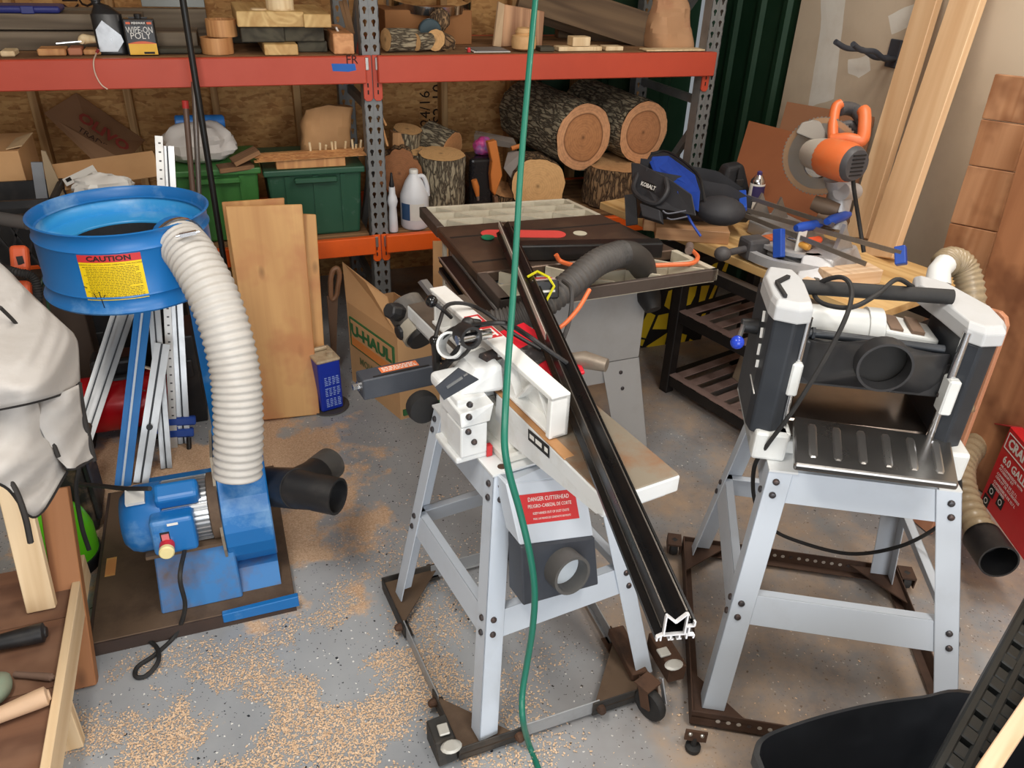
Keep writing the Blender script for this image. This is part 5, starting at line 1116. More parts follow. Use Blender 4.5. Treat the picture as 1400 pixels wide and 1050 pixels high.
build('gear_case', MB().tube([hd(1110, 210, 3.06), mA, mA.lerp(mB, 0.3)], [0.055, 0.062, 0.07], 20), plain('gear_grey', (188, 180, 168), 0.5, 0.2), ms, smooth=True)
mot = build('motor_housing', MB().tube([mA.lerp(mB, 0.1), mA.lerp(mB, 0.25), mB, mB.lerp(mA, -0.2)], [0.064, 0.072, 0.074, 0.068], 22), msor, ms, smooth=True)
mC = hd(1172, 226, 2.86); vt = build('motor_end_cap', MB().tube([mB, mB.lerp(mC, 0.6), mC], [0.066, 0.066, 0.055], 20), msdk, mot, smooth=True)
dvn = (mC-mB).normalized(); 
for k in range(6):
    o = mC+dvn*0.001+Vector((0, 0, 0.036-0.0145*k)); sd = dvn.cross(Vector((0, 0, 1))).normalized(); build('vent_slot', MB().bar(o-sd*0.03, o+sd*0.03, 0.006, 0.004, (0, 0, 1)), ink_black, vt)
hnd = build('handle', MB().tube([hd(1141, 190, 3.0), hd(1142, 165, 3.02), hd(1145, 146, 3.03), hd(1152, 141, 3.03)], [0.022, 0.020, 0.020, 0.016], 12, sub=4).tube([hd(1141, 190, 3.0), hd(1160, 192, 2.97), hd(1181, 190, 2.95), hd(1182, 170, 2.95), hd(1184, 155, 2.96), hd(1178, 150, 2.97)], [0.022, 0.022, 0.026, 0.024, 0.024, 0.018], 12, sub=4) if False else MB().tube(spline([hd(1139, 196, 3.0), hd(1139, 170, 3.02), hd(1143, 147, 3.03), hd(1150, 142, 3.03)], 5), 0.020, 12).tube(spline([hd(1136, 192, 3.0), hd(1158, 190, 2.97), hd(1178, 192, 2.95), hd(1182, 172, 2.95), hd(1182, 155, 2.96), hd(1180, 151, 2.97)], 5), 0.024, 12), msor, ms, smooth=True)
build('handle_grip', MB().tube(spline([hd(1146, 150, 3.04), hd(1157, 148, 3.06), hd(1170, 152, 3.06), hd(1180, 165, 3.0)], 5), 0.026, 12), msdk, hnd, smooth=True)
build('handle_web', MB().tube(spline([hd(1150, 172, 3.05), hd(1164, 170, 3.05), hd(1174, 182, 3.02)], 4), 0.016, 10), msdk, hnd, smooth=True)
build('pivot_arm', MB().tube([hd(1146, 240, 3.06), hd(1150, 262, 3.10), hd(1146, 292, 3.12), hd(1140, 315, 3.13)], [0.055, 0.05, 0.04, 0.05], 14), cast_al, ms, smooth=True)
build('pivot_hub', MB().cyl(hd(1150, 262, 3.04), hd(1168, 262, 3.12), 0.034, 18), cast_al, ms, smooth=True)
build('lower_guard', MB().tube([hd(1112, 277, 3.12), hd(1128, 283, 3.10), hd(1146, 288, 3.08)], [0.03, 0.036, 0.028], 10), plain('guard_worn', (110, 92, 76), 0.55, 0.2), ms, smooth=True)
build('trunnion', MB().tube([hd(1120, 295, 3.14), hd(1136, 302, 3.12), hd(1156, 296, 3.12)], [0.045, 0.05, 0.035], 10), plain('trunnion_rust', (120, 98, 80), 0.55, 0.5, wear=(70, 58, 50), amt=0.7), ms, smooth=True)
build('cord', MB().tube(spline([hd(1166, 243, 2.92), hd(1168, 262, 2.95), hd(1174, 300, 3.02), hd(1181, 345, 3.03)], 6), 0.008, 8), black_rubber, ms, smooth=True)
# ------------------------------------------------------------------ things lying on the bench
bluep = plain('clamp_blue', (34, 78, 176), 0.4, 0.0, wear=(60, 104, 196), amt=0.3)
bar_m = plain('clamp_bar_steel', (168, 160, 150), 0.35, 0.8, wear=(120, 108, 98), amt=0.5)
def clamp(label, a, b, jaws, handles, extra=None):
    a = Wz(*a); b = Wz(*b); t = thing('bar_clamp', label, 'clamp', (a+b)/2, 'blue bar clamps on the bench'); d = (b-a).normalized()
    build('bar', MB().bar(a, b, 0.006, 0.018), bar_m, t)
    for (p, q, w_) in jaws: build('jaw', MB().bar(Wz(*p), Wz(*q), w_, w_*1.3, d), bluep, t, bevel=0.004, seg=2)
    for (p, q, m_) in handles: build('grip', MB().tube([Wz(*p), Wz(*p).lerp(Wz(*q), 0.2), Wz(*p).lerp(Wz(*q), 0.8), Wz(*q)], [0.013, 0.02, 0.02, 0.012], 10), bluep if m_ else black_plastic, t, smooth=True)
    return t
clamp('bar clamp nearest the spray can, with blue jaw by the bag', (1005, 264, 0.97), (1140, 308, 0.97), [((1015, 263, 0.98), (1016, 286, 0.95), 0.024)], [((1130, 303, 0.98), (1161, 293, 0.98), True)])
clamp('longest bar clamp, its blue jaw overhanging the near bench end', (1020, 287, 0.94), (1232, 346, 0.94), [((1231, 337, 0.955), (1232, 362, 0.90), 0.030)], [((1088, 312, 0.95), (1123, 306, 0.95), True)])
clamp('bar clamp with tall blue jaw and black handle before the saw', (1018, 294, 0.925), (1184, 361, 0.90), [((1065, 313, 0.945), (1065, 352, 0.845), 0.030)], [((1062, 354, 0.83), (1102, 368, 0.815), False)])
def screwdriver(label, p, q, tip, m_):
    p, q, tip = Wz(*p), Wz(*q), Wz(*tip); t = thing('screwdriver', label, 'screwdriver', p)
    build('handle', MB().tube([p, p.lerp(q, 0.15), p.lerp(q, 0.75), q], [0.012, 0.017, 0.014, 0.008], 8), m_, t, smooth=True); build('shaft', MB().cyl(q, tip, 0.004, 8), chrome, t)
screwdriver('screwdriver with orange handle on the mitre saw base', (1122, 328, 0.90), (1098, 330, 0.90), (1078, 325, 0.90), plain('handle_orange', (232, 92, 52), 0.4))
screwdriver('screwdriver with varnished yellow wooden handle by the orange one', (1107, 338, 0.885), (1092, 333, 0.885), (1076, 327, 0.885), plain('handle_yellow_wood', (222, 160, 70), 0.4))
pale_block = wood('pale_block', (232, 204, 172), (206, 168, 130), 1.2, 0.6, axis=0)
b0 = Wz(1134, 384, BZ+0.028); b1 = Wz(1203, 377, BZ+0.028); tag(board('wood_block', b0+Vector((0, 0.03, 0)), b1+Vector((0, 0.03, 0)), 0.085, 0.055, pale_block), 'pale timber offcut on bench end behind planer handle', 'wood block')
b0 = Wz(1098, 383, BZ+0.011); b1 = Wz(1128, 392, BZ+0.011); tag(board('wood_scrap', b0, b1, 0.05, 0.02, pale_block), 'thin pale wood scrap between saw base and planer', 'wood scrap')
b0 = Wz(1112, 377, BZ+0.012); b1 = Wz(1124, 396, BZ+0.012); tag(build('square_bar', MB().bar(b0, b1, 0.02, 0.02), plain('grey_bar', (120, 118, 114), 0.4, 0.6), bevel=0.002), 'short grey steel bar by the pale offcut', 'steel bar')
q = Wz(1102, 298, 0.99); 
tag(build('paper_tag', MB().b2((q.x-0.02, q.y-0.004, BZ+0.06), (q.x+0.02, q.y+0.004, 0.945)), white_lbl, bevel=0.002), 'small white block standing behind the clamps', 'block')
# shavings heap on the bench
mb = MB(); rs = random.Random(11)
for k in range(260):
    p = Wz(1118+rs.gauss(0, 16), 384+rs.gauss(0, 5), BZ+0.003+rs.random()*0.006); a = rs.random()*6.3; l_ = 0.006+rs.random()*0.010; d = Vector((cos(a)*l_, sin(a)*l_, rs.random()*0.004)); s = Vector((-sin(a), cos(a), 0))*0.003
    mb.add([p, p+d, p+d+s, p+s], [(0, 1, 2, 3)])
sh = build('wood_shavings', mb, plain('shaving_pale', (226, 196, 160), 0.8), stuff=True); tag(sh, 'pale wood shavings on the bench by the saw', 'shavings')
# spray can
sp_ = Wz(1034, 272, BZ); sp_ = sp_.lerp(Wz(1034, 272, BZ+0.06), 0.0); s0 = Wd(1034, 262, 3.62); zc0 = BZ
can = thing('spray_can', 'silver spray can with white and purple label before brown hardboard', 'spray can', s0)
Mz = Matrix.Translation((s0.x, s0.y, BZ))
htop = Wy(1037, 234, s0.y).z-BZ
build('can_body', MB().lathe([(0.033, 0), (0.035, 0.006), (0.035, htop*0.72), (0.034, htop*0.74)], Mz, 24), white_lbl, can, smooth=True)
build('label_band', MB().lathe([(0.0354, htop*0.36), (0.0354, htop*0.70)], Mz, 24, False, False, radians(200), radians(330)), plain('purple_label', (64, 56, 104), 0.4), can, smooth=True)
build('can_shoulder', MB().lathe([(0.034, htop*0.74), (0.033, htop*0.80), (0.018, htop*0.90), (0.014, htop*0.92)], Mz, 24), chrome, can, smooth=True)
build('nozzle', MB().lathe([(0.012, htop*0.92), (0.012, htop*0.98), (0.006, htop)], Mz, 14), plain('nozzle_violet', (78, 64, 120), 0.4), can, smooth=True)
# hardboard sheets
hardb = plain('hardboard_brown', (142, 84, 50), 0.7, 0.0, wear=(122, 70, 40), amt=0.4, scale=3)
hb2 = plain('hardboard_grey_brown', (150, 104, 74), 0.75, 0.0, wear=(124, 88, 62), amt=0.5, scale=3)
def sheet(name, label, cat, pts, th, mat_, back):
    P = [Wd(*p) for p in pts]; n_ = (P[1]-P[0]).cross(P[-1]-P[0]).normalized(); n_ = n_ if n_.dot(FW) > 0 else -n_; n = len(P)
    o = build(name, MB().add(P+[p+n_*th for p in P], [tuple(range(n)), tuple(range(2*n-1, n-1, -1))]+[(i, i+n, (i+1) % n+n, (i+1) % n) for i in range(n)]), mat_); 
    return tag(o, label, cat)
sheet('hardboard_sheet', 'smooth reddish brown hardboard sheet leaning behind the spray can', 'hardboard', [(984, 300, 3.75), (1118, 318, 3.42), (1146, 196, 3.62), (1024, 165, 3.98)], 0.006, hardb, 0)
sheet('hardboard_sheet', 'dull grey brown sheet leaning against the wall behind the saw', 'hardboard', [(1050, 230, 4.02), (1170, 262, 3.66), (1196, 160, 3.74), (1076, 139, 4.12)], 0.008, hb2, 0)
# black tool pouch next to the rack post
tp_ = Wd(1010, 250, 3.62); pch = thing('tool_pouch', 'black tool pouch with buckle strap beside the rack post', 'pouch', (tp_.x, tp_.y, BZ))
build('pouch', MB().add([tp_+Vector(v) for v in ((-0.10, 0, -0.13), (0.12, 0.0, -0.13), (0.13, 0.12, -0.13), (-0.09, 0.12, -0.13), (-0.06, 0.02, 0.07), (0.03, 0.02, 0.08), (0.04, 0.10, 0.08), (-0.05, 0.10, 0.07))], [(0, 3, 2, 1), (4, 5, 6, 7), (0, 1, 5, 4), (1, 2, 6, 5), (2, 3, 7, 6), (3, 0, 4, 7)]), plain('black_nylon', (30, 30, 33), 0.7, wear=(56, 56, 60), amt=0.4), pch, bevel=0.02, seg=3)
build('buckle', MB().box(tp_+Vector((0, -0.004, 0.0)), (0.04, 0.012, 0.035)), black_plastic, pch, bevel=0.003); build('strap', MB().bar(tp_+Vector((0.0, 0.0, 0.07)), tp_+Vector((0.0, -0.006, -0.10)), 0.028, 0.004, (0, -1, 0)), MATS['black_nylon'], pch)
# ------------------------------------------------------------------ timber blocks and tool bag at the far end of the bench
blk = wood('laminated_block', (212, 166, 122), (182, 132, 92), 1.0, 0.55, axis=0)
z1 = BZ+0.055
for k, (a, b, lab) in enumerate((((867, 302), (935, 318), 'laminated pine block under tool bag, further of two'), ((898, 312), (975, 333), 'laminated pine block under tool bag, nearer of two'))):
    p = Wz(*a, z1); 
wb0, wb1 = Wz(880, 312, z1-0.027), Wz(960, 318, z1-0.027); dirb = (wb1-wb0).normalized(); nb_ = Vector((-dirb.y, dirb.x, 0))
tag(board('wood_block', wb0+nb_*0.10, wb0+nb_*0.10+dirb*0.34, 0.10, 0.054, blk), 'laminated pine block under the bag, farther of two', 'wood block')
tag(board('wood_block', wb0-nb_*0.005+dirb*0.05, wb0-nb_*0.005+dirb*0.36, 0.10, 0.054, blk), 'laminated pine block under the bag, nearer of two', 'wood block')
bag = thing('tool_bag', 'open black tool bag with blue lining on the far bench end', 'tool bag', Wz(930, 300, z1))
nyl = plain('bag_black_nylon', (44, 44, 48), 0.65, 0.0, wear=(62, 62, 66), amt=0.45, scale=8, bump=0.15, bscale=120)
nylb = plain('bag_blue_lining', (30, 70, 168), 0.6, 0.0, wear=(22, 50, 128), amt=0.4)
A0 = Wz(884, 306, z1); A1 = Wz(1002, 318, BZ+0.03); ax_ = (A1-A0); Lb = ax_.length; ax_.normalize(); ay_ = Vector((-ax_.y, ax_.x, 0)).normalized()
BGM = axes(A0, (ax_.x, ax_.y, 0)); BGM.translation = Vector((A0.x, A0.y, z1))
def bagp(u, v):
    # u along the bag, v around from front hem over the bottom to rear hem
    w_ = 0.115*(1-0.25*abs(2*u-1)**3); a = pi*v; x = -0.03+u*(Lb+0.09)
    y = -cos(a)*w_*(1.0+0.15*sin(a)); hmax = (0.235-0.065*u-0.05*max(0, u-0.75)*4); z = hmax*(1-sin(a)**0.55*1.0) if sin(a) > 0 else hmax
    n_ = 0.010*mnoise.noise(Vector((x*9, v*7, 1.3)))
    return Vector((x, 0.09+y+n_, max(z, 0.0)+abs(n_)*0.3))
body = MB().grid(lambda u, v: BGM @ bagp(u, v), 22, 26)
for side in (0.0, 1.0):
    ring_ = [BGM @ bagp(side, j/26) for j in range(27)]; c_ = sum(ring_, Vector())/27; body.add([c_]+ring_, [(0, j+1, j+2) for j in range(26)])
build('bag_body', body, nyl, bag, smooth=True, autosm=70)
def bq(x, y, z): return BGM @ Vector((x, y, z))
def flap(name, pts, mat_, par, th=0.012):
    P = pts; n_ = (P[1]-P[0]).cross(P[3]-P[0]).normalized()*th; return build(name, MB().hexa([P[0], P[1], P[2], P[3], P[0]+n_, P[1]+n_, P[2]+n_, P[3]+n_]), mat_, par, bevel=0.004, seg=2)
def psheet(name, pts, th, mat_, par):
    P = [Wd(*p) for p in pts]; n = len(P); k = (CAM-P[0]).normalized()*th; return build(name, MB().add(P+[p-k for p in P], [tuple(range(n)), tuple(range(2*n-1, n-1, -1))]+[(i, i+n, (i+1) % n+n, (i+1) % n) for i in range(n)]), mat_, par, bevel=0.004)
fl1 = psheet('front_flap', [(863, 222, 3.32), (876, 224, 3.28), (912, 242, 3.14), (946, 266, 3.03), (952, 296, 3.0), (900, 285, 3.10), (864, 262, 3.26)], 0.015, nyl, bag)
fl2 = psheet('rear_flap', [(884, 219, 3.46), (890, 209, 3.46), (914, 208, 3.42), (954, 236, 3.22), (963, 262, 3.14), (962, 300, 3.12), (905, 270, 3.30)], 0.015, nyl, bag)
psheet('blue_lining', [(888, 222, 3.40), (892, 214, 3.41), (914, 213, 3.37), (950, 239, 3.17), (957, 262, 3.09), (955, 290, 3.06), (905, 262, 3.24)], 0.006, nylb, fl2)
build('rim_piping', MB().tube(spline([Wd(890, 210, 3.42), Wd(914, 208, 3.38), Wd(952, 236, 3.18), Wd(961, 262, 3.09), Wd(968, 300, 3.06)], 5), 0.006, 6), plain('piping_dark', (20, 20, 22), 0.6), fl2, smooth=True)
build('blue_piping', MB().tube(spline([Wd(927, 262, 3.09), Wd(936, 285, 3.06), Wd(946, 305, 3.04), Wd(958, 323, 3.03)], 5), 0.005, 6), nylb, bag, smooth=True)
build('handle', MB().tube(spline([Wd(872, 238, 3.28), Wd(866, 258, 3.22), Wd(878, 272, 3.16), Wd(898, 278, 3.12), Wd(912, 262, 3.10), Wd(910, 245, 3.14)], 5), 0.011, 8), plain('bag_strap', (44, 43, 46), 0.6), bag, smooth=True)
pk = [Wd(878, 282, 3.16), Wd(906, 292, 3.09), Wd(908, 308, 3.07), Wd(882, 300, 3.13)]; flap('pocket', [pk[0], pk[1], pk[2], pk[3]], nyl, bag, -0.03)
build('pocket_piping', MB().tube(spline([Wd(906, 288, 3.05), Wd(914, 292, 3.05), Wd(938, 288, 3.04)], 4), 0.003, 6).tube(spline([Wd(912, 298, 3.05), Wd(920, 300, 3.04), Wd(940, 296, 3.03)], 4), 0.003, 6), plain('grey_piping', (104, 106, 116), 0.5), bag, smooth=True)
lb = [Wd(879, 257, 3.13), Wd(896, 264, 3.08), Wd(896, 252, 3.08), Wd(879, 246, 3.13)]; flap('badge', [lb[0], lb[1], lb[2], lb[3]], ink_black, bag, 0.003)
xv = (lb[1]-lb[0]).normalized(); yv = (lb[3]-lb[0]).normalized(); zv = xv.cross(yv).normalized(); zv = zv if zv.dot(CAM-lb[0]) > 0 else -zv; yv = zv.cross(xv)
M = Matrix((xv, yv, zv)).transposed().to_4x4(); M.translation = (lb[0]+lb[1]+lb[2]+lb[3])/4+zv*0.006
text(bag, 'KOBALT', M, 0.022, white_lbl, bold=0.0006)
fp_ = Wd(866, 290, 3.3)
build('side_strap', MB().bar(Wd(862, 266, 3.30), Wd(864, 308, 3.30), 0.05, 0.01, toc), nyl, bag)
sl = Wd(975, 300, 3.02); build('bag_end', MB().sphere(Wd(985, 288, 3.10), 0.10, 18, 0.55), nyl, bag, smooth=True)
# ------------------------------------------------------------------ wall hook
hk = thing('wall_hook', 'grey double prong wall hook on the drywall', 'hook', Wx(1222, 70, RX-0.012))
hp = Wx(1222, 70, RX-0.02); build('back_plate', MB().b2((hp.x-0.004, hp.y-0.035, hp.z-0.07), (hp.x+0.008, hp.y+0.035, hp.z+0.05)), charcoal, hk, bevel=0.004)
for s, (tx, ty) in ((1, (1142, 57)), (-1, (1166, 60))):
    tip = Wx(tx, ty, RX-0.34); b_0 = hp+Vector((0, 0.02*s, -0.03)); pts = [b_0, b_0.lerp(tip, 0.25)+Vector((0, 0, -0.015)), b_0.lerp(tip, 0.5)+Vector((0, 0, 0.0)), b_0.lerp(tip, 0.78)+Vector((0, 0, -0.012)), tip]
    build('prong', MB().tube(pts, 0.012, 10, sub=6), charcoal, hk, smooth=True)
# ------------------------------------------------------------------ boards leaning at the wall
plank_l = wood('new_pine_board', (220, 186, 146), (194, 152, 110), 0.6, 0.55, axis=0, knots=0.95)
def lean(name, label, cat, base, top, wd, th, mat_, zb=BZ, xt=2.95, group=None):
    b = Wz(*base, zb) if len(base) == 2 else Vector(base); t = Wx(*top, xt); d = (t-b); t2 = b+d*1.05; b2 = b
    o = board(name, b2, t2, wd, th, mat_, up=(-1, 0, 0.2)); return tag(o, label, cat, group)
lean('pine_board', 'left of the two new pine boards leaning above the bench', 'board', (1172, 326), (1276, -20), 0.115, 0.035, plank_l)
lean('pine_board', 'right of the two new pine boards leaning above the bench', 'board', (1203, 352), (1330, -20), 0.150, 0.035, plank_l, xt=2.90)
# slab of square plywood panels
fir = wood('fir_ply', (194, 146, 108), (160, 110, 74), 0.5, 0.6, axis=2, knots=0.4, stain=(120, 74, 46))
XP = 2.80
pan = thing('panelled_slab', 'tall reddish slab of nailed square plywood pieces at right wall', 'panel', Wx(1330, 300, XP))
def xq(px, py, x=XP): return Wx(px, py, x)
rows = [((1360, 101), (1425, 108)), ((1341, 163), (1405, 172)), ((1323, 226), (1385, 236)), ((1298, 305), (1362, 318)), ((1280, 372), (1340, 388)), ((1262, 440), (1322, 460))]
for k_, ((a, b), (c, d)) in enumerate(zip(rows, rows[1:]+[rows[-1]])):
    P = [xq(*c), xq(*d), xq(*b), xq(*a)]
    if k_ == len(rows)-1: P[0].z = P[1].z = 0.002
    P = [P[0]+Vector((0, 0, 0.003)), P[1]+Vector((0, 0, 0.003)), P[2], P[3]]
    build('panel_piece', MB().hexa([p for p in P]+[p+Vector((0.022, 0, 0)) for p in P]), fir, pan, bevel=0.003)
redwood = wood('red_plank', (176, 122, 84), (142, 92, 60), 0.5, 0.6, axis=2, knots=0.3, stain=(110, 66, 42))
def xsheet(name, label, cat, pts, x, th, mat_): 
    P = [Wx(a, b, x) for a, b in pts]; P[0].z = P[1].z = 0.004; n = len(P); o = build(name, MB().add(P+[p+Vector((th, 0, 0)) for p in P], [tuple(range(n)), tuple(range(2*n-1, n-1, -1))]+[(i, i+n, (i+1) % n+n, (i+1) % n) for i in range(n)]), mat_, bevel=0.003); return tag(o, label, cat)
xsheet('plank', 'wide reddish plank leaning right of the panelled slab', 'plank', [(1300, 560), (1440, 640), (1480, 230), (1402, 185), (1345, 380)], 2.72, 0.03, redwood)
xsheet('plywood_board', 'pinkish board with a rounded corner behind the planer', 'board', [(1282, 605), (1318, 612), (1376, 446), (1374, 434), (1366, 426), (1352, 422), (1322, 416)], 2.30, 0.018, wood('pink_ply', (206, 146, 112), (180, 118, 86), 0.5, 0.5, axis=2))
# ------------------------------------------------------------------ ribbed clear hoses
hose_c = plain('clear_ribbed_hose', (158, 140, 112), 0.3, 0.0, wear=(122, 104, 80), amt=0.5, scale=14)
def hose(label, pts, r, amp, per, sub, name='hose'):
    t = thing(name, label, 'hose', Vector(pts[-1])); P = spline(pts, sub); build('ribbed_tube', MB().tube(P, r, 16, True, rfun=lambda i, N: r+amp*(0.5+0.5*cos(2*pi*i/per))), hose_c, t, smooth=True, autosm=180); return t
h1_ = hose('clear ribbed hose arching over the planer at right', [Wd(*q) for q in ((1291, 362, 2.42), (1299, 356, 2.43), (1314, 362, 2.44), (1324, 382, 2.44), (1328, 420, 2.44), (1322, 480, 2.46), (1312, 560, 2.5))], 0.038, 0.006, 4, 16)
build('white_elbow', MB().tube([Wd(1282, 388, 2.30), Wd(1284, 370, 2.30), Wd(1292, 361, 2.32)], [0.036, 0.032, 0.032], 16), pw, h1_, smooth=True)
h2_ = hose('ribbed hose with a black cuff on floor right of planer', [Wd(*q) for q in ((1450, 556, 3.05), (1412, 568, 3.15), (1352, 596, 3.22), (1322, 622, 3.08), (1313, 650, 2.95), (1322, 690, 2.82), (1345, 735, 2.68))], 0.046, 0.007, 4, 16)
cu0, cu1 = Wd(1343, 735, 2.68), Wd(1366, 768, 2.56); ck = build('cuff', MB().pipe(cu0, cu1, 0.063, 0.057, 28).cyl(cu0, cu0.lerp(cu1, 0.1), 0.063, 28), black_plastic, h2_, smooth=True)
dc_ = (cu1-cu0).normalized(); build('cuff_label', MB().box((0, 0, 0), (0.03, 0.025, 0.001), Matrix.Translation(cu0.lerp(cu1, 0.55)+Vector((0.0, -0.031, 0.055))) @ facing((0, 0, 0), Vector((0.5, -0.3, 0.8)))), plain('cuff_sticker', (206, 176, 150), 0.6), ck)
# ------------------------------------------------------------------ red carton
ca_ = Wz(1340, 682, 0); cb_ = Wz(1400, 766, 0); u_ = (cb_-ca_).normalized(); v_ = Vector((-u_.y, u_.x, 0)); v_ = v_ if v_.x > 0 else -v_
hz = min((abs((Vector((ca_.x, ca_.y, z))-CAM).normalized().cross(ray(1371, 581).normalized()).length), z) for z in [0.2+0.005*i for i in range(80)])[1]
carton = thing('red_carton', 'red compressor carton with white lettering at the right edge', 'carton', ca_)
cred = plain('carton_red', (206, 32, 38), 0.45, 0.0, wear=(178, 22, 30), amt=0.25)
LX_, DX_ = 0.55, 0.36
e8 = lambda z: [ca_+Vector((0, 0, z)), ca_+u_*LX_+Vector((0, 0, z)), ca_+u_*LX_+v_*DX_+Vector((0, 0, z)), ca_+v_*DX_+Vector((0, 0, z))]
build('box', MB().hexa(e8(0.0)+e8(hz)), cred, carton)
build('flap', MB().hexa([ca_+Vector((0, 0, hz)), ca_+v_*DX_+Vector((0, 0, hz)), ca_+v_*DX_-u_*0.12+Vector((0, 0, hz-0.06)), ca_-u_*0.12+Vector((0, 0, hz-0.06))]+[p+Vector((0, 0, 0.004)) for p in (ca_+Vector((0, 0, hz)), ca_+v_*DX_+Vector((0, 0, hz)), ca_+v_*DX_-u_*0.12+Vector((0, 0, hz-0.06)), ca_-u_*0.12+Vector((0, 0, hz-0.06)))]), plain('carton_dull_red', (168, 44, 44), 0.6), carton)
nrm_ = -v_
def cf(x, z, off=0.0015): return ca_+u_*x+Vector((0, 0, z))+nrm_*off
def ctext(s, x, z, size, **k): M = Matrix((u_, Vector((0, 0, 1)), nrm_)).transposed().to_4x4(); M.translation = cf(x, z); text(carton, s, M, size, white_lbl, align='LEFT', **k)
k_ = hz/0.36
ctext('CRAFTSMAN', 0.028, hz-0.052*k_, 0.055*k_, bold=0.002)
fr_ = MB(); 
for a, b in (((0.012, hz-0.085*k_), (0.5, hz-0.085*k_)), ((0.012, hz-0.018*k_), (0.5, hz-0.018*k_)), ((0.012, hz-0.085*k_), (0.012, hz-0.018*k_))): fr_.bar(cf(*a), cf(*b), 0.004, 0.001, nrm_)
build('logo_frame', fr_, white_lbl, carton)
ctext('6.0 GALLON', 0.035, hz-0.125*k_, 0.045*k_, bold=0.001)
ctext('AIR COMPRESSOR WITH\nACCESSORY KIT', 0.035, hz-0.165*k_, 0.016*k_); ctext('COMPRESOR DE 22.7 L\nCON KIT DE ACCESORIOS', 0.035, hz-0.205*k_, 0.016*k_); ctext('COMPRESSEUR DE 22.7 L\nACCESSOIRES', 0.035, hz-0.245*k_, 0.016*k_)
for x, z in ((0.045, 0.075), (0.115, 0.075), (0.035, 0.022)):
    ic = build('icon_square', MB().hexa([cf(x-0.02, z-0.022, 0.0), cf(x+0.024, z-0.022, 0.0), cf(x+0.024, z+0.022, 0.0), cf(x-0.02, z+0.022, 0.0), cf(x-0.02, z-0.022), cf(x+0.024, z-0.022), cf(x+0.024, z+0.022), cf(x-0.02, z+0.022)]), ink_black, carton)
    Mi = Matrix((u_, Vector((0, 0, 1)), nrm_)).transposed().to_4x4(); Mi.translation = cf(x+0.002, z, 0.002)
    build('icon_ring', MB().lathe([(0.009, 0), (0.013, 0)], Mi, 14, False, False), white_lbl, ic)
# ================================================================== things on the pallet rack
ZU, ZL = 1.4205, 0.5905
def PB(x0, y0, x1, y1, Y, dep, zb=None):
    """room box seen in front of plane Y: returns (lo, hi); its foot is set down on zb"""
    a = Wy(x0, (y0+y1)/2, Y).x; b = Wy(x1, (y0+y1)/2, Y).x; zt = Wy((x0+x1)/2, y0, Y).z; z0 = Wy((x0+x1)/2, y1, Y).z if zb is None else zb
    return (a, Y, z0), (b, Y+dep, zt)
weath = wood('weathered_plank', (130, 116, 98), (84, 72, 60), 0.7, 0.85, axis=0)
palew = wood('pale_turned_wood', (238, 216, 176), (216, 186, 140), 1.2, 0.6, axis=2)
tanw = wood('tan_turned_wood', (214, 160, 104), (180, 122, 74), 1.2, 0.6, axis=2)
lumb = wood('lumber_end', (222, 190, 130), (190, 150, 92), 0.8, 0.65, axis=0)
darkl = wood('dark_old_lumber', (84, 80, 66), (54, 50, 42), 0.8, 0.85, axis=0)
card = plain('cardboard', (206, 162, 116), 0.85, 0.0, wear=(186, 140, 96), amt=0.4, scale=4, spec=0.2)
card_d = plain('cardboard_dark', (150, 104, 66), 0.85, 0.0, wear=(126, 86, 54), amt=0.4, scale=4, spec=0.2)
def solo(o, label, cat, group=None): return tag(o, label, cat, group)
def boxthing(name, label, cat, px, Y, dep, mat_, zb, bevel=0.003, group=None):
    lo, hi = PB(*px, Y, dep, zb); return solo(build(name, MB().b2(lo, hi), mat_, bevel=bevel, seg=2), label, cat, group)
# upper left bay
pl_ = Wy(0, 60, 4.0)
solo(board('plank', (-1.0, 4.06, ZU+0.035), (Wy(272, 60, 4.0).x, 4.02, ZU+0.035), 0.20, 0.07, weath), 'weathered grey plank lying along the shelf, lower one', 'plank')
solo(board('plank', (-1.0, 4.08, ZU+0.105), (Wy(200, 60, 4.0).x, 4.05, ZU+0.105), 0.17, 0.06, weath), 'weathered grey plank lying on another under navy case', 'plank')
nc = thing('tool_case', 'navy plastic case on the weathered planks, top left', 'tool case', (-0.85, 4.05, ZU+0.136))
lo, hi = PB(-40, 8, 84, 34, 3.98, 0.16, ZU+0.136); navy = plain('navy_plastic', (40, 48, 120), 0.45, 0.0, wear=(58, 64, 140), amt=0.4)
build('case_body', MB().b2(lo, hi), navy, nc, bevel=0.014, seg=3); build('latch', MB().box((hi[0]-0.12, lo[1]-0.003, (lo[2]+hi[2])/2), (0.05, 0.008, 0.03)), navy, nc, bevel=0.003)
solo(board('bandsaw_strip', Vector((Wy(200, 40, 4.3).x, 4.3, ZU+0.17)), Vector((Wy(285, 40, 4.3).x, 4.28, ZU+0.17)), 0.02, 0.06, plain('dull_grey_strip', (138, 140, 136), 0.5, 0.5)), 'dull grey strip standing at the back above the planks', 'strip')
build_ = [(Wy(200, 40, 4.3).x, 4.3)]
solo(board('plank', (Wy(120, 40, 4.3).x-0.2, 4.29, ZU+0.068), (Wy(285, 40, 4.3).x, 4.27, ZU+0.068), 0.07, 0.135, weath), 'dark plank on edge at the back of the shelf', 'plank')
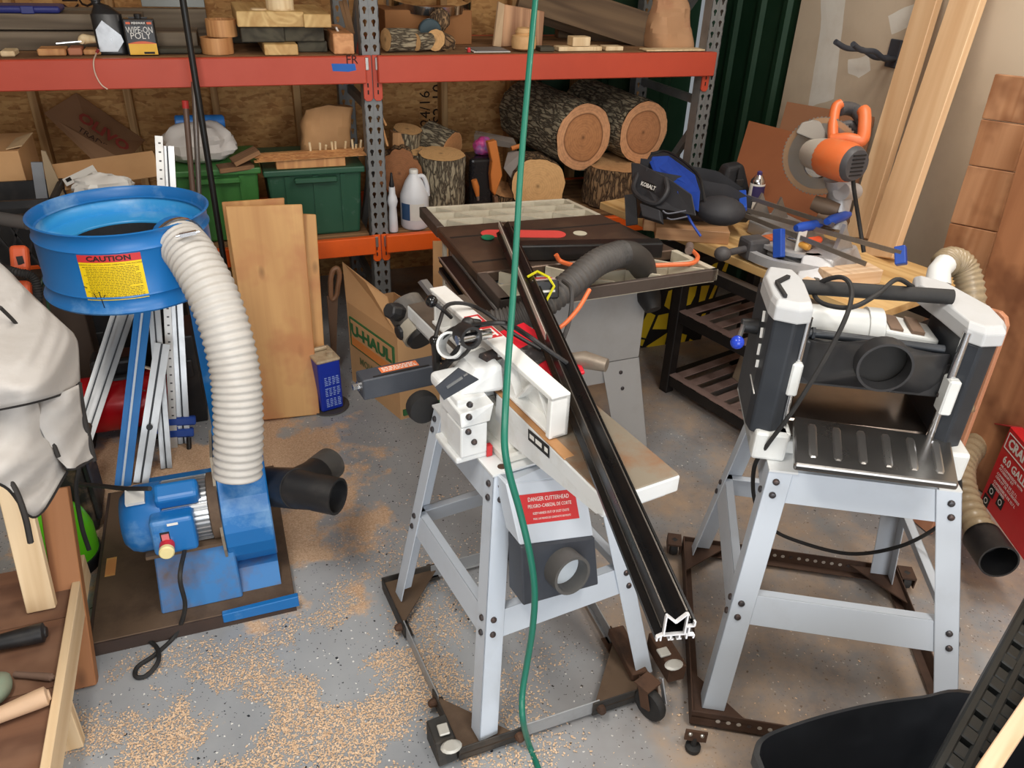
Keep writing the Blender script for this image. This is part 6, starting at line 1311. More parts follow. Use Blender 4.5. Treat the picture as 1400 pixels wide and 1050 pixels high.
# oil bottle
bx = Wy(152, 60, 3.80).x; ob = thing('oil_bottle', 'black oil bottle with a silver label beside the can', 'bottle', (bx, 3.83, ZU)); hB = Wy(160, 22, 3.80).z-ZU
def bottle_mb(x, y, z, w_, d_, hh, sh):
    mb = MB(); N = 20; prof = [(1.0, 0.0), (1.04, 0.02), (1.0, 0.05), (1.0, sh-0.02), (0.92, sh), (0.5, sh+(1-sh)*0.45), (0.30, sh+(1-sh)*0.6), (0.30, 1.0)]; vs = []
    for r, t in prof:
        for k in range(N):
            a = 2*pi*k/N; c, s = cos(a), sin(a); p_ = 0.5 if r > 0.6 else 1.0
            vs.append((x-(0.24*w_ if r < 0.45 else 0.1*w_ if r < 0.6 else 0)+math.copysign(abs(c)**p_, c)*r*w_/2, y+math.copysign(abs(s)**p_, s)*r*d_/2, z+t*hh))
    mb.add(vs, [(j*N+k, j*N+(k+1) % N, (j+1)*N+(k+1) % N, (j+1)*N+k) for j in range(len(prof)-1) for k in range(N)]+[tuple(range(N-1, -1, -1)), tuple((len(prof)-1)*N+k for k in range(N))]); return mb
build('bottle_body', bottle_mb(bx, 3.83, ZU, 0.115, 0.075, hB+0.07, 0.72), plain('oil_black', (34, 33, 34), 0.35), ob, smooth=True)
build('bottle_cap', MB().lathe([(0.024, 0), (0.024, 0.04), (0.02, 0.045)], Matrix.Translation((bx-0.028, 3.83, ZU+hB+0.055)), 16), black_plastic, ob, smooth=True)
cx0, cx1 = bx-0.046, bx+0.05; zt = ZU+hB
build('silver_label', MB().prism([(cx0, ZU+0.012), (cx1-0.03, ZU+0.012), (cx1, ZU+0.05), (cx1-0.006, zt-0.07), (cx0+0.03, zt-0.015), (cx0, zt-0.05)], 0, 0.003, Matrix(((1, 0, 0, 0), (0, 0, -1, 3.7925), (0, 1, 0, 0), (0, 0, 0, 1)))), plain('silver_label', (176, 178, 180), 0.3, 0.5, wear=(120, 122, 126), amt=0.6, scale=12), ob)
# varnish can
lo, hi = PB(171, 26, 214, 77, 3.755, 0.065, ZU); mn = thing('varnish_can', 'black and yellow varnish can on the upper shelf', 'can', (lo[0], lo[1], ZU)); xm = (lo[0]+hi[0])/2; W_ = hi[0]-lo[0]; H_ = hi[2]-ZU
build('can_body', MB().b2(lo, hi), plain('can_dark', (44, 42, 42), 0.3, 0.4), mn, bevel=0.006, seg=2)
def fr_quad(x0, x1, z0, z1, off): return MB().b2((x0, lo[1]-off, z0), (x1, lo[1]-off+0.0008, z1))
build('yellow_band', fr_quad(lo[0]+0.008, hi[0]-0.004, ZU+0.004, ZU+H_*0.34, 0.0012), plain('can_yellow', (244, 190, 40), 0.4), mn)
mb = MB(); N = 10; P = [(lo[0]+0.008+(W_-0.012)*k/N, ZU+H_*(0.34+0.06*sin(pi*k/N))) for k in range(N+1)]
mb.prism([(lo[0]+0.008, ZU+H_*0.33), (hi[0]-0.004, ZU+H_*0.33)]+[(x, z) for x, z in reversed(P)], 0, 0.0008, Matrix(((1, 0, 0, 0), (0, 0, -1, lo[1]-0.0008), (0, 1, 0, 0), (0, 0, 0, 1)))); build('orange_arc', mb, plain('can_orange', (226, 96, 40), 0.4), mn)
build('orange_bar', fr_quad(lo[0]+0.012, hi[0]-0.01, ZU+H_*0.86, ZU+H_*0.92, 0.0012), MATS['can_orange'], mn)
build('black_tag', fr_quad(lo[0]+W_*0.52, hi[0]-0.016, ZU+H_*0.05, ZU+H_*0.11, 0.002), ink_black, mn)
build('brand_panel', fr_quad(lo[0]+W_*0.24, hi[0]-W_*0.24, ZU+H_*0.84, ZU+H_*0.945, 0.0016), ink_black, mn)
Fm = lambda x, z: facing((x, lo[1]-0.0026, z), (0, -1, 0))
text(mn, 'MINWAX', Fm(xm, ZU+H_*0.89), 0.0125, white_lbl, bold=0.0004); text(mn, 'WIPE-ON', Fm(xm, ZU+H_*0.70), 0.034, white_lbl, squash=0.70); text(mn, 'POLY', Fm(xm, ZU+H_*0.54), 0.034, white_lbl, squash=0.95)
build('spout', MB().lathe([(0.014, 0), (0.014, 0.016), (0.01, 0.018)], Matrix.Translation((xm, 3.787, hi[2])), 12).b2((xm-0.035, 3.782, hi[2]), (xm+0.035, 3.792, hi[2]+0.005)), black_plastic, mn)
# brush and scraps along the front edge
p0, p1 = Wy(78, 68, 3.78), Wy(128, 58, 3.85); pn_ = thing('paint_brush', 'brush with pale wooden handle on scraps', 'brush', (p1.x, p1.y, ZU+0.03))
build('handle', MB().tube([Vector((p1.x+0.02, 3.84, ZU+0.052)), Vector((p1.x-0.03, 3.83, ZU+0.056)), Vector((p0.x+0.09, 3.81, ZU+0.05))], [0.012, 0.020, 0.012], 10, sub=4), palew, pn_, smooth=True); build('blade', MB().bar(Vector((p0.x+0.09, 3.81, ZU+0.05)), Vector((p0.x, 3.79, ZU+0.045)), 0.012, 0.004), chrome, pn_)
scr = [((0, 70, 20, 78), 'pale wood scrap at the far left of upper shelf'), ((51, 67, 90, 77), 'rounded wood offcut with pencil marks on upper shelf'), ((93, 66, 112, 77), 'reddish square offcut on upper shelf'), ((114, 68, 138, 77), 'tan square offcut by the oil bottle'), ((205, 67, 276, 77), 'dark thin board end right of the varnish can')]
for k, (px, lb_) in enumerate(scr):
    lo_, hi_ = PB(*px, 3.76+0.01*k, 0.10, ZU); o = build('wood_offcut', MB().b2(lo_, (hi_[0], hi_[1], max(hi_[2], ZU+0.02))), (palew, tanw, plain('reddish_offcut', (186, 120, 90), 0.7), tanw, darkl)[k], bevel=0.004); solo(o, lb_, 'wood offcut')
wz = [Wy(132, 72, 3.74), Wy(128, 84, 3.665), Wy(130, 100, 3.662), Wy(138, 115, 3.662), Wy(147, 122, 3.662)]
wr_ = thing('loose_wire', 'red and white wire dangling over the red beam', 'wire', wz[0]); build('wire_lead', MB().tube(spline(wz, 5), 0.0028, 6), plain('wire_white', (216, 190, 170), 0.5), wr_, smooth=True); build('wire_end', MB().cyl(wz[0], wz[0]+Vector((0.01, 0.0, 0.012)), 0.006, 8), plain('wire_red', (140, 34, 34), 0.5), wr_)
# turned rings
def ring_thing(px, Y, label, mat_, zb, tilt=0, name='wood_ring'):
    lo, hi = PB(*px, Y, 0.1, zb); r = (hi[0]-lo[0])/2; x = (lo[0]+hi[0])/2; hh = hi[2]-zb
    o = build(name, MB().lathe([(r*0.86, 0.0), (r, 0), (r*1.0, hh*0.5), (r, hh), (r*0.86, hh), (r*0.86, 0.004)], Matrix.Translation((x, Y+r, zb)), 28, False, False).cyl((x, Y+r, zb+0.002), (x, Y+r, zb+0.006), r*0.86, 24), mat_, smooth=True); solo(o, label, 'wooden ring'); return hi[2]
zt_ = ring_thing((275, 53, 320, 76), 3.75, 'tan wooden ring, lower of two stacked on upper shelf', tanw, ZU); ring_thing((282, 28, 325, 55), 3.79, 'tan wooden ring, upper of two stacked on upper shelf', tanw, zt_)
# stacked board ends with pale rounds on top
st = [((362, 66, 408, 79), 3.72, 0.50, lumb, 'square pale board end on the shelf, lowest of the stack'), ((331, 49, 390, 66), 3.78, 0.50, darkl, 'dark board in the stack, long one at left'), ((390, 52, 444, 66), 3.80, 0.5, darkl, 'dark board in the stack, mossy one at right'), ((408, 66, 448, 77), 3.82, 0.5, darkl, 'dark low board end right of the pale one'), ((326, 34, 417, 53), 3.76, 0.5, lumb, 'wide board end with growth rings under pale rounds'), ((417, 38, 454, 52), 3.74, 0.5, lumb, 'bark edged board end beside the ringed one')]
tops = {}
for k, (px, Y, dep, m_, lb_) in enumerate(st):
    zb = ZU if k in (0, 3) else (ZU+0.046 if k in (1, 2) else ZU+0.108)
    lo_, hi_ = PB(*px, Y, dep, zb); zt = {0: ZU+0.044, 3: ZU+0.044, 1: ZU+0.106, 2: ZU+0.106, 4: ZU+0.168, 5: ZU+0.160}[k]
    M = Matrix.Translation(((lo_[0]+hi_[0])/2, Y, zb)) @ Matrix.Rotation(pi/2, 4, 'Z'); ww = hi_[0]-lo_[0]
    solo(build('board_end', MB().b2((0, -ww/2, 0), (dep, ww/2, zt-zb)), m_, bevel=0.003, world=False, M=M), lb_, 'board end')
    if k == 4: 
        o_ = COL.objects[-1]; build('growth_rings', MB().b2((-0.0012, -ww*0.36, 0.002), (0.0, ww*0.48, zt-zb-0.002)), endgrain('board_rings', (214, 172, 104), (232, 196, 128), (158, 110, 56), 0.16, 1.2), o_, world=False) if False else None
zz = ZU+0.168
ring_thing((367, 16, 407, 38), 3.79, 'pale wooden round on board stack, right lower one', palew, zz, name='wood_round'); ring_thing((343, 18, 369, 37), 3.80, 'pale wooden round on board stack, left one', palew, zz, name='wood_round'); ring_thing((364, -12, 403, 13), 3.80, 'pale wooden round on board stack, topmost', palew, Wy(385, 16, 3.79).z, name='wood_round')
lo_, hi_ = PB(456, 46, 484, 75, 3.73, 0.4, ZU); solo(build('timber_block', MB().b2(lo_, hi_), wood('end_block', (226, 168, 118), (196, 136, 88), 1.6, 0.7, axis=1), bevel=0.004), 'square timber post end beside the rack upright', 'timber')
ss = [((408, 18), (470, 44)), ((410, 22), (472, 46)), ((410, 27), (468, 48)), ((466, 2), (478, 46)), ((471, 0), (482, 46))]
sw_ = thing('strip_bundle', 'tied bundle of thin wooden strips leaning behind the post end', 'strips', Wy(465, 46, 3.85))
for a, b in ss: p, q = Wy(*a, 4.05), Wy(*b, 3.85); build('strip', MB().bar(p, q, 0.02, 0.006), plain('strip_brown', (150, 116, 84), 0.7), sw_)
build('tie', MB().bar(Wy(459, 37, 3.83), Wy(463, 46, 3.83), 0.03, 0.008), white_lbl, sw_)
solo(board('board_end', (Wy(300, 40, 4.2).x, 4.2, ZU+0.04), (Wy(340, 40, 4.2).x+0.35, 4.2, ZU+0.04), 0.1, 0.08, darkl), 'dark timber behind the stacked board ends', 'board end')
# upper right bay
lo_, hi_ = PB(527, 14, 645, 72, 4.05, 0.3, ZU); cb = thing('cardboard_box', 'brown cardboard box on the upper shelf behind small logs', 'box', (lo_[0], lo_[1], ZU)); build('box', MB().b2(lo_, hi_), card_d, cb, bevel=0.002)
q = Wy(586, 48, 4.04); build('dark_mark', MB().cyl((q.x, 4.0485, q.z), (q.x, 4.0495, q.z), 0.05, 16), plain('blue_grey_patch', (74, 88, 100), 0.7), cb)
q = Wy(592, 8, 4.12); solo(build('metal_ring', MB().lathe([(0.215, -0.02), (0.22, -0.02), (0.22, 0.02), (0.215, 0.02), (0.215, -0.02)], Matrix.Translation((q.x, 4.22, hi_[2]+0.035)) @ Matrix.Rotation(radians(10), 4, 'X'), 44, False, False), chrome, smooth=True, autosm=30), 'shiny metal hoop resting on the cardboard box', 'hoop')
bark_g = bark('bark_grey', (172, 160, 134), (84, 74, 60)); bark_b = bark('bark_brown', (164, 132, 96), (76, 58, 42))
def rough_ring(r, n, seed, amp): 
    return [r*(1+amp*mnoise.noise(Vector((2*cos(2*pi*k/n)+seed, 2*sin(2*pi*k/n), seed*1.7)))+amp*0.5*mnoise.noise(Vector((7*cos(2*pi*k/n)+seed, 7*sin(2*pi*k/n), seed)))) for k in range(n)]
def log(name, label, c, d, length, r, bark_m, face_m, seed=1.0, amp=0.09, cat='log', r2=None, half=False):
    """c centre of the sawn face that shows, d outward normal of it; bark runs back along -d"""
    c = Vector(c); d = Vector(d).normalized(); M = axes(c, d) @ Matrix.Rotation(pi/2, 4, 'Y'); n = 40
    t = thing(name, label, cat, c-d*length/2); rr_ = rough_ring(r, n, seed, amp); vs = []; segs = 8; k2 = (r2 or r)/r
    for j in range(segs+1):
        z = -length*j/segs; w_ = 1+(k2-1)*j/segs
        for k in range(n): a = 2*pi*k/n; q = rr_[k]*w_*(1+0.05*mnoise.noise(Vector((3*cos(a)*1.5, 3*sin(a)*1.5, z*9+seed)))); vs.append((q*cos(a), q*sin(a), z))
    fs = [(j*n+k, j*n+(k+1) % n, (j+1)*n+(k+1) % n, (j+1)*n+k) for j in range(segs) for k in range(n)]
    build('bark', MB().add(vs, fs, M), bark_m, t, smooth=True, autosm=60, M=M)
    for zz_, w_, nm in ((0.0, 1.0, 'cut_face'), (-length, k2, 'cut_face')):
        ring_ = [(rr_[k]*w_*0.985*cos(2*pi*k/n), rr_[k]*w_*0.985*sin(2*pi*k/n), 0.001 if zz_ == 0 else -0.001) for k in range(n)]
        build(nm, MB().add([(0, 0, 0.002 if zz_ == 0 else -0.002)]+ring_, [(0, k+1, (k+1) % n+1) for k in range(n)]), face_m, t, world=False, M=M @ Matrix.Translation((0, 0, zz_)))
    return t
fresh = endgrain('fresh_cut', (206, 150, 100), (222, 168, 120), (148, 96, 58), 0.14)
big_face = endgrain('big_log_face', (196, 138, 92), (222, 166, 122), (118, 74, 46), 0.19, 0.66)
pale_face = endgrain('pale_log_face', (222, 176, 120), (232, 190, 136), (170, 120, 72), 0.16, 1.3)
# small branch logs
q = Wy(528, 61, 3.80); log('branch_log', 'short branch log with pale end on upper shelf, left one', (q.x, 3.80, ZU+0.052), (-0.95, -0.3, 0.05), 0.16, 0.050, bark_g, pale_face, 3.1)
q = Wy(566, 64, 3.84); log('branch_log', 'small branch log on upper shelf between two others', (q.x, 3.80, ZU+0.040), (-0.9, -0.4, 0.0), 0.12, 0.038, bark_g, pale_face, 4.4)
q = Wy(590, 63, 3.80); hl = log('split_log', 'split branch log with whittled pale face on upper shelf', (q.x+0.02, 3.80, ZU+0.05), (-0.6, -0.75, 0.25), 0.13, 0.048, bark_b, pale_face, 5.7)
q = Wy(600, 30, 3.98); bl_ = MB().sphere((0, 0, 0), 0.05, 16, 1.0); bl_.v = [v*(1+0.35*mnoise.noise(v*40)) for v in bl_.v]; bl_.v = [v+Vector((q.x, 3.96, ZU+0.12)) for v in bl_.v]; o_ = build('burl', bl_, bark_b, smooth=True); solo(o_, 'small knobbly burl on logs before the box', 'burl')
lo_, hi_ = PB(575, 36, 602, 58, 3.90, 0.1, ZU); solo(build('jar_lid', MB().cyl(((lo_[0]+hi_[0])/2, 3.90, ZU+0.075), ((lo_[0]+hi_[0])/2, 3.93, ZU+0.075), 0.055, 24), plain('dark_teal', (52, 72, 80), 0.5), bevel=0.004), 'dark teal round lid standing behind small logs', 'lid')
# standing slab, turned blank, papers
sl0 = [Wy(685, 66, 3.95), Wy(741, 66, 3.95), Wy(745, 16, 3.95), Wy(690, 6, 3.95)]
for v in sl0[:2]: v.z = ZU
sb_ = thing('wood_slab', 'split slab of striped wood standing on the upper shelf', 'wood slab', sl0[0]); slabw = wood('striped_slab', (216, 170, 130), (140, 98, 72), 0.9, 0.7, axis=2)
build('slab', MB().hexa([sl0[0], sl0[1], sl0[1]+Vector((0, 0.05, 0)), sl0[0]+Vector((0, 0.05, 0)), sl0[3], sl0[2], sl0[2]+Vector((0, 0.05, 0)), sl0[3]+Vector((0, 0.05, 0))]), slabw, sb_, bevel=0.004)
e_ = [sl0[0]+Vector((-0.03, 0.03, 0)), sl0[0], sl0[3], sl0[3]+Vector((-0.02, 0.03, 0.01))]; build('sapwood_edge', MB().hexa([e_[0], e_[1], e_[1]+Vector((0, 0.03, 0)), e_[0]+Vector((0, 0.02, 0)), e_[3], e_[2], e_[2]+Vector((0, 0.03, 0)), e_[3]+Vector((0, 0.02, 0))]), plain('sapwood_pale', (232, 200, 160), 0.7), sb_)
q = Wy(718, 60, 3.78); solo(build('turned_blank', MB().lathe([(0.03, 0), (0.058, 0.012), (0.062, 0.04), (0.058, 0.066), (0.04, 0.074), (0.044, 0.084), (0.036, 0.10), (0.02, 0.104)], Matrix.Translation((q.x, 3.80, ZU)), 28), plain('blank_tan', (220, 176, 122), 0.6, wear=(190, 142, 90), amt=0.5, scale=20), smooth=True), 'round turned wood blank in front of the striped slab', 'turned blank')
for k, (px, m_) in enumerate((((648, 71, 698, 74), white_lbl), ((652, 68, 696, 71), plain('grey_booklet', (120, 120, 122), 0.5)))):
    lo_, hi_ = PB(*px, 3.75, 0.14, ZU+0.004*k); solo(build('booklet', MB().b2(lo_, (hi_[0], hi_[1], ZU+0.004*k+0.0038)), m_), ('white booklet lying under the grey one at shelf edge', 'grey booklet lying on the white one at shelf edge')[k], 'booklet')
q = Wy(642, 68, 3.76); solo(build('red_bead', MB().lathe([(0.009, 0), (0.009, 0.014), (0.006, 0.02)], Matrix.Translation((q.x, 3.77, ZU)), 12), red_lbl), 'tiny red bead at the shelf edge by booklets', 'bead')
# weathered beams crossing the bay
bm0, bm1 = Wy(712, -14, 4.16), Wy(890, 44, 3.98)
solo(board('old_timber', bm0, bm1, 0.10, 0.17, wood('old_beam', (116, 94, 70), (80, 62, 46), 0.6, 0.85, axis=0)), 'thick weathered beam slanting down, upper of two', 'timber')
bm0, bm1 = Wy(744, 22, 4.30), Wy(876, 64, 4.12); solo(board('old_timber', bm0, bm1, 0.09, 0.08, MATS['old_beam']), 'thin weathered beam slanting down, lower of two', 'timber')
solo(board('old_timber', (Wy(760, 60, 4.33).x, 4.33, ZU+0.02), (Wy(900, 60, 4.33).x, 4.30, ZU+0.02), 0.06, 0.04, MATS['old_beam']), 'dark low timber at the back under slanting beams', 'timber')
sm_ = [((739, 66, 758, 72), 'small dark block left of the pale ones'), ((764, 67, 823, 72.5), 'long pale flat block at the shelf edge'), ((828, 68, 852, 72.5), 'short pale flat block at the shelf edge'), ((783, 57, 807, 67), 'pale block standing on the long flat one')]
for k, (px, lb_) in enumerate(sm_):
    zb = ZU if k < 3 else ZU+0.022; lo_, hi_ = PB(*px, 3.76, 0.07, zb); solo(build('wood_block', MB().b2(lo_, (hi_[0], hi_[1], zb+(0.020 if k < 3 else 0.042))), palew if k else darkl, bevel=0.002), lb_, 'wood block')
# crumpled paper bag
def blob(name, c, rx, ry, rz, mat_, seed, amp=0.22, fr=5.0, n=40, flat=True, crease=0.0):
    mb = MB(); vs = []; k = n//2
    for j in range(k+1):
        th = pi*j/k
        for i in range(n):
            a = 2*pi*i/n; v = Vector((sin(th)*cos(a), sin(th)*sin(a), -cos(th))); s = 1+amp*0.7*mnoise.noise(v*fr*0.3+Vector((seed, 0, 0)))+amp*0.8*(0.35-mnoise.voronoi(v*fr*0.42+Vector((0, seed, 0)))[0][0])
            p = Vector((v.x*rx*s, v.y*ry*s, v.z*rz*s)); 
            if flat: p.z = max(p.z, -rz*0.80)
            vs.append(Vector(c)+p+Vector((0, 0, rz*0.80)))
    mb.add(vs, [(j*n+i, j*n+(i+1) % n, (j+1)*n+(i+1) % n, (j+1)*n+i) for j in range(k) for i in range(n)]); return build(name, mb, mat_, smooth=True, autosm=26)
def sack(name, c, w_, d_, h_, mat_, seed, lean=0.0, topw=0.8, crum=0.016):
    """standing paper sack: square foot, its mouth pinched to a ridge, crumpled in flat facets"""
    n, R = 36, 14; vs = []
    for j in range(R+1):
        t = j/R; hw = w_/2*(1-(1-topw)*t); hd = d_/2*(1-0.86*t**1.6)
        for k in range(n):
            a = 2*pi*k/n; cx, sy = cos(a), sin(a); x = math.copysign(abs(cx)**0.55, cx)*hw; y = math.copysign(abs(sy)**0.55, sy)*hd; z = h_*t*(1-0.10*abs(x)/hw*t)
            f = mnoise.noise(Vector((x*9+seed, z*8, y*5)))+0.8*(0.4-abs(mnoise.noise(Vector((x*13+z*7, z*12-x*5, seed+y*9))))); r = crum*f*(0.35+t)
            vs.append(Vector(c)+Vector((x+lean*t+r*cx, y+r*sy*1.3, z+r*0.5*(t > 0.1))))
    mb = MB().add(vs, [(j*n+k, j*n+(k+1) % n, (j+1)*n+(k+1) % n, (j+1)*n+k) for j in range(R) for k in range(n)]+[tuple(range(n-1, -1, -1)), tuple(R*n+k for k in range(n))]); return build(name, mb, mat_, smooth=True, autosm=16)
paper = plain('kraft_paper', (190, 146, 108), 0.8, 0.0, wear=(168, 84, 70), amt=0.5, scale=5, thr=0.6)
q = Wy(920, 60, 3.86); solo(sack('paper_bag', (q.x, 3.92, ZU), 0.25, 0.22, 0.30, paper, 7.7, -0.02, 0.62, 0.035), 'crumpled brown paper bag with red marks by right upright', 'paper bag')
solo(board('thin_board', (Wy(880, 70, 3.75).x, 3.76, ZU+0.004), (Wy(972, 68, 3.75).x-0.05, 3.76, ZU+0.004), 0.08, 0.008, palew), 'thin pale board under the paper bag', 'board')
# ------------------------------------------------------------------ lower level, right bay
def big_log(name, label, px, py, rpx, Y, d, length, face, seed, br=bark_g, amp=0.06):
    c = Wy(px, py, Y); Z = (c-CAM).dot(FW); return log(name, label, c, d, length, rpx*Z/F, br, face, seed, amp)
big_log('large_log', 'big log with sawn face, left of two under red beam', 798, 188, 44.5, 3.88, (0.18, -1, -0.05), 0.62, big_face, 1.3)
big_log('large_log', 'big log with sawn face, right of two by the rack post', 880, 181, 41, 3.90, (0.16, -1, -0.05), 0.60, endgrain('big_log_face_b', (190, 132, 90), (220, 164, 120), (120, 76, 48), 0.175, 0.66), 2.6)
c = Wy(734, 258, 3.82); log('stump', 'pale sawn log face with dark knot low left of logs', (c.x, 3.80, ZL+0.160), (-0.25, -0.96, 0.10), 0.30, 0.145, bark_b, pale_face, 7.1)
q = Wy(860, 230, 3.80); log('stump', 'upright stump with rough brown bark beneath the big logs', (q.x, 3.93, q.z), (0, -0.04, 1), q.z-ZL-0.012, 0.19, bark_b, endgrain('stump_top', (206, 160, 112), (214, 172, 124), (150, 104, 64), 0.2, 1.3), 8.2)
q = Wy(611, 222, 3.80); log('stump', 'tall upright stump with furrowed grey bark near jug', (q.x, 3.90, q.z+0.02), (0, -0.09, 1), q.z+0.005-ZL, 0.118, bark_g, pale_face, 9.5)
q = Wy(618, 205, 4.06); log('bark_log', 'grey bark log wedged behind the top of tall stump', (q.x, 4.06, q.z), (0.62, -0.72, -0.2), 0.17, 0.095, bark_g, endgrain('log_face_c', (212, 152, 100), (222, 168, 118), (160, 104, 62), 0.09, 1.3), 10.2)
q = Wy(579, 235, 3.90); log('stump', 'short grey stump behind the jug', (q.x, 4.0, Wy(579, 213, 3.90).z), (0, -0.1, 1), Wy(579, 213, 3.9).z-ZL, 0.075, bark_g, pale_face, 11.0)
q = Wy(545, 235, 3.90); log('burl_log', 'brown burl log with swirling face beside the upright', (q.x, 3.87, q.z), (-0.2, -1, 0.1), 0.2, 0.115, bark_b, endgrain('burl_face', (150, 98, 60), (176, 122, 80), (96, 60, 36), 0.13, 1.4), 12.4, 0.2)
q = Wy(560, 200, 4.05); log('bark_log', 'dark split log standing behind the burl log', (q.x, 4.08, Wy(560, 178, 4.05).z), (0.1, -0.2, 1), 0.28, 0.075, bark_g, pale_face, 13.3)
q = Wy(541, 195, 4.05); solo(board('split_wood', (q.x, 4.06, ZL+0.2), (q.x+0.01, 4.06, Wy(541, 180, 4.05).z), 0.08, 0.06, wood('split_pale', (206, 160, 112), (160, 116, 76), 1.0, 0.8, axis=0)), 'pale split piece of wood behind the burl log', 'wood')
q = Wy(690, 262, 3.95); log('stump', 'low brown bark piece behind the orange handle', (q.x, 3.95, ZL+0.11), (0.1, -0.3, 1), 0.11, 0.085, bark_b, fresh, 14.6)
for k, (a, b) in enumerate((((522, 160), (528, 172)), ((522, 172), (530, 200)))):
    solo(board('thin_stick', Wy(*a, 3.86), Wy(*b, 3.83), 0.012, 0.008, tanw), ('short tan stick beside upright, upper of two', 'short tan stick beside upright, lower of two')[k], 'stick')
# black tote with bags, orange handled tools
lo_, hi_ = PB(643, 216, 676, 262, 3.86, 0.16, ZL); solo(build('black_bag', MB().b2(lo_, hi_), plain('glossy_black_bag', (26, 25, 28), 0.25), bevel=0.02, seg=3), 'glossy black bag between the stump and orange tool', 'bag')
q = Wy(662, 200, 3.92); solo(blob('plastic_wrapper', (q.x, 3.94, hi_[2]), 0.055, 0.05, 0.05, plain('wrapper_pink_blue', (200, 70, 140), 0.35, 0.0, wear=(70, 110, 160), amt=0.95, scale=18, thr=0.5), 3.3, 0.3, 5), 'pink and blue plastic wrapper on the black bag', 'wrapper')
orw = plain('orange_wood', (206, 122, 56), 0.5, 0.0, wear=(180, 98, 42), amt=0.3)
pts = [(667, 195), (679, 192), (683, 214), (687, 240), (677, 268), (673, 262), (671, 240), (673, 222)]
P = [Wy(a, b, 3.82) for a, b in pts]; n = len(P); ow = thing('wooden_tool', 'orange wooden tool body standing on end by tray', 'tool', P[4])
build('body', MB().add(P+[p+Vector((0.0, 0.045, 0)) for p in P], [tuple(range(n)), tuple(range(2*n-1, n-1, -1))]+[(i, i+n, (i+1) % n+n, (i+1) % n) for i in range(n)]), orw, ow, bevel=0.004)
q0, q1 = Wy(677, 268, 3.84), Wy(680, 276, 3.84); build('foot', MB().bar(q0, Vector((q1.x, q1.y, ZL)), 0.03, 0.02), plain('brown_foot', (120, 88, 66), 0.6), ow)
q = Wy(651, 258, 3.84); o_ = thing('chisel', 'orange handled chisel pointing down beside the stump', 'chisel', q); build('handle', MB().tube([Wy(648, 246, 3.84), Wy(651, 256, 3.84), Wy(653, 268, 3.84)], [0.016, 0.018, 0.010], 10), orw, o_, smooth=True); build('ferrule', MB().tube([Wy(653, 268, 3.84), Wy(654, 274, 3.84)], [0.010, 0.006], 10), alu, o_)
cl_ = thing('clear_tray', 'clear plastic lid and grey tray leaning behind orange tool', 'tray', Wy(700, 210, 4.0)); 
build('lid', MB().hexa([Wy(648, 184, 4.2), Wy(706, 196, 4.0), Wy(706, 204, 4.0), Wy(648, 196, 4.2), Wy(650, 178, 4.25), Wy(702, 188, 4.05), Wy(702, 190, 4.05), Wy(650, 180, 4.25)]), plain('hazy_plastic', (186, 176, 166), 0.25, trans=0.5), cl_, bevel=0.003)
build('tray', MB().hexa([Wy(688, 230, 3.92), Wy(712, 262, 3.86), Wy(722, 262, 3.95), Wy(700, 230, 4.0), Wy(694, 208, 3.95), Wy(716, 206, 3.9), Wy(718, 206, 4.0), Wy(700, 206, 4.02)]), plain('grey_tray', (142, 132, 124), 0.5), cl_, bevel=0.003)
build('handle', MB().tube([Wy(699, 203, 3.92), Wy(712, 199, 3.92)], [0.012, 0.012], 10), orw, cl_)
# jug and spray bottle at the shelf edge
jg = Wy(571, 300, 3.73); ju = thing('white_jug', 'white gallon jug with blue label on the orange beam', 'jug', (jg.x, 3.79, ZL)); hJ = Wy(569, 231, 3.79).z-ZL; rJ = 0.072
Mj = Matrix.Translation((jg.x, 3.79, ZL))
white_p = plain('white_plastic', (226, 228, 232), 0.35, 0.0, wear=(206, 208, 214), amt=0.3)
build('jug_body', MB().lathe([(rJ*0.9, 0), (rJ, 0.012), (rJ, hJ*0.52), (rJ*0.97, hJ*0.58), (rJ*0.62, hJ*0.80), (rJ*0.30, hJ*0.92), (rJ*0.27, hJ*0.94), (rJ*0.27, hJ*0.96)], Mj, 32), white_p, ju, smooth=True)
build('cap', MB().lathe([(rJ*0.31, hJ*0.935), (rJ*0.31, hJ*0.985), (rJ*0.27, hJ)], Mj, 20), white_lbl, ju, smooth=True)
build('jug_handle', MB().tube(spline([Vector((jg.x+rJ*0.25, 3.78, ZL+hJ*0.88)), Vector((jg.x+rJ*0.62, 3.775, ZL+hJ*0.88)), Vector((jg.x+rJ*0.88, 3.775, ZL+hJ*0.72)), Vector((jg.x+rJ*0.95, 3.78, ZL+hJ*0.54))], 5), 0.011, 10), white_p, ju, smooth=True)
build('jug_label', MB().lathe([(rJ+0.0008, 0.05), (rJ+0.0008, hJ*0.46)], Mj, 14, False, False, radians(205), radians(300)), plain('cream_label', (226, 222, 214), 0.5), ju, smooth=True)
build('blue_label', MB().lathe([(rJ+0.0014, 0.05), (rJ+0.0014, hJ*0.46)], Mj, 8, False, False, radians(196), radians(238)), plain('blue_label', (52, 84, 124), 0.5), ju, smooth=True)
sq_ = Wy(539, 318, 3.70); sbt = thing('spray_bottle', 'slim white squeeze bottle with black nozzle beside the jug', 'bottle', (sq_.x+0.005, 3.735, ZL)); hS = Wy(541, 255, 3.735).z-ZL
Mb = Matrix.Translation((sq_.x+0.005, 3.735, ZL))
build('bottle_body', MB().lathe([(0.020, 0), (0.023, 0.006), (0.021, hS*0.35), (0.018, hS*0.55), (0.026, hS*0.68), (0.022, hS*0.78), (0.016, hS*0.84), (0.015, hS*1.0)], Mb, 20), white_p, sbt, smooth=True)
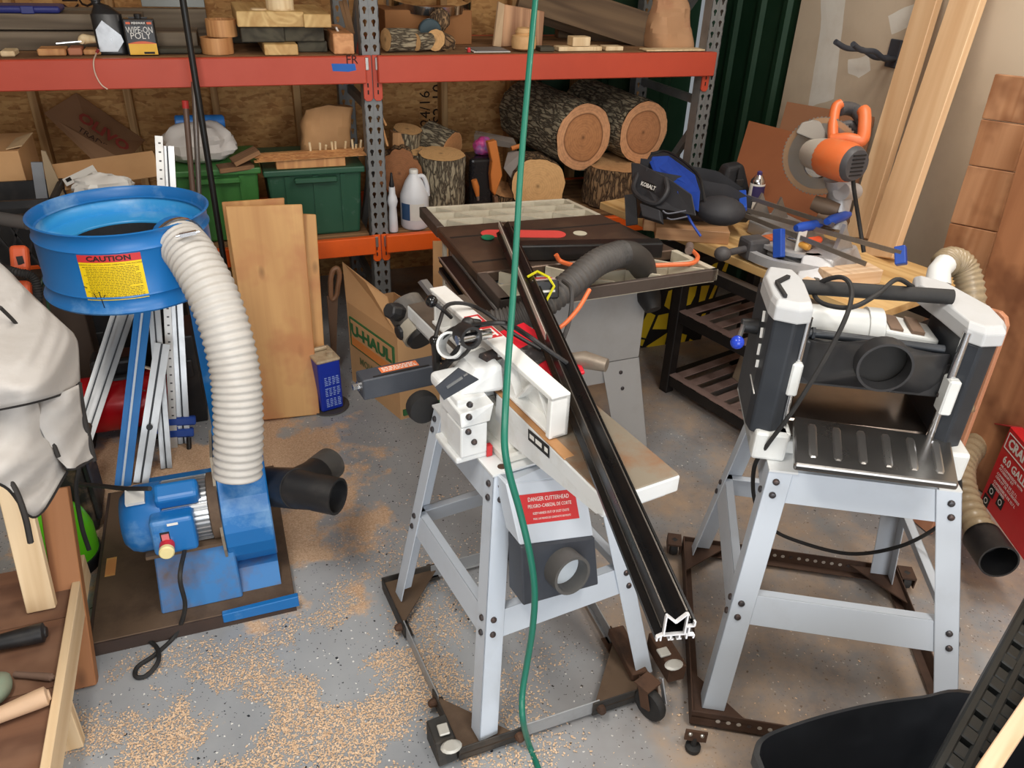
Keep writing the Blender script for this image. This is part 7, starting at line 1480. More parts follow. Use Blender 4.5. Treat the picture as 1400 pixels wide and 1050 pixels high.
hz_ = Wy(537, 236, 3.735).z-ZL; build('nozzle', MB().lathe([(0.012, hS), (0.013, hS+0.012), (0.009, hS+0.03), (0.005, hz_)], Mb, 14), black_plastic, sbt, smooth=True)
# ------------------------------------------------------------------ lower level, left bay : bins
def bin_(name, label, px, Y, dep, mat_, zb=ZL):
    lo, hi = PB(*px, Y, dep, zb); t = thing(name, label, 'storage bin', ((lo[0]+hi[0])/2, lo[1], zb)); ins = 0.03; x0, x1, y0, y1 = lo[0], hi[0], lo[1], hi[1]; z0, z1 = zb, hi[2]
    build('bin_wall', MB().hexa([(x0+ins, y0+ins, z0), (x1-ins, y0+ins, z0), (x1-ins, y1-ins, z0), (x0+ins, y1-ins, z0), (x0+0.008, y0+0.008, z1), (x1-0.008, y0+0.008, z1), (x1-0.008, y1, z1), (x0+0.008, y1, z1)]), mat_, t, bevel=0.012, seg=2)
    build('rim', MB().b2((x0-0.004, y0-0.012, z1-0.025), (x1+0.004, y1+0.01, z1+0.004)), mat_, t, bevel=0.006, seg=2)
    for u in (0.22, 0.5, 0.78): x = x0+(x1-x0)*u; build('wall_rib', MB().hexa([(x-0.012, y0+ins-0.006, z0+0.01), (x+0.012, y0+ins-0.006, z0+0.01), (x+0.012, y0+ins+0.01, z0+0.01), (x-0.012, y0+ins+0.01, z0+0.01), (x-0.012, y0+0.001, z1-0.03), (x+0.012, y0+0.001, z1-0.03), (x+0.012, y0+0.02, z1-0.03), (x-0.012, y0+0.02, z1-0.03)]), mat_, t)
    build('handle_lip', MB().b2(((x0+x1)/2-0.10, y0-0.03, z1-0.06), ((x0+x1)/2+0.10, y0, z1-0.035)), mat_, t, bevel=0.006); return t, z1
g1 = plain('bin_green', (62, 122, 58), 0.45, 0.0, wear=(42, 92, 42), amt=0.4); g2 = plain('bin_dark_green', (40, 84, 62), 0.45, 0.0, wear=(150, 168, 158), amt=0.4, scale=16, thr=0.68)
t1, zg1 = bin_('storage_bin', 'bright green plastic tote on lower shelf behind the hose', (242, 232, 362, 340), 3.76, 0.42, g1)
t2, zg2 = bin_('storage_bin', 'dark green plastic tote on the orange lower shelf', (366, 231, 500, 325), 3.74, 0.45, g2)
x0 = Wy(370, 222, 3.74).x; x1 = Wy(500, 222, 3.74).x; zt = zg2+0.006
lo_, hi_ = PB(377, 215, 472, 230, 3.75, 0.12, zt); solo(build('wood_board', MB().b2((lo_[0], 3.74, zt), (hi_[0], 3.84, zt+0.042)), tanw, bevel=0.003), 'tan board with scored lines lying on dark green tote', 'board')
for k in range(6):
    za = zt+0.0435+0.0036*k; solo(board('veneer_strip', (Wy(346, 212, 3.74).x+0.02*k*random.random(), 3.735+0.012*k, za), (Wy(503, 206, 3.74).x-0.03*random.random(), 3.75+0.012*k, za+0.004), 0.035, 0.0034, tanw), ('lowest', 'second lowest', 'third lowest', 'third highest', 'second highest', 'topmost')[k]+' thin wooden strip in the pile across dark green tote', 'strip', 'wooden strips across the dark green tote')
za = zt+0.08
for k, px in enumerate((425, 438, 445, 455, 459, 472, 483, 487, 493)):
    p = Wy(px, 207, 3.80); o = build('dowel', MB().cyl((p.x, 3.80+0.01*(k % 3), zt+0.043), (p.x+0.004*((k % 3)-1), 3.79, Wy(px, (194, 195, 198, 193, 193, 193, 190, 197, 191)[k], 3.80).z), 0.0055, 8), palew); solo(o, ('first', 'second', 'third', 'fourth', 'fifth', 'sixth', 'seventh', 'eighth', 'ninth')[k]+' pale dowel stub from left on the dark green tote', 'dowel', 'pale dowel stubs on the dark green tote')
kraft2 = plain('kraft_bag_tan', (200, 152, 104), 0.8, 0.0, wear=(176, 128, 84), amt=0.4, scale=5)
q = Wy(446, 200, 3.98); solo(sack('paper_bag', (q.x, 4.02, zt+0.005), 0.24, 0.16, 0.225, kraft2, 3.4, 0.03, 0.92, 0.022), 'crumpled tan paper bag on the dark green tote', 'paper bag')
q = Wy(276, 225, 3.88); wbg = plain('white_plastic_bag', (214, 210, 206), 0.5, 0.0, wear=(186, 180, 176), amt=0.4, scale=6)
solo(blob('plastic_bag', (q.x, 3.93, zg1+0.005), 0.165, 0.12, 0.10, wbg, 6.2, 0.28, 5.0, 34), 'white plastic bag heaped on the bright green tote', 'plastic bag')
q = Wy(276, 168, 3.95); solo(build('blue_roll', MB().tube([(q.x-0.115, 3.98, q.z), (q.x-0.11, 3.98, q.z), (q.x+0.09, 3.98, q.z-0.004), (q.x+0.10, 3.98, q.z-0.004)], [0.026, 0.032, 0.032, 0.024], 18), plain('blue_roll_plastic', (52, 122, 200), 0.35), smooth=True), 'glossy blue roll lying on the white plastic bag', 'roll')
bk1 = Wy(325, 225, 3.80)
for k, (a, b) in enumerate((((298, 231), (345, 225)), ((318, 222), (352, 205)))):
    o = board('bark_slab', Wy(*a, 3.78), Wy(*b, 3.80), 0.10, 0.02, wood('bark_slab_brown', (150, 112, 78), (104, 72, 48), 1.2, 0.85, axis=0)); solo(o, ('curled brown bark slab on green tote, lower one', 'curled brown bark slab on green tote, upper one')[k], 'bark slab')
# cardboard at the left
cb2 = thing('cardboard_box', 'open cardboard box at far left of the lower shelf', 'box', (Wy(10, 250, 3.75).x, 3.75, ZL)); lo_, hi_ = PB(-60, 208, 34, 272, 3.70, 0.35, None)
build('box', MB().b2((lo_[0], 3.70, lo_[2]), (hi_[0], 4.05, hi_[2])), card, cb2, bevel=0.002)
fp2 = [Wy(8, 205, 3.72), Wy(30, 200, 3.72), Wy(45, 182, 3.85), Wy(22, 190, 3.85)]; build('box_flap', MB().hexa(fp2+[p+Vector((0, 0.0, 0.004)) for p in fp2]), plain('flap_pale', (196, 168, 130), 0.8), cb2)
pts = [Wy(*p) for p in ((60, 155, 4.40), (104, 127, 4.60), (198, 192, 4.60), (172, 222, 4.25), (140, 232, 4.20))]
fb = thing('flat_carton', 'dark flattened carton with red print leaning at the back wall', 'carton', pts[3]); n = len(pts)
build('sheet', MB().add(pts+[p+Vector((0, 0.01, 0)) for p in pts], [tuple(range(n)), tuple(range(2*n-1, n-1, -1))]+[(i, i+n, (i+1) % n+n, (i+1) % n) for i in range(n)]), plain('carton_brown_dark', (166, 128, 96), 0.85, wear=(140, 106, 78), amt=0.4, scale=4), fb)
xv = (pts[2]-pts[1]).normalized(); nv = (pts[2]-pts[1]).cross(pts[0]-pts[1]).normalized(); nv = nv if nv.y < 0 else -nv; yv = nv.cross(xv); M = Matrix((xv, yv, nv)).transposed().to_4x4(); M.translation = Wy(140, 184, 4.42)+nv*0.02
cprint = plain('carton_red_print', (160, 66, 56), 0.8)
text(fb, 'OLIVO', M, 0.085, cprint, bold=0.003); M2 = M.copy(); M2.translation = M.translation-yv*0.075+xv*0.02; text(fb, 'TRADITION', M2, 0.045, plain('carton_dark_print', (70, 50, 44), 0.8))
for k, (a, b, w_, lb_, m_) in enumerate((((62, 245), (215, 223), 0.16, 'cardboard flap with white sticker under the white bag', card), ((130, 236), (216, 226), 0.10, 'cardboard strip lying on the cardboard flap', card), ((120, 228), (214, 216), 0.07, 'upper cardboard strip leaning by the carton', card))):
    o = board('cardboard_sheet', Wy(*a, 3.74+0.05*k), Wy(*b, 3.82+0.05*k), w_, 0.008, m_, up=(0, -0.5, 0.9)); solo(o, lb_, 'cardboard')
p, q = Wy(88, 250, 3.66), Wy(130, 230, 3.69); o = board('sticker_strip', p, q, 0.045, 0.002, white_lbl, up=(0, -0.5, 0.9)); solo(o, 'white barcode sticker strip on the cardboard', 'sticker')
mb = MB(); d = (q-p); nn = Vector((0, -0.5, 0.87)); s = d.normalized().cross(nn).normalized()
for k in range(9): c = p+d*(0.08+0.012*k*1.5)+nn*0.004; mb.bar(c-s*0.012, c+s*0.008, 0.003 if k % 2 else 0.0015, 0.0006, nn)
build('barcode', mb, ink_black, o, stuff=True)
for k, (pp_, m_, lb_) in enumerate((([(42, 222), (58, 222), (66, 275), (50, 275)], plain('grey_metal_plate', (150, 154, 160), 0.4, 0.4), 'grey metal plate standing beside the cardboard box'), ([(56, 206), (62, 207), (90, 270), (68, 275)], plain('wood_plate_tan', (160, 140, 112), 0.7), 'thin tan board standing beside the grey plate'))):
    P = [Wy(a, b, 3.66-0.01*k) for a, b in pp_]; n = 4; solo(build('standing_sheet', MB().add(P+[v+Vector((0, 0.012, 0)) for v in P], [(0, 1, 2, 3), (7, 6, 5, 4)]+[(i, i+n, (i+1) % n+n, (i+1) % n) for i in range(n)]), m_), lb_, 'sheet')
q = Wy(140, 252, 3.60); solo(blob('white_rag', (q.x, 3.62, Wy(140, 268, 3.60).z), 0.12, 0.06, 0.05, white_lbl, 8.8, 0.35, 6, 26), 'crumpled white rag on cardboard behind the blue drum', 'rag')
# ================================================================== guide rails and clamps behind the collector
def guide(label, bot, top, wd, mat_, grooves=None, strip=None, cat='guide rail', zb=0.0):
    b = Wz(*bot, zb); t_ = Wy(*top); d = t_-b; th = thing('guide_rail', label, cat, b, 'clamp guides leaning behind the blue collector' if cat == 'guide rail' else None); M = axes(b, d, (0, -1, 0.2)); L = d.length
    sec = [(-wd/2, -0.012), (wd/2, -0.012), (wd/2, 0.010), (wd*0.18, 0.010), (wd*0.18, 0.003), (-wd*0.10, 0.003), (-wd*0.10, 0.010), (-wd/2, 0.010)]
    build('rail_profile', MB().prism(sec, 0, L, M @ Matrix(((0, 0, 1, 0), (1, 0, 0, 0), (0, 1, 0, 0), (0, 0, 0, 1)))), mat_, th)
    build('groove', MB().b2((0, -wd*0.04, 0.0031), (L, wd*0.10, 0.0036), M), grooves or plain('groove_shade', (70, 72, 76), 0.5, 0.5), th)  # dark strip paints the slot's shade; the blue rail has a pale line
    if strip: build('ruler_strip', MB().b2((0.0, wd*0.2, 0.0101), (L, wd*0.45, 0.0106), M), strip, th)
    return th, M, L
silver = plain('rail_silver', (196, 198, 200), 0.32, 0.7, wear=(150, 152, 154), amt=0.4); bluer = plain('rail_blue', (36, 122, 196), 0.35, 0.2, wear=(28, 100, 168), amt=0.3)
guide('bright blue clamp guide rail with a pale center line', (168, 664), (196, 420, 3.10), 0.058, bluer, plain('pale_groove', (210, 222, 232), 0.4, 0.3))
_, M_, L_ = guide('silver guide rail leaning right, bottom end by the base plate', (193, 660), (222, 470, 3.02), 0.056, silver); build('knob', MB().cyl(M_ @ Vector((0.22, 0.0, 0.01)), M_ @ Vector((0.22, 0.0, 0.03)), 0.012, 12), black_plastic, _)
guide('narrow silver guide rail left of the white ruled strip', (228, 640), (209, 400, 3.15), 0.042, silver)
guide('leftmost silver guide rail, leaning far to the right', (88, 655), (166, 410, 3.30), 0.042, silver)
guide('silver guide rail second from left, beside the leftmost one', (98, 662), (184, 405, 3.28), 0.042, silver)
tc_, M_, L_ = guide('tall silver clamp rail rising above the drum, blue jaw at foot', (252, 606), (229, 200, 3.42), 0.048, silver)
for z_, w_ in ((0.08, 0.10), (0.03, 0.08)): build('blue_jaw', MB().b2((z_, -w_/2, -0.02), (z_+0.035, w_/2+0.03, 0.025), M_), bluep, tc_, bevel=0.005)
build('jaw_arm', MB().b2((0.05, 0.02, -0.01), (0.075, 0.16, 0.015), M_), bluep, tc_, bevel=0.003); build('screw_handle', MB().cyl(M_ @ Vector((0.03, -0.02, 0.03)), M_ @ Vector((-0.05, -0.02, 0.05)), 0.01, 10), black_plastic, tc_)
rs_ = thing('ruled_strip', 'white slotted strip rising above the drum beside clamp rail', 'strip', Wz(236, 600, 0)); b = Wz(238, 612, 0.0); t_ = Wy(217, 186, 3.40); M = axes(b, t_-b, (0, -1, 0.2)); L = (t_-b).length
build('strip', MB().b2((0, -0.014, -0.003), (L, 0.014, 0.003), M), plain('strip_white', (222, 222, 220), 0.4, 0.3), rs_)
for k in range(34): build('tick_slot', MB().b2((0.10+k*(L-0.13)/33, -0.006, 0.0031), (0.106+k*(L-0.13)/33, 0.003, 0.0037), M), plain('slot_grey', (84, 84, 86), 0.6), rs_)
# poles
def pole(label, bot, top, r, mat_, tip=None):
    b = Wz(*bot); t_ = Wy(*top); o = thing('pole', label, 'pole', b, 'poles leaning on the rack by the drum'); build('shaft', MB().cyl(b, t_, r, 12), mat_, o, smooth=True)
    if tip: build('tip', MB().cyl(t_, t_+(t_-b).normalized()*0.03, r*1.1, 10), tip, o)
pole('long black pole leaning past both beams, top out of frame', (332, 520, 0.0), (246, -25, 3.58), 0.013, plain('pole_black', (34, 34, 34), 0.4, 0.3))
pole('brown pipe with a red taped top by the drum', (286, 520, 0.0), (254, 148, 3.60), 0.012, plain('pole_brown', (118, 96, 84), 0.45, 0.4), plain('tape_red', (186, 50, 44), 0.6))
pole('grey steel pipe standing between the brown and black poles', (284, 520, 0.0), (265, 112, 3.62), 0.011, plain('pole_grey', (136, 128, 122), 0.35, 0.6))
# red compressor tank
tkc = Wd(168, 578, 3.30); tkc.z = 0.155
tk = thing('air_compressor', 'red air compressor tank with gauge behind the guide rails', 'compressor', (tkc.x, tkc.y, 0)); redt = plain('tank_red', (196, 22, 32), 0.2, 0.1, wear=(160, 14, 24), amt=0.2)
build('tank', MB().lathe([(0.02, -0.24), (0.07, -0.225), (0.11, -0.18), (0.118, -0.13), (0.118, 0.13), (0.11, 0.18), (0.07, 0.225), (0.02, 0.24)], Matrix.Translation(tkc) @ Matrix.Rotation(pi/2, 4, 'Y'), 32), redt, tk, smooth=True, autosm=80)
build('weld_seam', MB().lathe([(0.1185, -0.004), (0.1205, 0.0), (0.1185, 0.004)], Matrix.Translation(tkc+Vector((0.05, 0, 0))) @ Matrix.Rotation(pi/2, 4, 'Y'), 32, False, False), redt, tk)
for dx in (-0.13, 0.13): build('foot', MB().b2((tkc.x+dx-0.02, tkc.y-0.09, 0), (tkc.x+dx+0.02, tkc.y+0.09, 0.06)), black_rubber, tk)
gp_ = Wd(157, 521, 3.22); gn = ((CAM-gp_).normalized()+Vector((0, 0, 0.6))).normalized(); MG = facing(gp_, gn); build('gauge', MB().lathe([(0.034, -0.03), (0.036, 0), (0.03, 0.004)], MG, 22), black_plastic, tk, smooth=True); build('gauge_dial', MB().lathe([(0.001, 0.0045), (0.022, 0.0045)], MG, 20, False, False), plain('dial_cream', (206, 196, 176), 0.4), tk)
build('pump_block', MB().box((tkc.x+0.03, tkc.y+0.06, 0.31), (0.20, 0.12, 0.08)).b2((tkc.x-0.05, tkc.y-0.03, 0.25), (tkc.x+0.12, tkc.y+0.08, 0.29)), black_plastic, tk, bevel=0.02, seg=3); build('coupler', MB().cyl(Wd(197, 537, 3.18), Wd(200, 524, 3.22), 0.012, 10).cyl(Wd(208, 505, 3.2), Wd(198, 502, 3.2), 0.008, 8), chrome, tk)
# dark clutter behind the rails
for k, (px, py, t_, sz, lb_) in enumerate(((262, 545, 3.35, (0.10, 0.22, 0.42), 'black steel clamp stand right of the clamp rail'), (128, 500, 3.55, (0.26, 0.20, 0.40), 'black hard case behind the red compressor'), (208, 470, 3.70, (0.34, 0.16, 0.46), 'dark tool box in the shade behind guide rails'))):
    p = Wd(px, py, t_); o = build('hard_case', MB().b2((p.x-sz[0]/2, p.y, 0), (p.x+sz[0]/2, p.y+sz[1], sz[2])).b2((p.x-sz[0]*0.3, p.y-0.012, sz[2]*0.55), (p.x+sz[0]*0.3, p.y, sz[2]*0.75)), black_plastic, bevel=0.015, seg=2); solo(o, lb_, 'case')
# black wire crate with orange tools at far left
cr = Wd(28, 330, 3.05); crt = thing('wire_crate', 'black plastic crate of lattice bars at the left edge', 'crate', (cr.x, cr.y, 0.35)); CX0, CX1, CY0, CY1, CZ0, CZ1 = cr.x-0.22, cr.x+0.15, cr.y, cr.y+0.30, cr.z-0.22, cr.z+0.16
mbx = MB().b2((CX0, CY0, CZ1-0.03), (CX1, CY0+0.014, CZ1)).b2((CX0, CY0, CZ1-0.075), (CX1, CY0+0.012, CZ1-0.055)).b2((CX0, CY0, CZ0), (CX1, CY0+0.014, CZ0+0.03)).b2((CX1-0.014, CY0, CZ0), (CX1, CY1, CZ0+0.03)).b2((CX1-0.014, CY0, CZ1-0.03), (CX1, CY1, CZ1)).b2((CX0, CY1-0.012, CZ0), (CX1, CY1, CZ1))
build('crate_frame', mbx, black_plastic, crt)
for k in range(7):
    x = CX0+k*0.06
    for s in (-1, 1): build('lattice_bar', MB().bar((x if s > 0 else x+0.12, CY0+0.006, CZ0+0.02), (x+0.12 if s > 0 else x, CY0+0.006, CZ1-0.06), 0.008, 0.008, (0, 1, 0)), black_plastic, crt)
solo(build('crate_stand', MB().b2((CX0, CY0+0.02, 0), (CX1, CY1, CZ0)), plain('stand_dark_wood', (62, 48, 38), 0.8), bevel=0.004), 'dark box carrying the black crate', 'box')
gt = thing('grey_tube', 'grey foam tube lying across the black crate', 'tube', Wd(20, 298, 2.98)); build('tube', MB().cyl(Wd(-30, 294, 2.98), Wd(38, 305, 2.98), 0.026, 16), plain('foam_grey', (84, 80, 78), 0.8), gt, smooth=True)
org = plain('tool_orange', (236, 104, 60), 0.4, 0.0, wear=(206, 84, 46), amt=0.3)
for k, (a, b, lb_) in enumerate((((26, 336), (29, 372), 'orange power tool with dark window, upper one at the crate'), ((30, 384), (32, 418), 'orange power tool with pale plate, lower one at the crate'))):
    p, q = Wd(*a, 2.95), Wd(*b, 2.95); o = thing('power_tool', lb_, 'power tool', q); build('tool_body', MB().bar(p, q, 0.05, 0.062, (1, 0, 0)), org, o, bevel=0.016, seg=3); f = (CAM-p).normalized()*0.033; m_ = p.lerp(q, 0.55)
    build('window' if k == 0 else 'plate', MB().bar(m_+f-Vector((0, 0, 0.016)), m_+f+Vector((0, 0, 0.016)), 0.022, 0.004, f), plain('window_dark', (60, 54, 52), 0.3) if k == 0 else plain('plate_pale', (226, 190, 160), 0.5), o)
cb3 = thing('corrugated_cable', 'black corrugated hose looped before the orange tools', 'hose', Wd(30, 375, 2.88)); build('tube', MB().tube(spline([Wd(0, 366, 2.90), Wd(22, 372, 2.86), Wd(44, 378, 2.88), Wd(52, 400, 2.9), Wd(50, 430, 2.9)], 14), 0.014, 10, True, rfun=lambda i, N: 0.014+0.003*(i % 2)), black_rubber, cb3, smooth=True)
for k, pts in enumerate(([(48, 430, 2.95), (60, 380, 2.97), (70, 440, 2.9), (95, 470, 2.85)], [(40, 440, 2.9), (58, 452, 2.8), (78, 470, 2.75), (92, 500, 2.7)])):
    o = thing('extension_cord', ('dark green cord hanging behind the cloth cover', 'black cord bunched under the blue drum')[k], 'cord', Wd(*pts[0])); build('cord_loop', MB().tube([Wd(*p) for p in pts], 0.006, 6, sub=6), (plain('cord_green_dark', (30, 60, 40), 0.5), black_rubber)[k], o, smooth=True)
# ------------------------------------------------------------------ cloth covered machine on the left bench
cloth = plain('cover_cloth', (182, 178, 174), 0.85, 0.0, wear=(150, 142, 134), amt=0.5, scale=5, spec=0.2, bump=0.2, bscale=60)
cov = thing('dust_cover', 'off white cloth cover with black hem over left machine', 'cover', Wd(40, 600, 1.8))
def sheet_rows(rows, nu=30, nv=24, amp=0.012, seed=0.0):
    R = [[Wd(*p) for p in r] for r in rows]; S = [spline(r, 10) for r in R]; k = min(len(s) for s in S); V = [spline([s[i] for s in S], 8) for i in range(k)]; nv_ = len(V[0]); mb = MB()
    for j in range(nv_):
        for i in range(k):
            p = V[i][j]; f = 1.6*(0.4-abs(mnoise.noise(Vector((p.x*9+p.z*6+seed, p.z*3-p.x*2, 1.7)))))+0.9*(0.4-abs(mnoise.noise(Vector((p.x*6-p.z*16, p.z*5+p.x*9+seed, 3))))); mb.v.append(p+(CAM-p).normalized()*(amp*f))
    mb.f = [(j*k+i, j*k+i+1, (j+1)*k+i+1, (j+1)*k+i) for j in range(nv_-1) for i in range(k-1)]; return mb, [V[i][-1] for i in range(k)]
m1, hem1 = sheet_rows([[(-80, 300, 1.72), (0, 360, 1.76), (36, 396, 1.80), (72, 430, 1.86), (100, 456, 1.92)], [(-80, 400, 1.60), (0, 428, 1.68), (44, 452, 1.70), (84, 458, 1.80), (106, 470, 1.90)], [(-80, 500, 1.54), (0, 504, 1.58), (44, 502, 1.62), (82, 498, 1.74), (108, 500, 1.86)], [(-80, 572, 1.52), (0, 558, 1.56), (44, 549, 1.60), (82, 538, 1.70), (109, 525, 1.82)]], amp=0.085)
build('cover_cloth', m1, cloth, cov, smooth=True, autosm=180, thick=0.003)
m2, hem2 = sheet_rows([[(40, 545, 1.70), (66, 542, 1.70), (90, 534, 1.72), (107, 526, 1.78)], [(48, 570, 1.68), (74, 580, 1.70), (94, 575, 1.74), (112, 568, 1.80)], [(70, 615, 1.70), (90, 618, 1.72), (106, 612, 1.76), (122, 600, 1.82)], [(92, 640, 1.72), (102, 640, 1.74), (112, 635, 1.78), (127, 626, 1.84)]], amp=0.04, seed=4)
build('cover_cloth', m2, cloth, cov, smooth=True, autosm=180, thick=0.003)
m3, hem3 = sheet_rows([[(-70, 565, 1.52), (0, 556, 1.58), (30, 550, 1.62), (52, 548, 1.68)], [(-70, 600, 1.50), (0, 600, 1.56), (34, 600, 1.62), (62, 590, 1.70)], [(-70, 640, 1.50), (0, 640, 1.57), (40, 650, 1.63), (78, 625, 1.73)], [(-70, 640, 1.50), (8, 664, 1.58), (48, 705, 1.66), (90, 645, 1.76)]], amp=0.075, seed=9)
build('cover_cloth', m3, cloth, cov, smooth=True, autosm=180, thick=0.003)
hemm = plain('hem_black', (40, 36, 34), 0.8)
def off(h, r=0.0): return [p+(CAM-p).normalized()*0.006 for p in h]
for h_, r_ in ((hem1, 0.006), (hem2, 0.005), (hem3, 0.006)): build('hem', MB().tube(off(h_), r_, 6), hemm, cov, smooth=True)
build('hem', MB().tube([Wd(*p) for p in ((108, 525, 1.775), (114, 565, 1.79), (122, 600, 1.81), (129, 630, 1.83))], 0.006, 6, sub=4), hemm, cov, smooth=True)
build('hem', MB().tube([Wd(*p) for p in ((0, 420, 1.62), (20, 440, 1.68), (30, 455, 1.70))], 0.004, 6, sub=4), hemm, cov, smooth=True)
build('hem', MB().tube([Wd(*p) for p in ((45, 556, 1.66), (62, 580, 1.67), (72, 605, 1.68), (80, 625, 1.69))], 0.005, 6, sub=4), hemm, cov, smooth=True)
build('tie_cord', MB().tube([Wd(*p) for p in ((2, 646, 1.55), (20, 668, 1.56), (34, 705, 1.58), (42, 742, 1.60))], 0.006, 6, sub=5), hemm, cov, smooth=True)
mh = Vector((-1.0, 1.70, 0.62)); build('machine_body', MB().b2((-1.30, 1.35, 0.56), (-0.80, 2.02, 1.0)), plain('machine_grey', (110, 108, 104), 0.6), cov, bevel=0.03, seg=3)
# bench frame under it
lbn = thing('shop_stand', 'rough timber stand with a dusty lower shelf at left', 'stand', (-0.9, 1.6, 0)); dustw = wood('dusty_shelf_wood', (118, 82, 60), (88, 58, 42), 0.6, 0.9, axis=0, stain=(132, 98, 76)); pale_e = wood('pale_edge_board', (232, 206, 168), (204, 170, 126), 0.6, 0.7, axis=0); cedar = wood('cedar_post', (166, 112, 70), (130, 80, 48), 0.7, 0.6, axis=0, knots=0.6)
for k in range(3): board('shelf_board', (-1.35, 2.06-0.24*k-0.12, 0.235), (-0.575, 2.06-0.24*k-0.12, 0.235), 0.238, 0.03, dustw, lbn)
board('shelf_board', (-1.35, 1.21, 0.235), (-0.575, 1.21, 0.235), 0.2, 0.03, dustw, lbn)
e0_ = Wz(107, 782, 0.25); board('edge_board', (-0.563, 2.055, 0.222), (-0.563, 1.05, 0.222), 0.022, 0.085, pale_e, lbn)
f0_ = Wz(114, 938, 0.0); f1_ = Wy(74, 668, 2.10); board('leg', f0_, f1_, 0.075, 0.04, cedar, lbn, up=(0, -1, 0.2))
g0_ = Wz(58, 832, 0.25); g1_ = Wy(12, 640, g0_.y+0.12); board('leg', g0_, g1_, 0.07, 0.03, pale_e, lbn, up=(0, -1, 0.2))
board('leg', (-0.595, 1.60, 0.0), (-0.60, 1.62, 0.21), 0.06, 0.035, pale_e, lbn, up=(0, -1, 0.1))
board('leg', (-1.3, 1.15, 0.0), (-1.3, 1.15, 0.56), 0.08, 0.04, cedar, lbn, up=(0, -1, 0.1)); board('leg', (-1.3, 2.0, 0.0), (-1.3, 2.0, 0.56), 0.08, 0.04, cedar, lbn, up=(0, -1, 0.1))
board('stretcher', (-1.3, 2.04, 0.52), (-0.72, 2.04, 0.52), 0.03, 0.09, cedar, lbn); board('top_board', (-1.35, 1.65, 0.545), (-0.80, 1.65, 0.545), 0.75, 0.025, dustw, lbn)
ZS = 0.252
for k, (a, b, r, m_, lb_, nm) in enumerate((((-30, 885), (62, 864), 0.026, black_plastic, 'black grip lying on the dusty lower shelf', 'handle'), ((-30, 990), (66, 950), 0.024, plain('turned_handle', (206, 172, 140), 0.6), 'pale turned wooden handle on the dusty lower shelf', 'handle'), ((20, 922), (72, 926), 0.010, plain('dusty_bar', (112, 88, 74), 0.8), 'dusty thin bar between two handles on shelf', 'bar'))):
    p, q = Wz(*a, ZS+r), Wz(*b, ZS+r); o = thing(nm+'_piece', lb_, nm, p); build('grip', MB().tube([p, p.lerp(q, 0.3), p.lerp(q, 0.85), p.lerp(q, 0.97), q], [r*0.8, r*0.8, r, r, r*0.6], 12), m_, o, smooth=True); build('end_cap', MB().tube([q, q+(q-p).normalized()*0.004], [r*0.6, r*0.5], 12), m_, o)
o = blob('green_lump', Wz(-2, 950, ZS), 0.035, 0.05, 0.03, plain('dusty_green', (124, 136, 116), 0.8, wear=(150, 130, 108), amt=0.6), 4.0, 0.15, 3, 20); solo(o, 'dusty grey green block at the shelf edge of frame', 'block')
# green vacuum and black dusty machine behind the stand
gv = Wz(92, 775, 0.0); gvt = thing('green_canister', 'bright green round canister behind the stand leg', 'canister', (-0.72, 2.33, 0)); build('dome', MB().lathe([(0.13, 0.02), (0.14, 0.05), (0.14, 0.14), (0.12, 0.20), (0.08, 0.245), (0.03, 0.26)], Matrix.Translation((-0.695, 2.36, 0)) @ Matrix.Diagonal((0.8, 0.8, 0.95, 1)), 32), plain('lime_green', (92, 190, 28), 0.25, 0.0, wear=(72, 156, 18), amt=0.2), gvt, smooth=True); build('base_ring', MB().lathe([(0.13, 0), (0.145, 0.0), (0.145, 0.045), (0.13, 0.045)], Matrix.Translation((-0.695, 2.36, 0)) @ Matrix.Diagonal((0.8, 0.8, 1, 1)), 32), black_plastic, gvt, smooth=True)
bdp = Wd(100, 690, 2.55); bdm = thing('dusty_black_bin', 'black bin dusted with shavings behind the cloth cover', 'bin', (bdp.x, bdp.y+0.08, 0)); P = [Wz(82, 760, 0.0), Wz(130, 735, 0.0)]
build('bin_body', MB().b2((-0.72, 2.50, 0), (-0.60, 2.74, 0.30)).b2((-0.735, 2.48, 0.28), (-0.585, 2.76, 0.31)), plain('dusty_black_box', (36, 33, 32), 0.55, 0.0, wear=(150, 120, 92), amt=0.7, scale=14, thr=0.58), bdm, bevel=0.02, seg=2); build('grab_bar', MB().b2((-0.60, 2.50, 0.05), (-0.585, 2.54, 0.33)), black_plastic, bdm, bevel=0.004)
o = thing('floor_cable', 'black cable rising along the stand to the cover', 'cable', Wz(122, 760, 0.01)); build('cable', MB().tube([Wd(*p) for p in ((108, 640, 2.40), (104, 670, 2.40), (112, 720, 2.42), (122, 752, 2.44))], 0.007, 7, sub=6), black_rubber, o, smooth=True)
# ------------------------------------------------------------------ lumber leaning at the bins
lum = wood('rough_pine_plank', (218, 170, 110), (184, 128, 76), 0.42, 0.6, axis=0, knots=0.95, stain=(192, 128, 82))
def plank(label, bl, br, tl_, tr, Yt, th):
    a, b = Wz(*bl, 0), Wz(*br, 0); c, d = Wy(*tl_, Yt), Wy(*tr, Yt); x = ((c+d)/2-(a+b)/2).normalized(); M = axes((a+b)/2, x, (0, -1, 0.25)); I = M.inverted(); P = [I @ v for v in (a, b, d, c)]
    o = build('plank', MB().add([Vector((p.x, p.y, 0.0)) for p in P]+[Vector((p.x, p.y, th)) for p in P], [(3, 2, 1, 0), (4, 5, 6, 7), (0, 1, 5, 4), (1, 2, 6, 5), (2, 3, 7, 6), (3, 0, 4, 7)]), lum, bevel=0.003, world=False, M=M); return solo(o, label, 'plank')
plank('wide knotty pine plank, front one of three leaning beside hose', (352, 570), (437, 566), (308, 282), (412, 279), 3.34, 0.035)
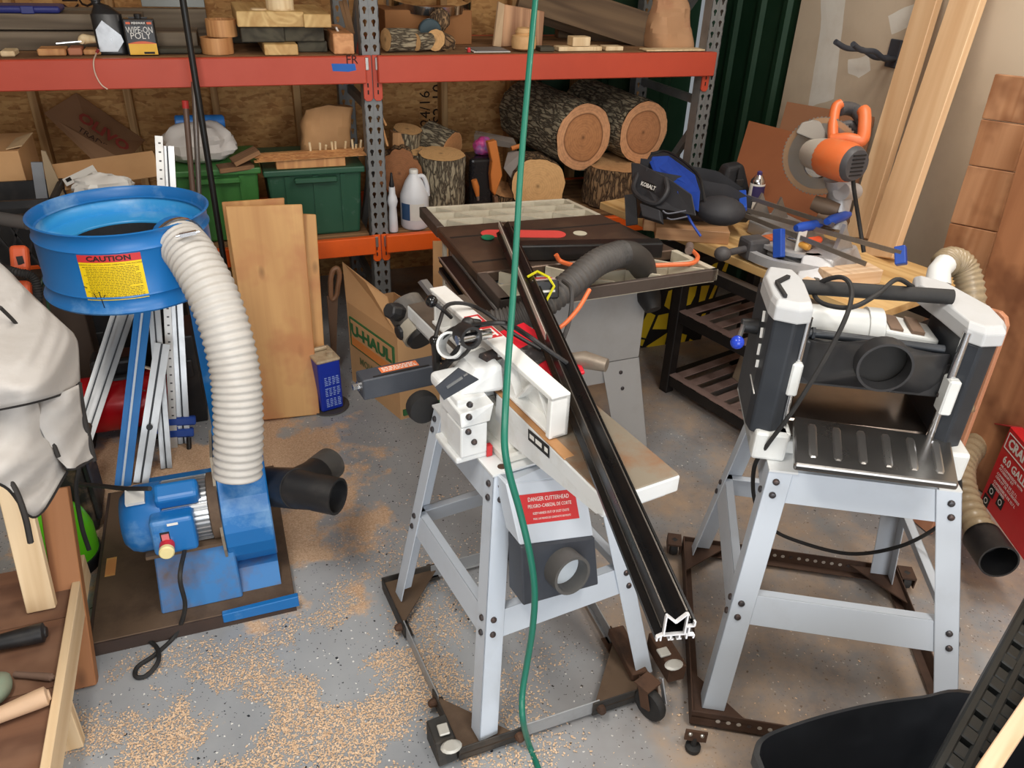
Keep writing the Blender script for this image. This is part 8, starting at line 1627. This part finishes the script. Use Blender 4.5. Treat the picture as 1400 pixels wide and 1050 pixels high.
plank('pine plank mostly hidden behind the wide front plank', (345, 556), (400, 552), (303, 276), (388, 270), 3.42, 0.03)
plank('narrow brown plank behind the right edge of front plank', (420, 552), (447, 548), (412, 292), (431, 293), 3.40, 0.03)
o = build('metal_channel', MB().bar(Wy(418, 290, 3.50), Wy(432, 288, 3.50), 0.03, 0.03), alu, bevel=0.002); o.location.z += 0.0; o2 = MB()
bpy.data.objects.remove(o)
hs3 = thing('hand_saw', 'old brown hand saw with open handle standing by the lumber', 'saw', Wz(460, 520, 0)); MH = plain('saw_handle_brown', (120, 84, 58), 0.6); hp = [Wy(*p, 3.40) for p in ((452, 382), (455, 370), (461, 367), (464, 376), (462, 392), (460, 404))]
build('handle', MB().tube(hp+[Wy(453, 408, 3.40), hp[0]], 0.012, 8, sub=4), MH, hs3, smooth=True); bs_ = [Wy(*p, 3.40) for p in ((447, 405), (462, 405), (458, 500), (454, 500))]; bs_[2].z = bs_[3].z = 0.0; build('saw_blade', MB().hexa([bs_[3], bs_[2], bs_[2]+Vector((0, 0.012, 0)), bs_[3]+Vector((0, 0.012, 0)), bs_[0], bs_[1], bs_[1]+Vector((0, 0.012, 0)), bs_[0]+Vector((0, 0.012, 0))]), plain('saw_brown_blade', (96, 70, 50), 0.6), hs3)
# blue can on a round lid
fc = Wz(456, 562, 0.008); solo(build('round_lid', MB().lathe([(0.085, 0), (0.09, 0.004), (0.09, 0.010), (0.082, 0.008)], Matrix.Translation((fc.x-0.01, fc.y+0.06, 0)), 32), plain('lid_grey', (96, 90, 86), 0.5, 0.3), smooth=True), 'round grey lid on floor under the blue can', 'lid')
bc_t = thing('solvent_can', 'blue rectangular solvent can with worn cream top', 'can', (fc.x, fc.y+0.06, 0.0105)); CM = frame((fc.x-0.01, fc.y+0.055, 0.0105), 14); hC = Wy(455, 487, fc.y+0.04).z-0.0105
def cbx(nm, lo, hi, m_, par=None, **k): return build(nm, MB().b2(lo, hi, CM), m_, par or bc_t, **k)
cbx('can_body', (-0.055, -0.05, 0), (0.05, 0.09, hC), plain('can_blue', (28, 56, 178), 0.3, 0.2, wear=(24, 44, 140), amt=0.3), bevel=0.01, seg=3); cbx('can_rim', (-0.058, -0.053, hC-0.012), (0.053, 0.093, hC+0.004), plain('worn_cream', (196, 180, 152), 0.5, 0.3, wear=(140, 110, 84), amt=0.6, scale=20), bevel=0.008, seg=2)
build('cap', MB().lathe([(0.016, 0), (0.016, 0.018), (0.012, 0.02)], CM @ Matrix.Translation((0.02, -0.01, hC+0.004)), 14), MATS['worn_cream'], bc_t, smooth=True); cbx('carry_strap', (-0.045, 0.04, hC+0.006), (0.03, 0.06, hC+0.022), MATS['worn_cream'], bevel=0.004)
mb = MB()
for g in range(3):
    for r in range(5):
        for c in range(4): z = hC*0.66-g*0.055-r*0.009; x = -0.03+c*0.018; mb.b2((x, -0.0512, z), (x+0.008+0.008*rr.random(), -0.0504, z+0.004), CM)
build('fine_print', mb, plain('print_pale_blue', (150, 174, 226), 0.5), bc_t, stuff=True)
# ------------------------------------------------------------------ moving box with tall flap
ua, ub, uc = Wz(548, 574, 0), Wz(612, 556, 0), Wz(482, 520, 0); uu = Vector((uc.x-ua.x, uc.y-ua.y, 0)); wv = Vector((ub.x-ua.x, ub.y-ua.y, 0)); hU = 0.36; Zv = Vector((0, 0, 1))
uc_h = Wd(475, 436, 2.95)
ubx = thing('moving_box', 'open cardboard moving box with tall flaps behind the jointer', 'box', ua); th_ = 0.005
L0 = [ua, uc, uc+wv, ua+wv]
def wall(nm, p, q, z0, z1, z2=None): 
    n_ = (q-p).normalized().cross(Zv)*th_; return build(nm, MB().hexa([p+Zv*z0, q+Zv*z0, q+Zv*z0+n_, p+Zv*z0+n_, p+Zv*z1, q+Zv*(z2 or z1), q+Zv*(z2 or z1)+n_, p+Zv*z1+n_]), card, ubx)
hA = min((abs((ua+Zv*z-CAM).normalized().cross(ray(555, 452).normalized()).length), z) for z in [0.1+0.01*i for i in range(80)])[1]; hU = 0.42
for i in range(4): wall('box_side', L0[i], L0[(i+1) % 4], 0.0, hU)
fl_ = [Wy(530, 470, 2.96), Wy(476, 424, 3.12)]
t0_ = ua+Zv*hU; t1_ = uc+Zv*hU; k1_ = Wd(530, 406, (t0_-CAM).dot(FW)+0.04); k2_ = Wd(500, 386, (t0_-CAM).dot(FW)+0.10); k3_ = Wd(468, 358, (t1_-CAM).dot(FW)+0.06); nn_ = Vector((0.0, 0.005, 0))
build('box_flap', MB().add([t0_, t1_, k3_, k2_, k1_]+[p+nn_ for p in (t0_, t1_, k3_, k2_, k1_)], [(0, 1, 2, 3, 4), (9, 8, 7, 6, 5)]+[(i, i+5, (i+1) % 5+5, (i+1) % 5) for i in range(5)]), card, ubx)
t2_ = ua+wv+Zv*hU; build('box_flap', MB().hexa([t0_, t2_, t2_+nn_, t0_+nn_, t0_+Vector((-0.02, -0.02, 0.10)), t2_+Vector((0.05, -0.05, 0.07)), t2_+nn_+Vector((0.05, -0.05, 0.07)), t0_+nn_+Vector((-0.02, -0.02, 0.10))]), card, ubx)
xv = (ua-uc).normalized(); nv = xv.cross(Zv); nv = nv if nv.dot(CAM-ua) > 0 else -nv
def uface(s, z, off_=0.0015): p = uc.lerp(ua, s)+Zv*z+nv*off_; return p
zl = 0.285; lw2 = (ua-uc).length
def ubar(nm, s0, s1, z0, z1, m_, off_=0.006): return build(nm, MB().hexa([uface(s0, z0, 0), uface(s1, z0, 0), uface(s1, z0, off_), uface(s0, z0, off_), uface(s0, z1, 0), uface(s1, z1, 0), uface(s1, z1, off_), uface(s0, z1, off_)]), m_, ubx)
ugreen = plain('print_green', (52, 108, 62), 0.7); uor = plain('print_orange', (226, 140, 70), 0.7)
ubar('logo_border', 0.06, 0.94, zl-0.075, zl+0.07, ugreen, 0.0062); ubar('logo_field', 0.09, 0.91, zl-0.068, zl+0.063, card, 0.0070); ubar('logo_band', 0.09, 0.91, zl-0.068, zl-0.025, uor, 0.0076)
Mu = Matrix((xv, Zv, nv)).transposed().to_4x4(); Mu.translation = uface(0.5, zl+0.014, 0.009); text(ubx, 'U-HAUL', Mu, 0.075, ugreen, bold=0.004, squash=lw2/0.34)
Mu2 = Mu.copy(); Mu2.translation = uface(0.46, 0.13, 0.007); text(ubx, 'MOVING\nBOX', Mu2, 0.05, plain('print_dull_green', (106, 112, 70), 0.8), bold=0.001)
gb_ = ua+wv; build('green_band', MB().hexa([ua.lerp(gb_, 0.05)+Zv*0.02+Vector((0.002, -0.008, 0)), ua.lerp(gb_, 0.95)+Zv*0.02+Vector((0.002, -0.008, 0)), ua.lerp(gb_, 0.95)+Zv*0.02, ua.lerp(gb_, 0.05)+Zv*0.02, ua.lerp(gb_, 0.05)+Zv*0.05+Vector((0.002, -0.008, 0)), ua.lerp(gb_, 0.95)+Zv*0.05+Vector((0.002, -0.008, 0)), ua.lerp(gb_, 0.95)+Zv*0.05, ua.lerp(gb_, 0.05)+Zv*0.05]), ugreen, ubx)
o = build('tall_cardboard', MB().hexa([*[Vector((v.x, v.y, 0.0)) for v in (Wy(592, 440, 3.45), Wy(614, 440, 3.45), Wy(614, 440, 3.45)+Vector((0, 0.008, 0)), Wy(592, 440, 3.45)+Vector((0, 0.008, 0)))], Wy(592, 330, 3.6), Wy(613, 330, 3.6), Wy(613, 330, 3.6)+Vector((0, 0.008, 0)), Wy(592, 330, 3.6)+Vector((0, 0.008, 0))]), card); solo(o, 'tall cardboard strip standing beside the table saw', 'cardboard')
# ------------------------------------------------------------------ on and around the table saw
hz1 = thing('dust_hose', 'black ribbed dust hose arching over the table saw', 'hose', Wz(870, 340, TZ)); hpts = [Wd(*q) for q in ((640, 446, 2.50), (690, 440, 2.50), (730, 424, 2.50), (775, 392, 2.54), (815, 360, 2.62), (842, 349, 2.68), (852, 347, 2.70))]
hp2 = spline(hpts, 30)
build('ribbed_tube', MB().tube(hp2, 0.055, 16, True, rfun=lambda i, N: 0.040+0.008*(0.5+0.5*cos(2*pi*i/4.0))), plain('hose_black_grey', (80, 76, 73), 0.6, 0.0, wear=(112, 106, 100), amt=0.5, scale=10), hz1, smooth=True, autosm=180)
build('smooth_cuff', MB().tube(spline([Wd(845, 347, 2.50), Wd(868, 353, 2.48), Wd(880, 374, 2.52), Wd(876, 400, 2.6), Wd(858, 425, 2.7), Wd(846, 432, 2.72)], 6), [0.056]*6+[0.056]*18+[0.05]*7, 18), plain('cuff_black', (48, 45, 43), 0.6), hz1, smooth=True) if False else build('smooth_cuff', MB().tube(spline([Wd(844, 348, 2.69), Wd(862, 349, 2.73), Wd(876, 360, 2.79), Wd(880, 376, 2.86)], 6), 0.049, 18), plain('cuff_black', (58, 55, 52), 0.6), hz1, smooth=True)
build('hose_end', MB().tube([Wd(878, 380, 2.98), Wd(888, 408, 2.96), Wd(893, 424, 2.95)], [0.056, 0.046, 0.03], 16), plain('hose_end_black', (34, 32, 31), 0.6), hz1, smooth=True)
oc = thing('orange_cord', 'orange cord lying across the table saw near wing', 'cord', Wz(900, 360, TZ)); orc = plain('cord_orange', (236, 118, 66), 0.45)
def topz(px, py, z=TZ+0.012): return Wz(px, py, z)
build('cord_run', MB().tube([topz(760, 348, TZ+0.04), topz(768, 358), topz(795, 364), topz(830, 362), topz(860, 362), topz(885, 363), topz(920, 362), topz(946, 360), topz(954, 352), topz(948, 344), topz(942, 342)], 0.0085, 8, sub=6), orc, oc, smooth=True)
build('plug', MB().cyl(topz(942, 343, TZ+0.016), topz(943, 336, TZ+0.016), 0.016, 12), plain('plug_grey_brown', (120, 104, 96), 0.5), oc, smooth=True)
build('cord_run', MB().tube([Wd(*q) for q in ((806, 396, 2.33), (792, 420, 2.30), (775, 440, 2.28), (760, 452, 2.28))], 0.0065, 7, sub=5), orc, oc, smooth=True)
gcx = [Wd(*q) for q in ((770, 384, 2.46), (781, 396, 2.40), (780, 430, 2.38), (772, 458, 2.36), (764, 472, 2.34))]; o = thing('extension_cord', 'dark grey cord looped over the black hose', 'cord', gcx[2]); build('cord_loop', MB().tube(gcx, 0.007, 8, sub=6), plain('cord_grey', (66, 64, 64), 0.6), o, smooth=True)
bxp = Wd(748, 392, 2.45); bo = thing('switch_box', 'black switch box with red label and yellow hook', 'switch box', bxp); BXM = facing(bxp, (-0.1, -0.9, 0.25)) ; bw = 0.055
build('box', MB().b2((-0.05, -0.04, -0.09), (0.04, 0.02, 0.0), BXM), black_plastic, bo, bevel=0.005); build('top_label', MB().b2((-0.044, 0.0202, -0.082), (0.034, 0.0212, -0.01), BXM), plain('label_pink_grey', (206, 180, 178), 0.5), bo); build('red_label', MB().b2((-0.026, 0.0213, -0.07), (0.03, 0.0219, -0.04), BXM), red_lbl, bo); build('white_stripe', MB().b2((-0.03, -0.018, 0.0), (0.026, -0.011, 0.0012), BXM), white_lbl, bo)
build('yellow_hook', MB().tube([BXM @ Vector(v) for v in ((-0.05, 0.028, -0.05), (-0.02, 0.045, -0.04), (0.005, 0.03, 0.0), (0.02, 0.002, 0.012), (-0.012, -0.05, 0.014))], 0.0045, 6), plain('hook_yellow', (228, 220, 30), 0.4), bo)
# ------------------------------------------------------------------ green cord hanging in front
gcd = thing('extension_cord', 'long green cord hanging down over the jointer to the floor', 'cord', Wz(714, 985, 0.0)); gpts = [Wd(745, -120, 2.10), Wd(732, 0, 2.06), Wd(722, 110, 2.02), Wd(712, 230, 1.97), Wd(706, 330, 1.92), Wd(701, 410, 1.86), Wd(695, 490, 1.78), Wd(691, 560, 1.70), Wd(690, 610, 1.68), Wd(697, 650, 1.70), Wd(711, 700, 1.74), Wd(725, 760, 1.78), Wd(731, 810, 1.82), Wd(728, 860, 1.88), Wd(720, 910, 1.94), Wd(714, 950, 1.96), Wd(715, 985, 1.95), Wz(724, 1020, 0.012), Wz(738, 1056, 0.009), Wz(752, 1100, 0.009)]
build('cord', MB().tube(gpts, 0.0082, 10, sub=8), plain('cord_green', (26, 112, 92), 0.4, 0.0, wear=(20, 92, 76), amt=0.3), gcd, smooth=True)
# ------------------------------------------------------------------ foreground right : tub, slotted plastic rack, batten
tb = thing('black_tub', 'large black plastic tub at the bottom right', 'tub', (1.15, 0.45, 0)); RZ = 0.5; rim = [Wz(*p, RZ) for p in ((1030, 1030), (1036, 1012), (1060, 998), (1120, 978), (1190, 961), (1260, 951), (1330, 945))]
rim2 = rim+[Vector((1.52, 0.55, RZ)), Vector((1.45, 0.18, RZ)), Vector((1.2, 0.05, RZ)), Vector((0.92, 0.10, RZ)), Vector((0.80, 0.35, RZ)), Vector((0.80, 0.60, RZ))]
rs_s = spline(rim2+[rim2[0]], 5)[:-1]; cR = sum(rs_s, Vector())/len(rs_s); n = len(rs_s)
lay = [(1.0, RZ-0.03), (1.0, RZ), (0.965, RZ+0.002), (0.95, RZ-0.02), (0.72, 0.03)]; vs = []
for s, z in lay: vs += [Vector((cR.x+(p.x-cR.x)*s, cR.y+(p.y-cR.y)*s, z)) for p in rs_s]
out = [(1.0, RZ-0.03), (0.965, RZ-0.03), (0.74, 0.0)]
tubm = plain('tub_black', (26, 27, 30), 0.35, 0.0, wear=(44, 46, 50), amt=0.3)
mb = MB(); mb.add(vs, [(j*n+i, j*n+(i+1) % n, (j+1)*n+(i+1) % n, (j+1)*n+i) for j in range(len(lay)-1) for i in range(n)]+[tuple((len(lay)-1)*n+i for i in range(n))]); build('tub_inside', mb, tubm, tb, smooth=True)
vs = []; 
for s, z in out: vs += [Vector((cR.x+(p.x-cR.x)*s, cR.y+(p.y-cR.y)*s, z)) for p in rs_s]
mb = MB(); mb.add(vs, [(j*n+i, j*n+(i+1) % n, (j+1)*n+(i+1) % n, (j+1)*n+i) for j in range(len(out)-1) for i in range(n)]+[tuple(2*n+i for i in range(n))]); build('tub_outside', mb, tubm, tb, smooth=True)
gA, gB = Wz(1428, 838, 0.62), Wz(1306, 1075, 0.62); gr = thing('slotted_rack', 'black plastic rack with rows of square slots, bottom right', 'rack', gB); GM = axes(gA, gB-gA, (-0.25, -0.35, 0.9)); GL = (gB-gA).length+0.15; rk = plain('rack_black', (26, 28, 28), 0.4, 0.0, wear=(44, 46, 46), amt=0.3)
for y in (-0.037, 0.0, 0.037): build('rail', MB().b2((-0.25, y-0.009, -0.012), (GL, y+0.009, 0.012), GM), rk, gr, bevel=0.004)
nr = 24
for k in range(nr):
    x = -0.22+k*(GL+0.2)/(nr-1)
    for y in (-0.0185, 0.0185): build('rung', MB().b2((x-0.016, y-0.014, -0.006), (x+0.016, y+0.014, 0.014 if k % 2 else 0.008), GM), rk, gr, bevel=0.003)
build('end_post', MB().b2((GL-0.05, -0.05, -0.58), (GL, 0.05, -0.012), GM), rk, gr)
wA, wB = Wz(1416, 955, 0.66), Wz(1340, 1068, 0.66); solo(board('batten', wA+(wA-wB).normalized()*0.3, wB, 0.03, 0.045, pale_block), 'pale square batten crossing the bottom right corner', 'batten')
# ------------------------------------------------------------------ loose shavings on the floor
mb = MB(); rs = random.Random(5)
def chip(x, y, s):
    a = rs.random()*6.283; l_ = s*(0.5+rs.random()); wv_ = s*0.35*(0.6+rs.random()*0.8); d = Vector((cos(a)*l_, sin(a)*l_, 0)); q = Vector((-sin(a)*wv_, cos(a)*wv_, 0)); p = Vector((x, y, 0.001+rs.random()*0.003)); k = len(mb.v); up2 = Vector((0, 0, rs.random()*s*0.5))
    mb.v += [p-q, p+d-q+up2, p+d+q+up2*0.6, p+q]; mb.f.append((k, k+1, k+2, k+3))
for cx, cy, rx, ry, cnt in ((-0.05, 1.55, 0.55, 0.30, 24000), (-0.45, 1.45, 0.25, 0.45, 9000), (0.28, 1.30, 0.34, 0.30, 7000), (0.28, 1.80, 0.24, 0.30, 5000), (0.0, 1.15, 0.6, 0.25, 9000), (0.35, 2.3, 0.45, 0.45, 1500), (0.6, 1.2, 0.5, 0.35, 900), (1.3, 1.3, 0.4, 0.4, 160)):
    for k in range(cnt):
        x, y = rs.gauss(cx, rx*0.62), rs.gauss(cy, ry*0.62)
        if -0.60 < x < 0.03 and 1.88 < y < 2.68: continue
        if mnoise.noise(Vector((x*5.5, y*5.5, 0.7)))+0.5*mnoise.noise(Vector((x*14, y*14, 2.0))) < -0.02+rs.gauss(0, 0.12): continue
        chip(x, y, 0.0024+rs.random()*0.0034)
sh = build('floor_shavings', mb, plain('floor_shaving', (232, 200, 166), 0.85, wear=(204, 164, 128), amt=0.7, scale=60), stuff=True); tag(sh, 'pale wood shavings scattered over the grey floor', 'shavings')
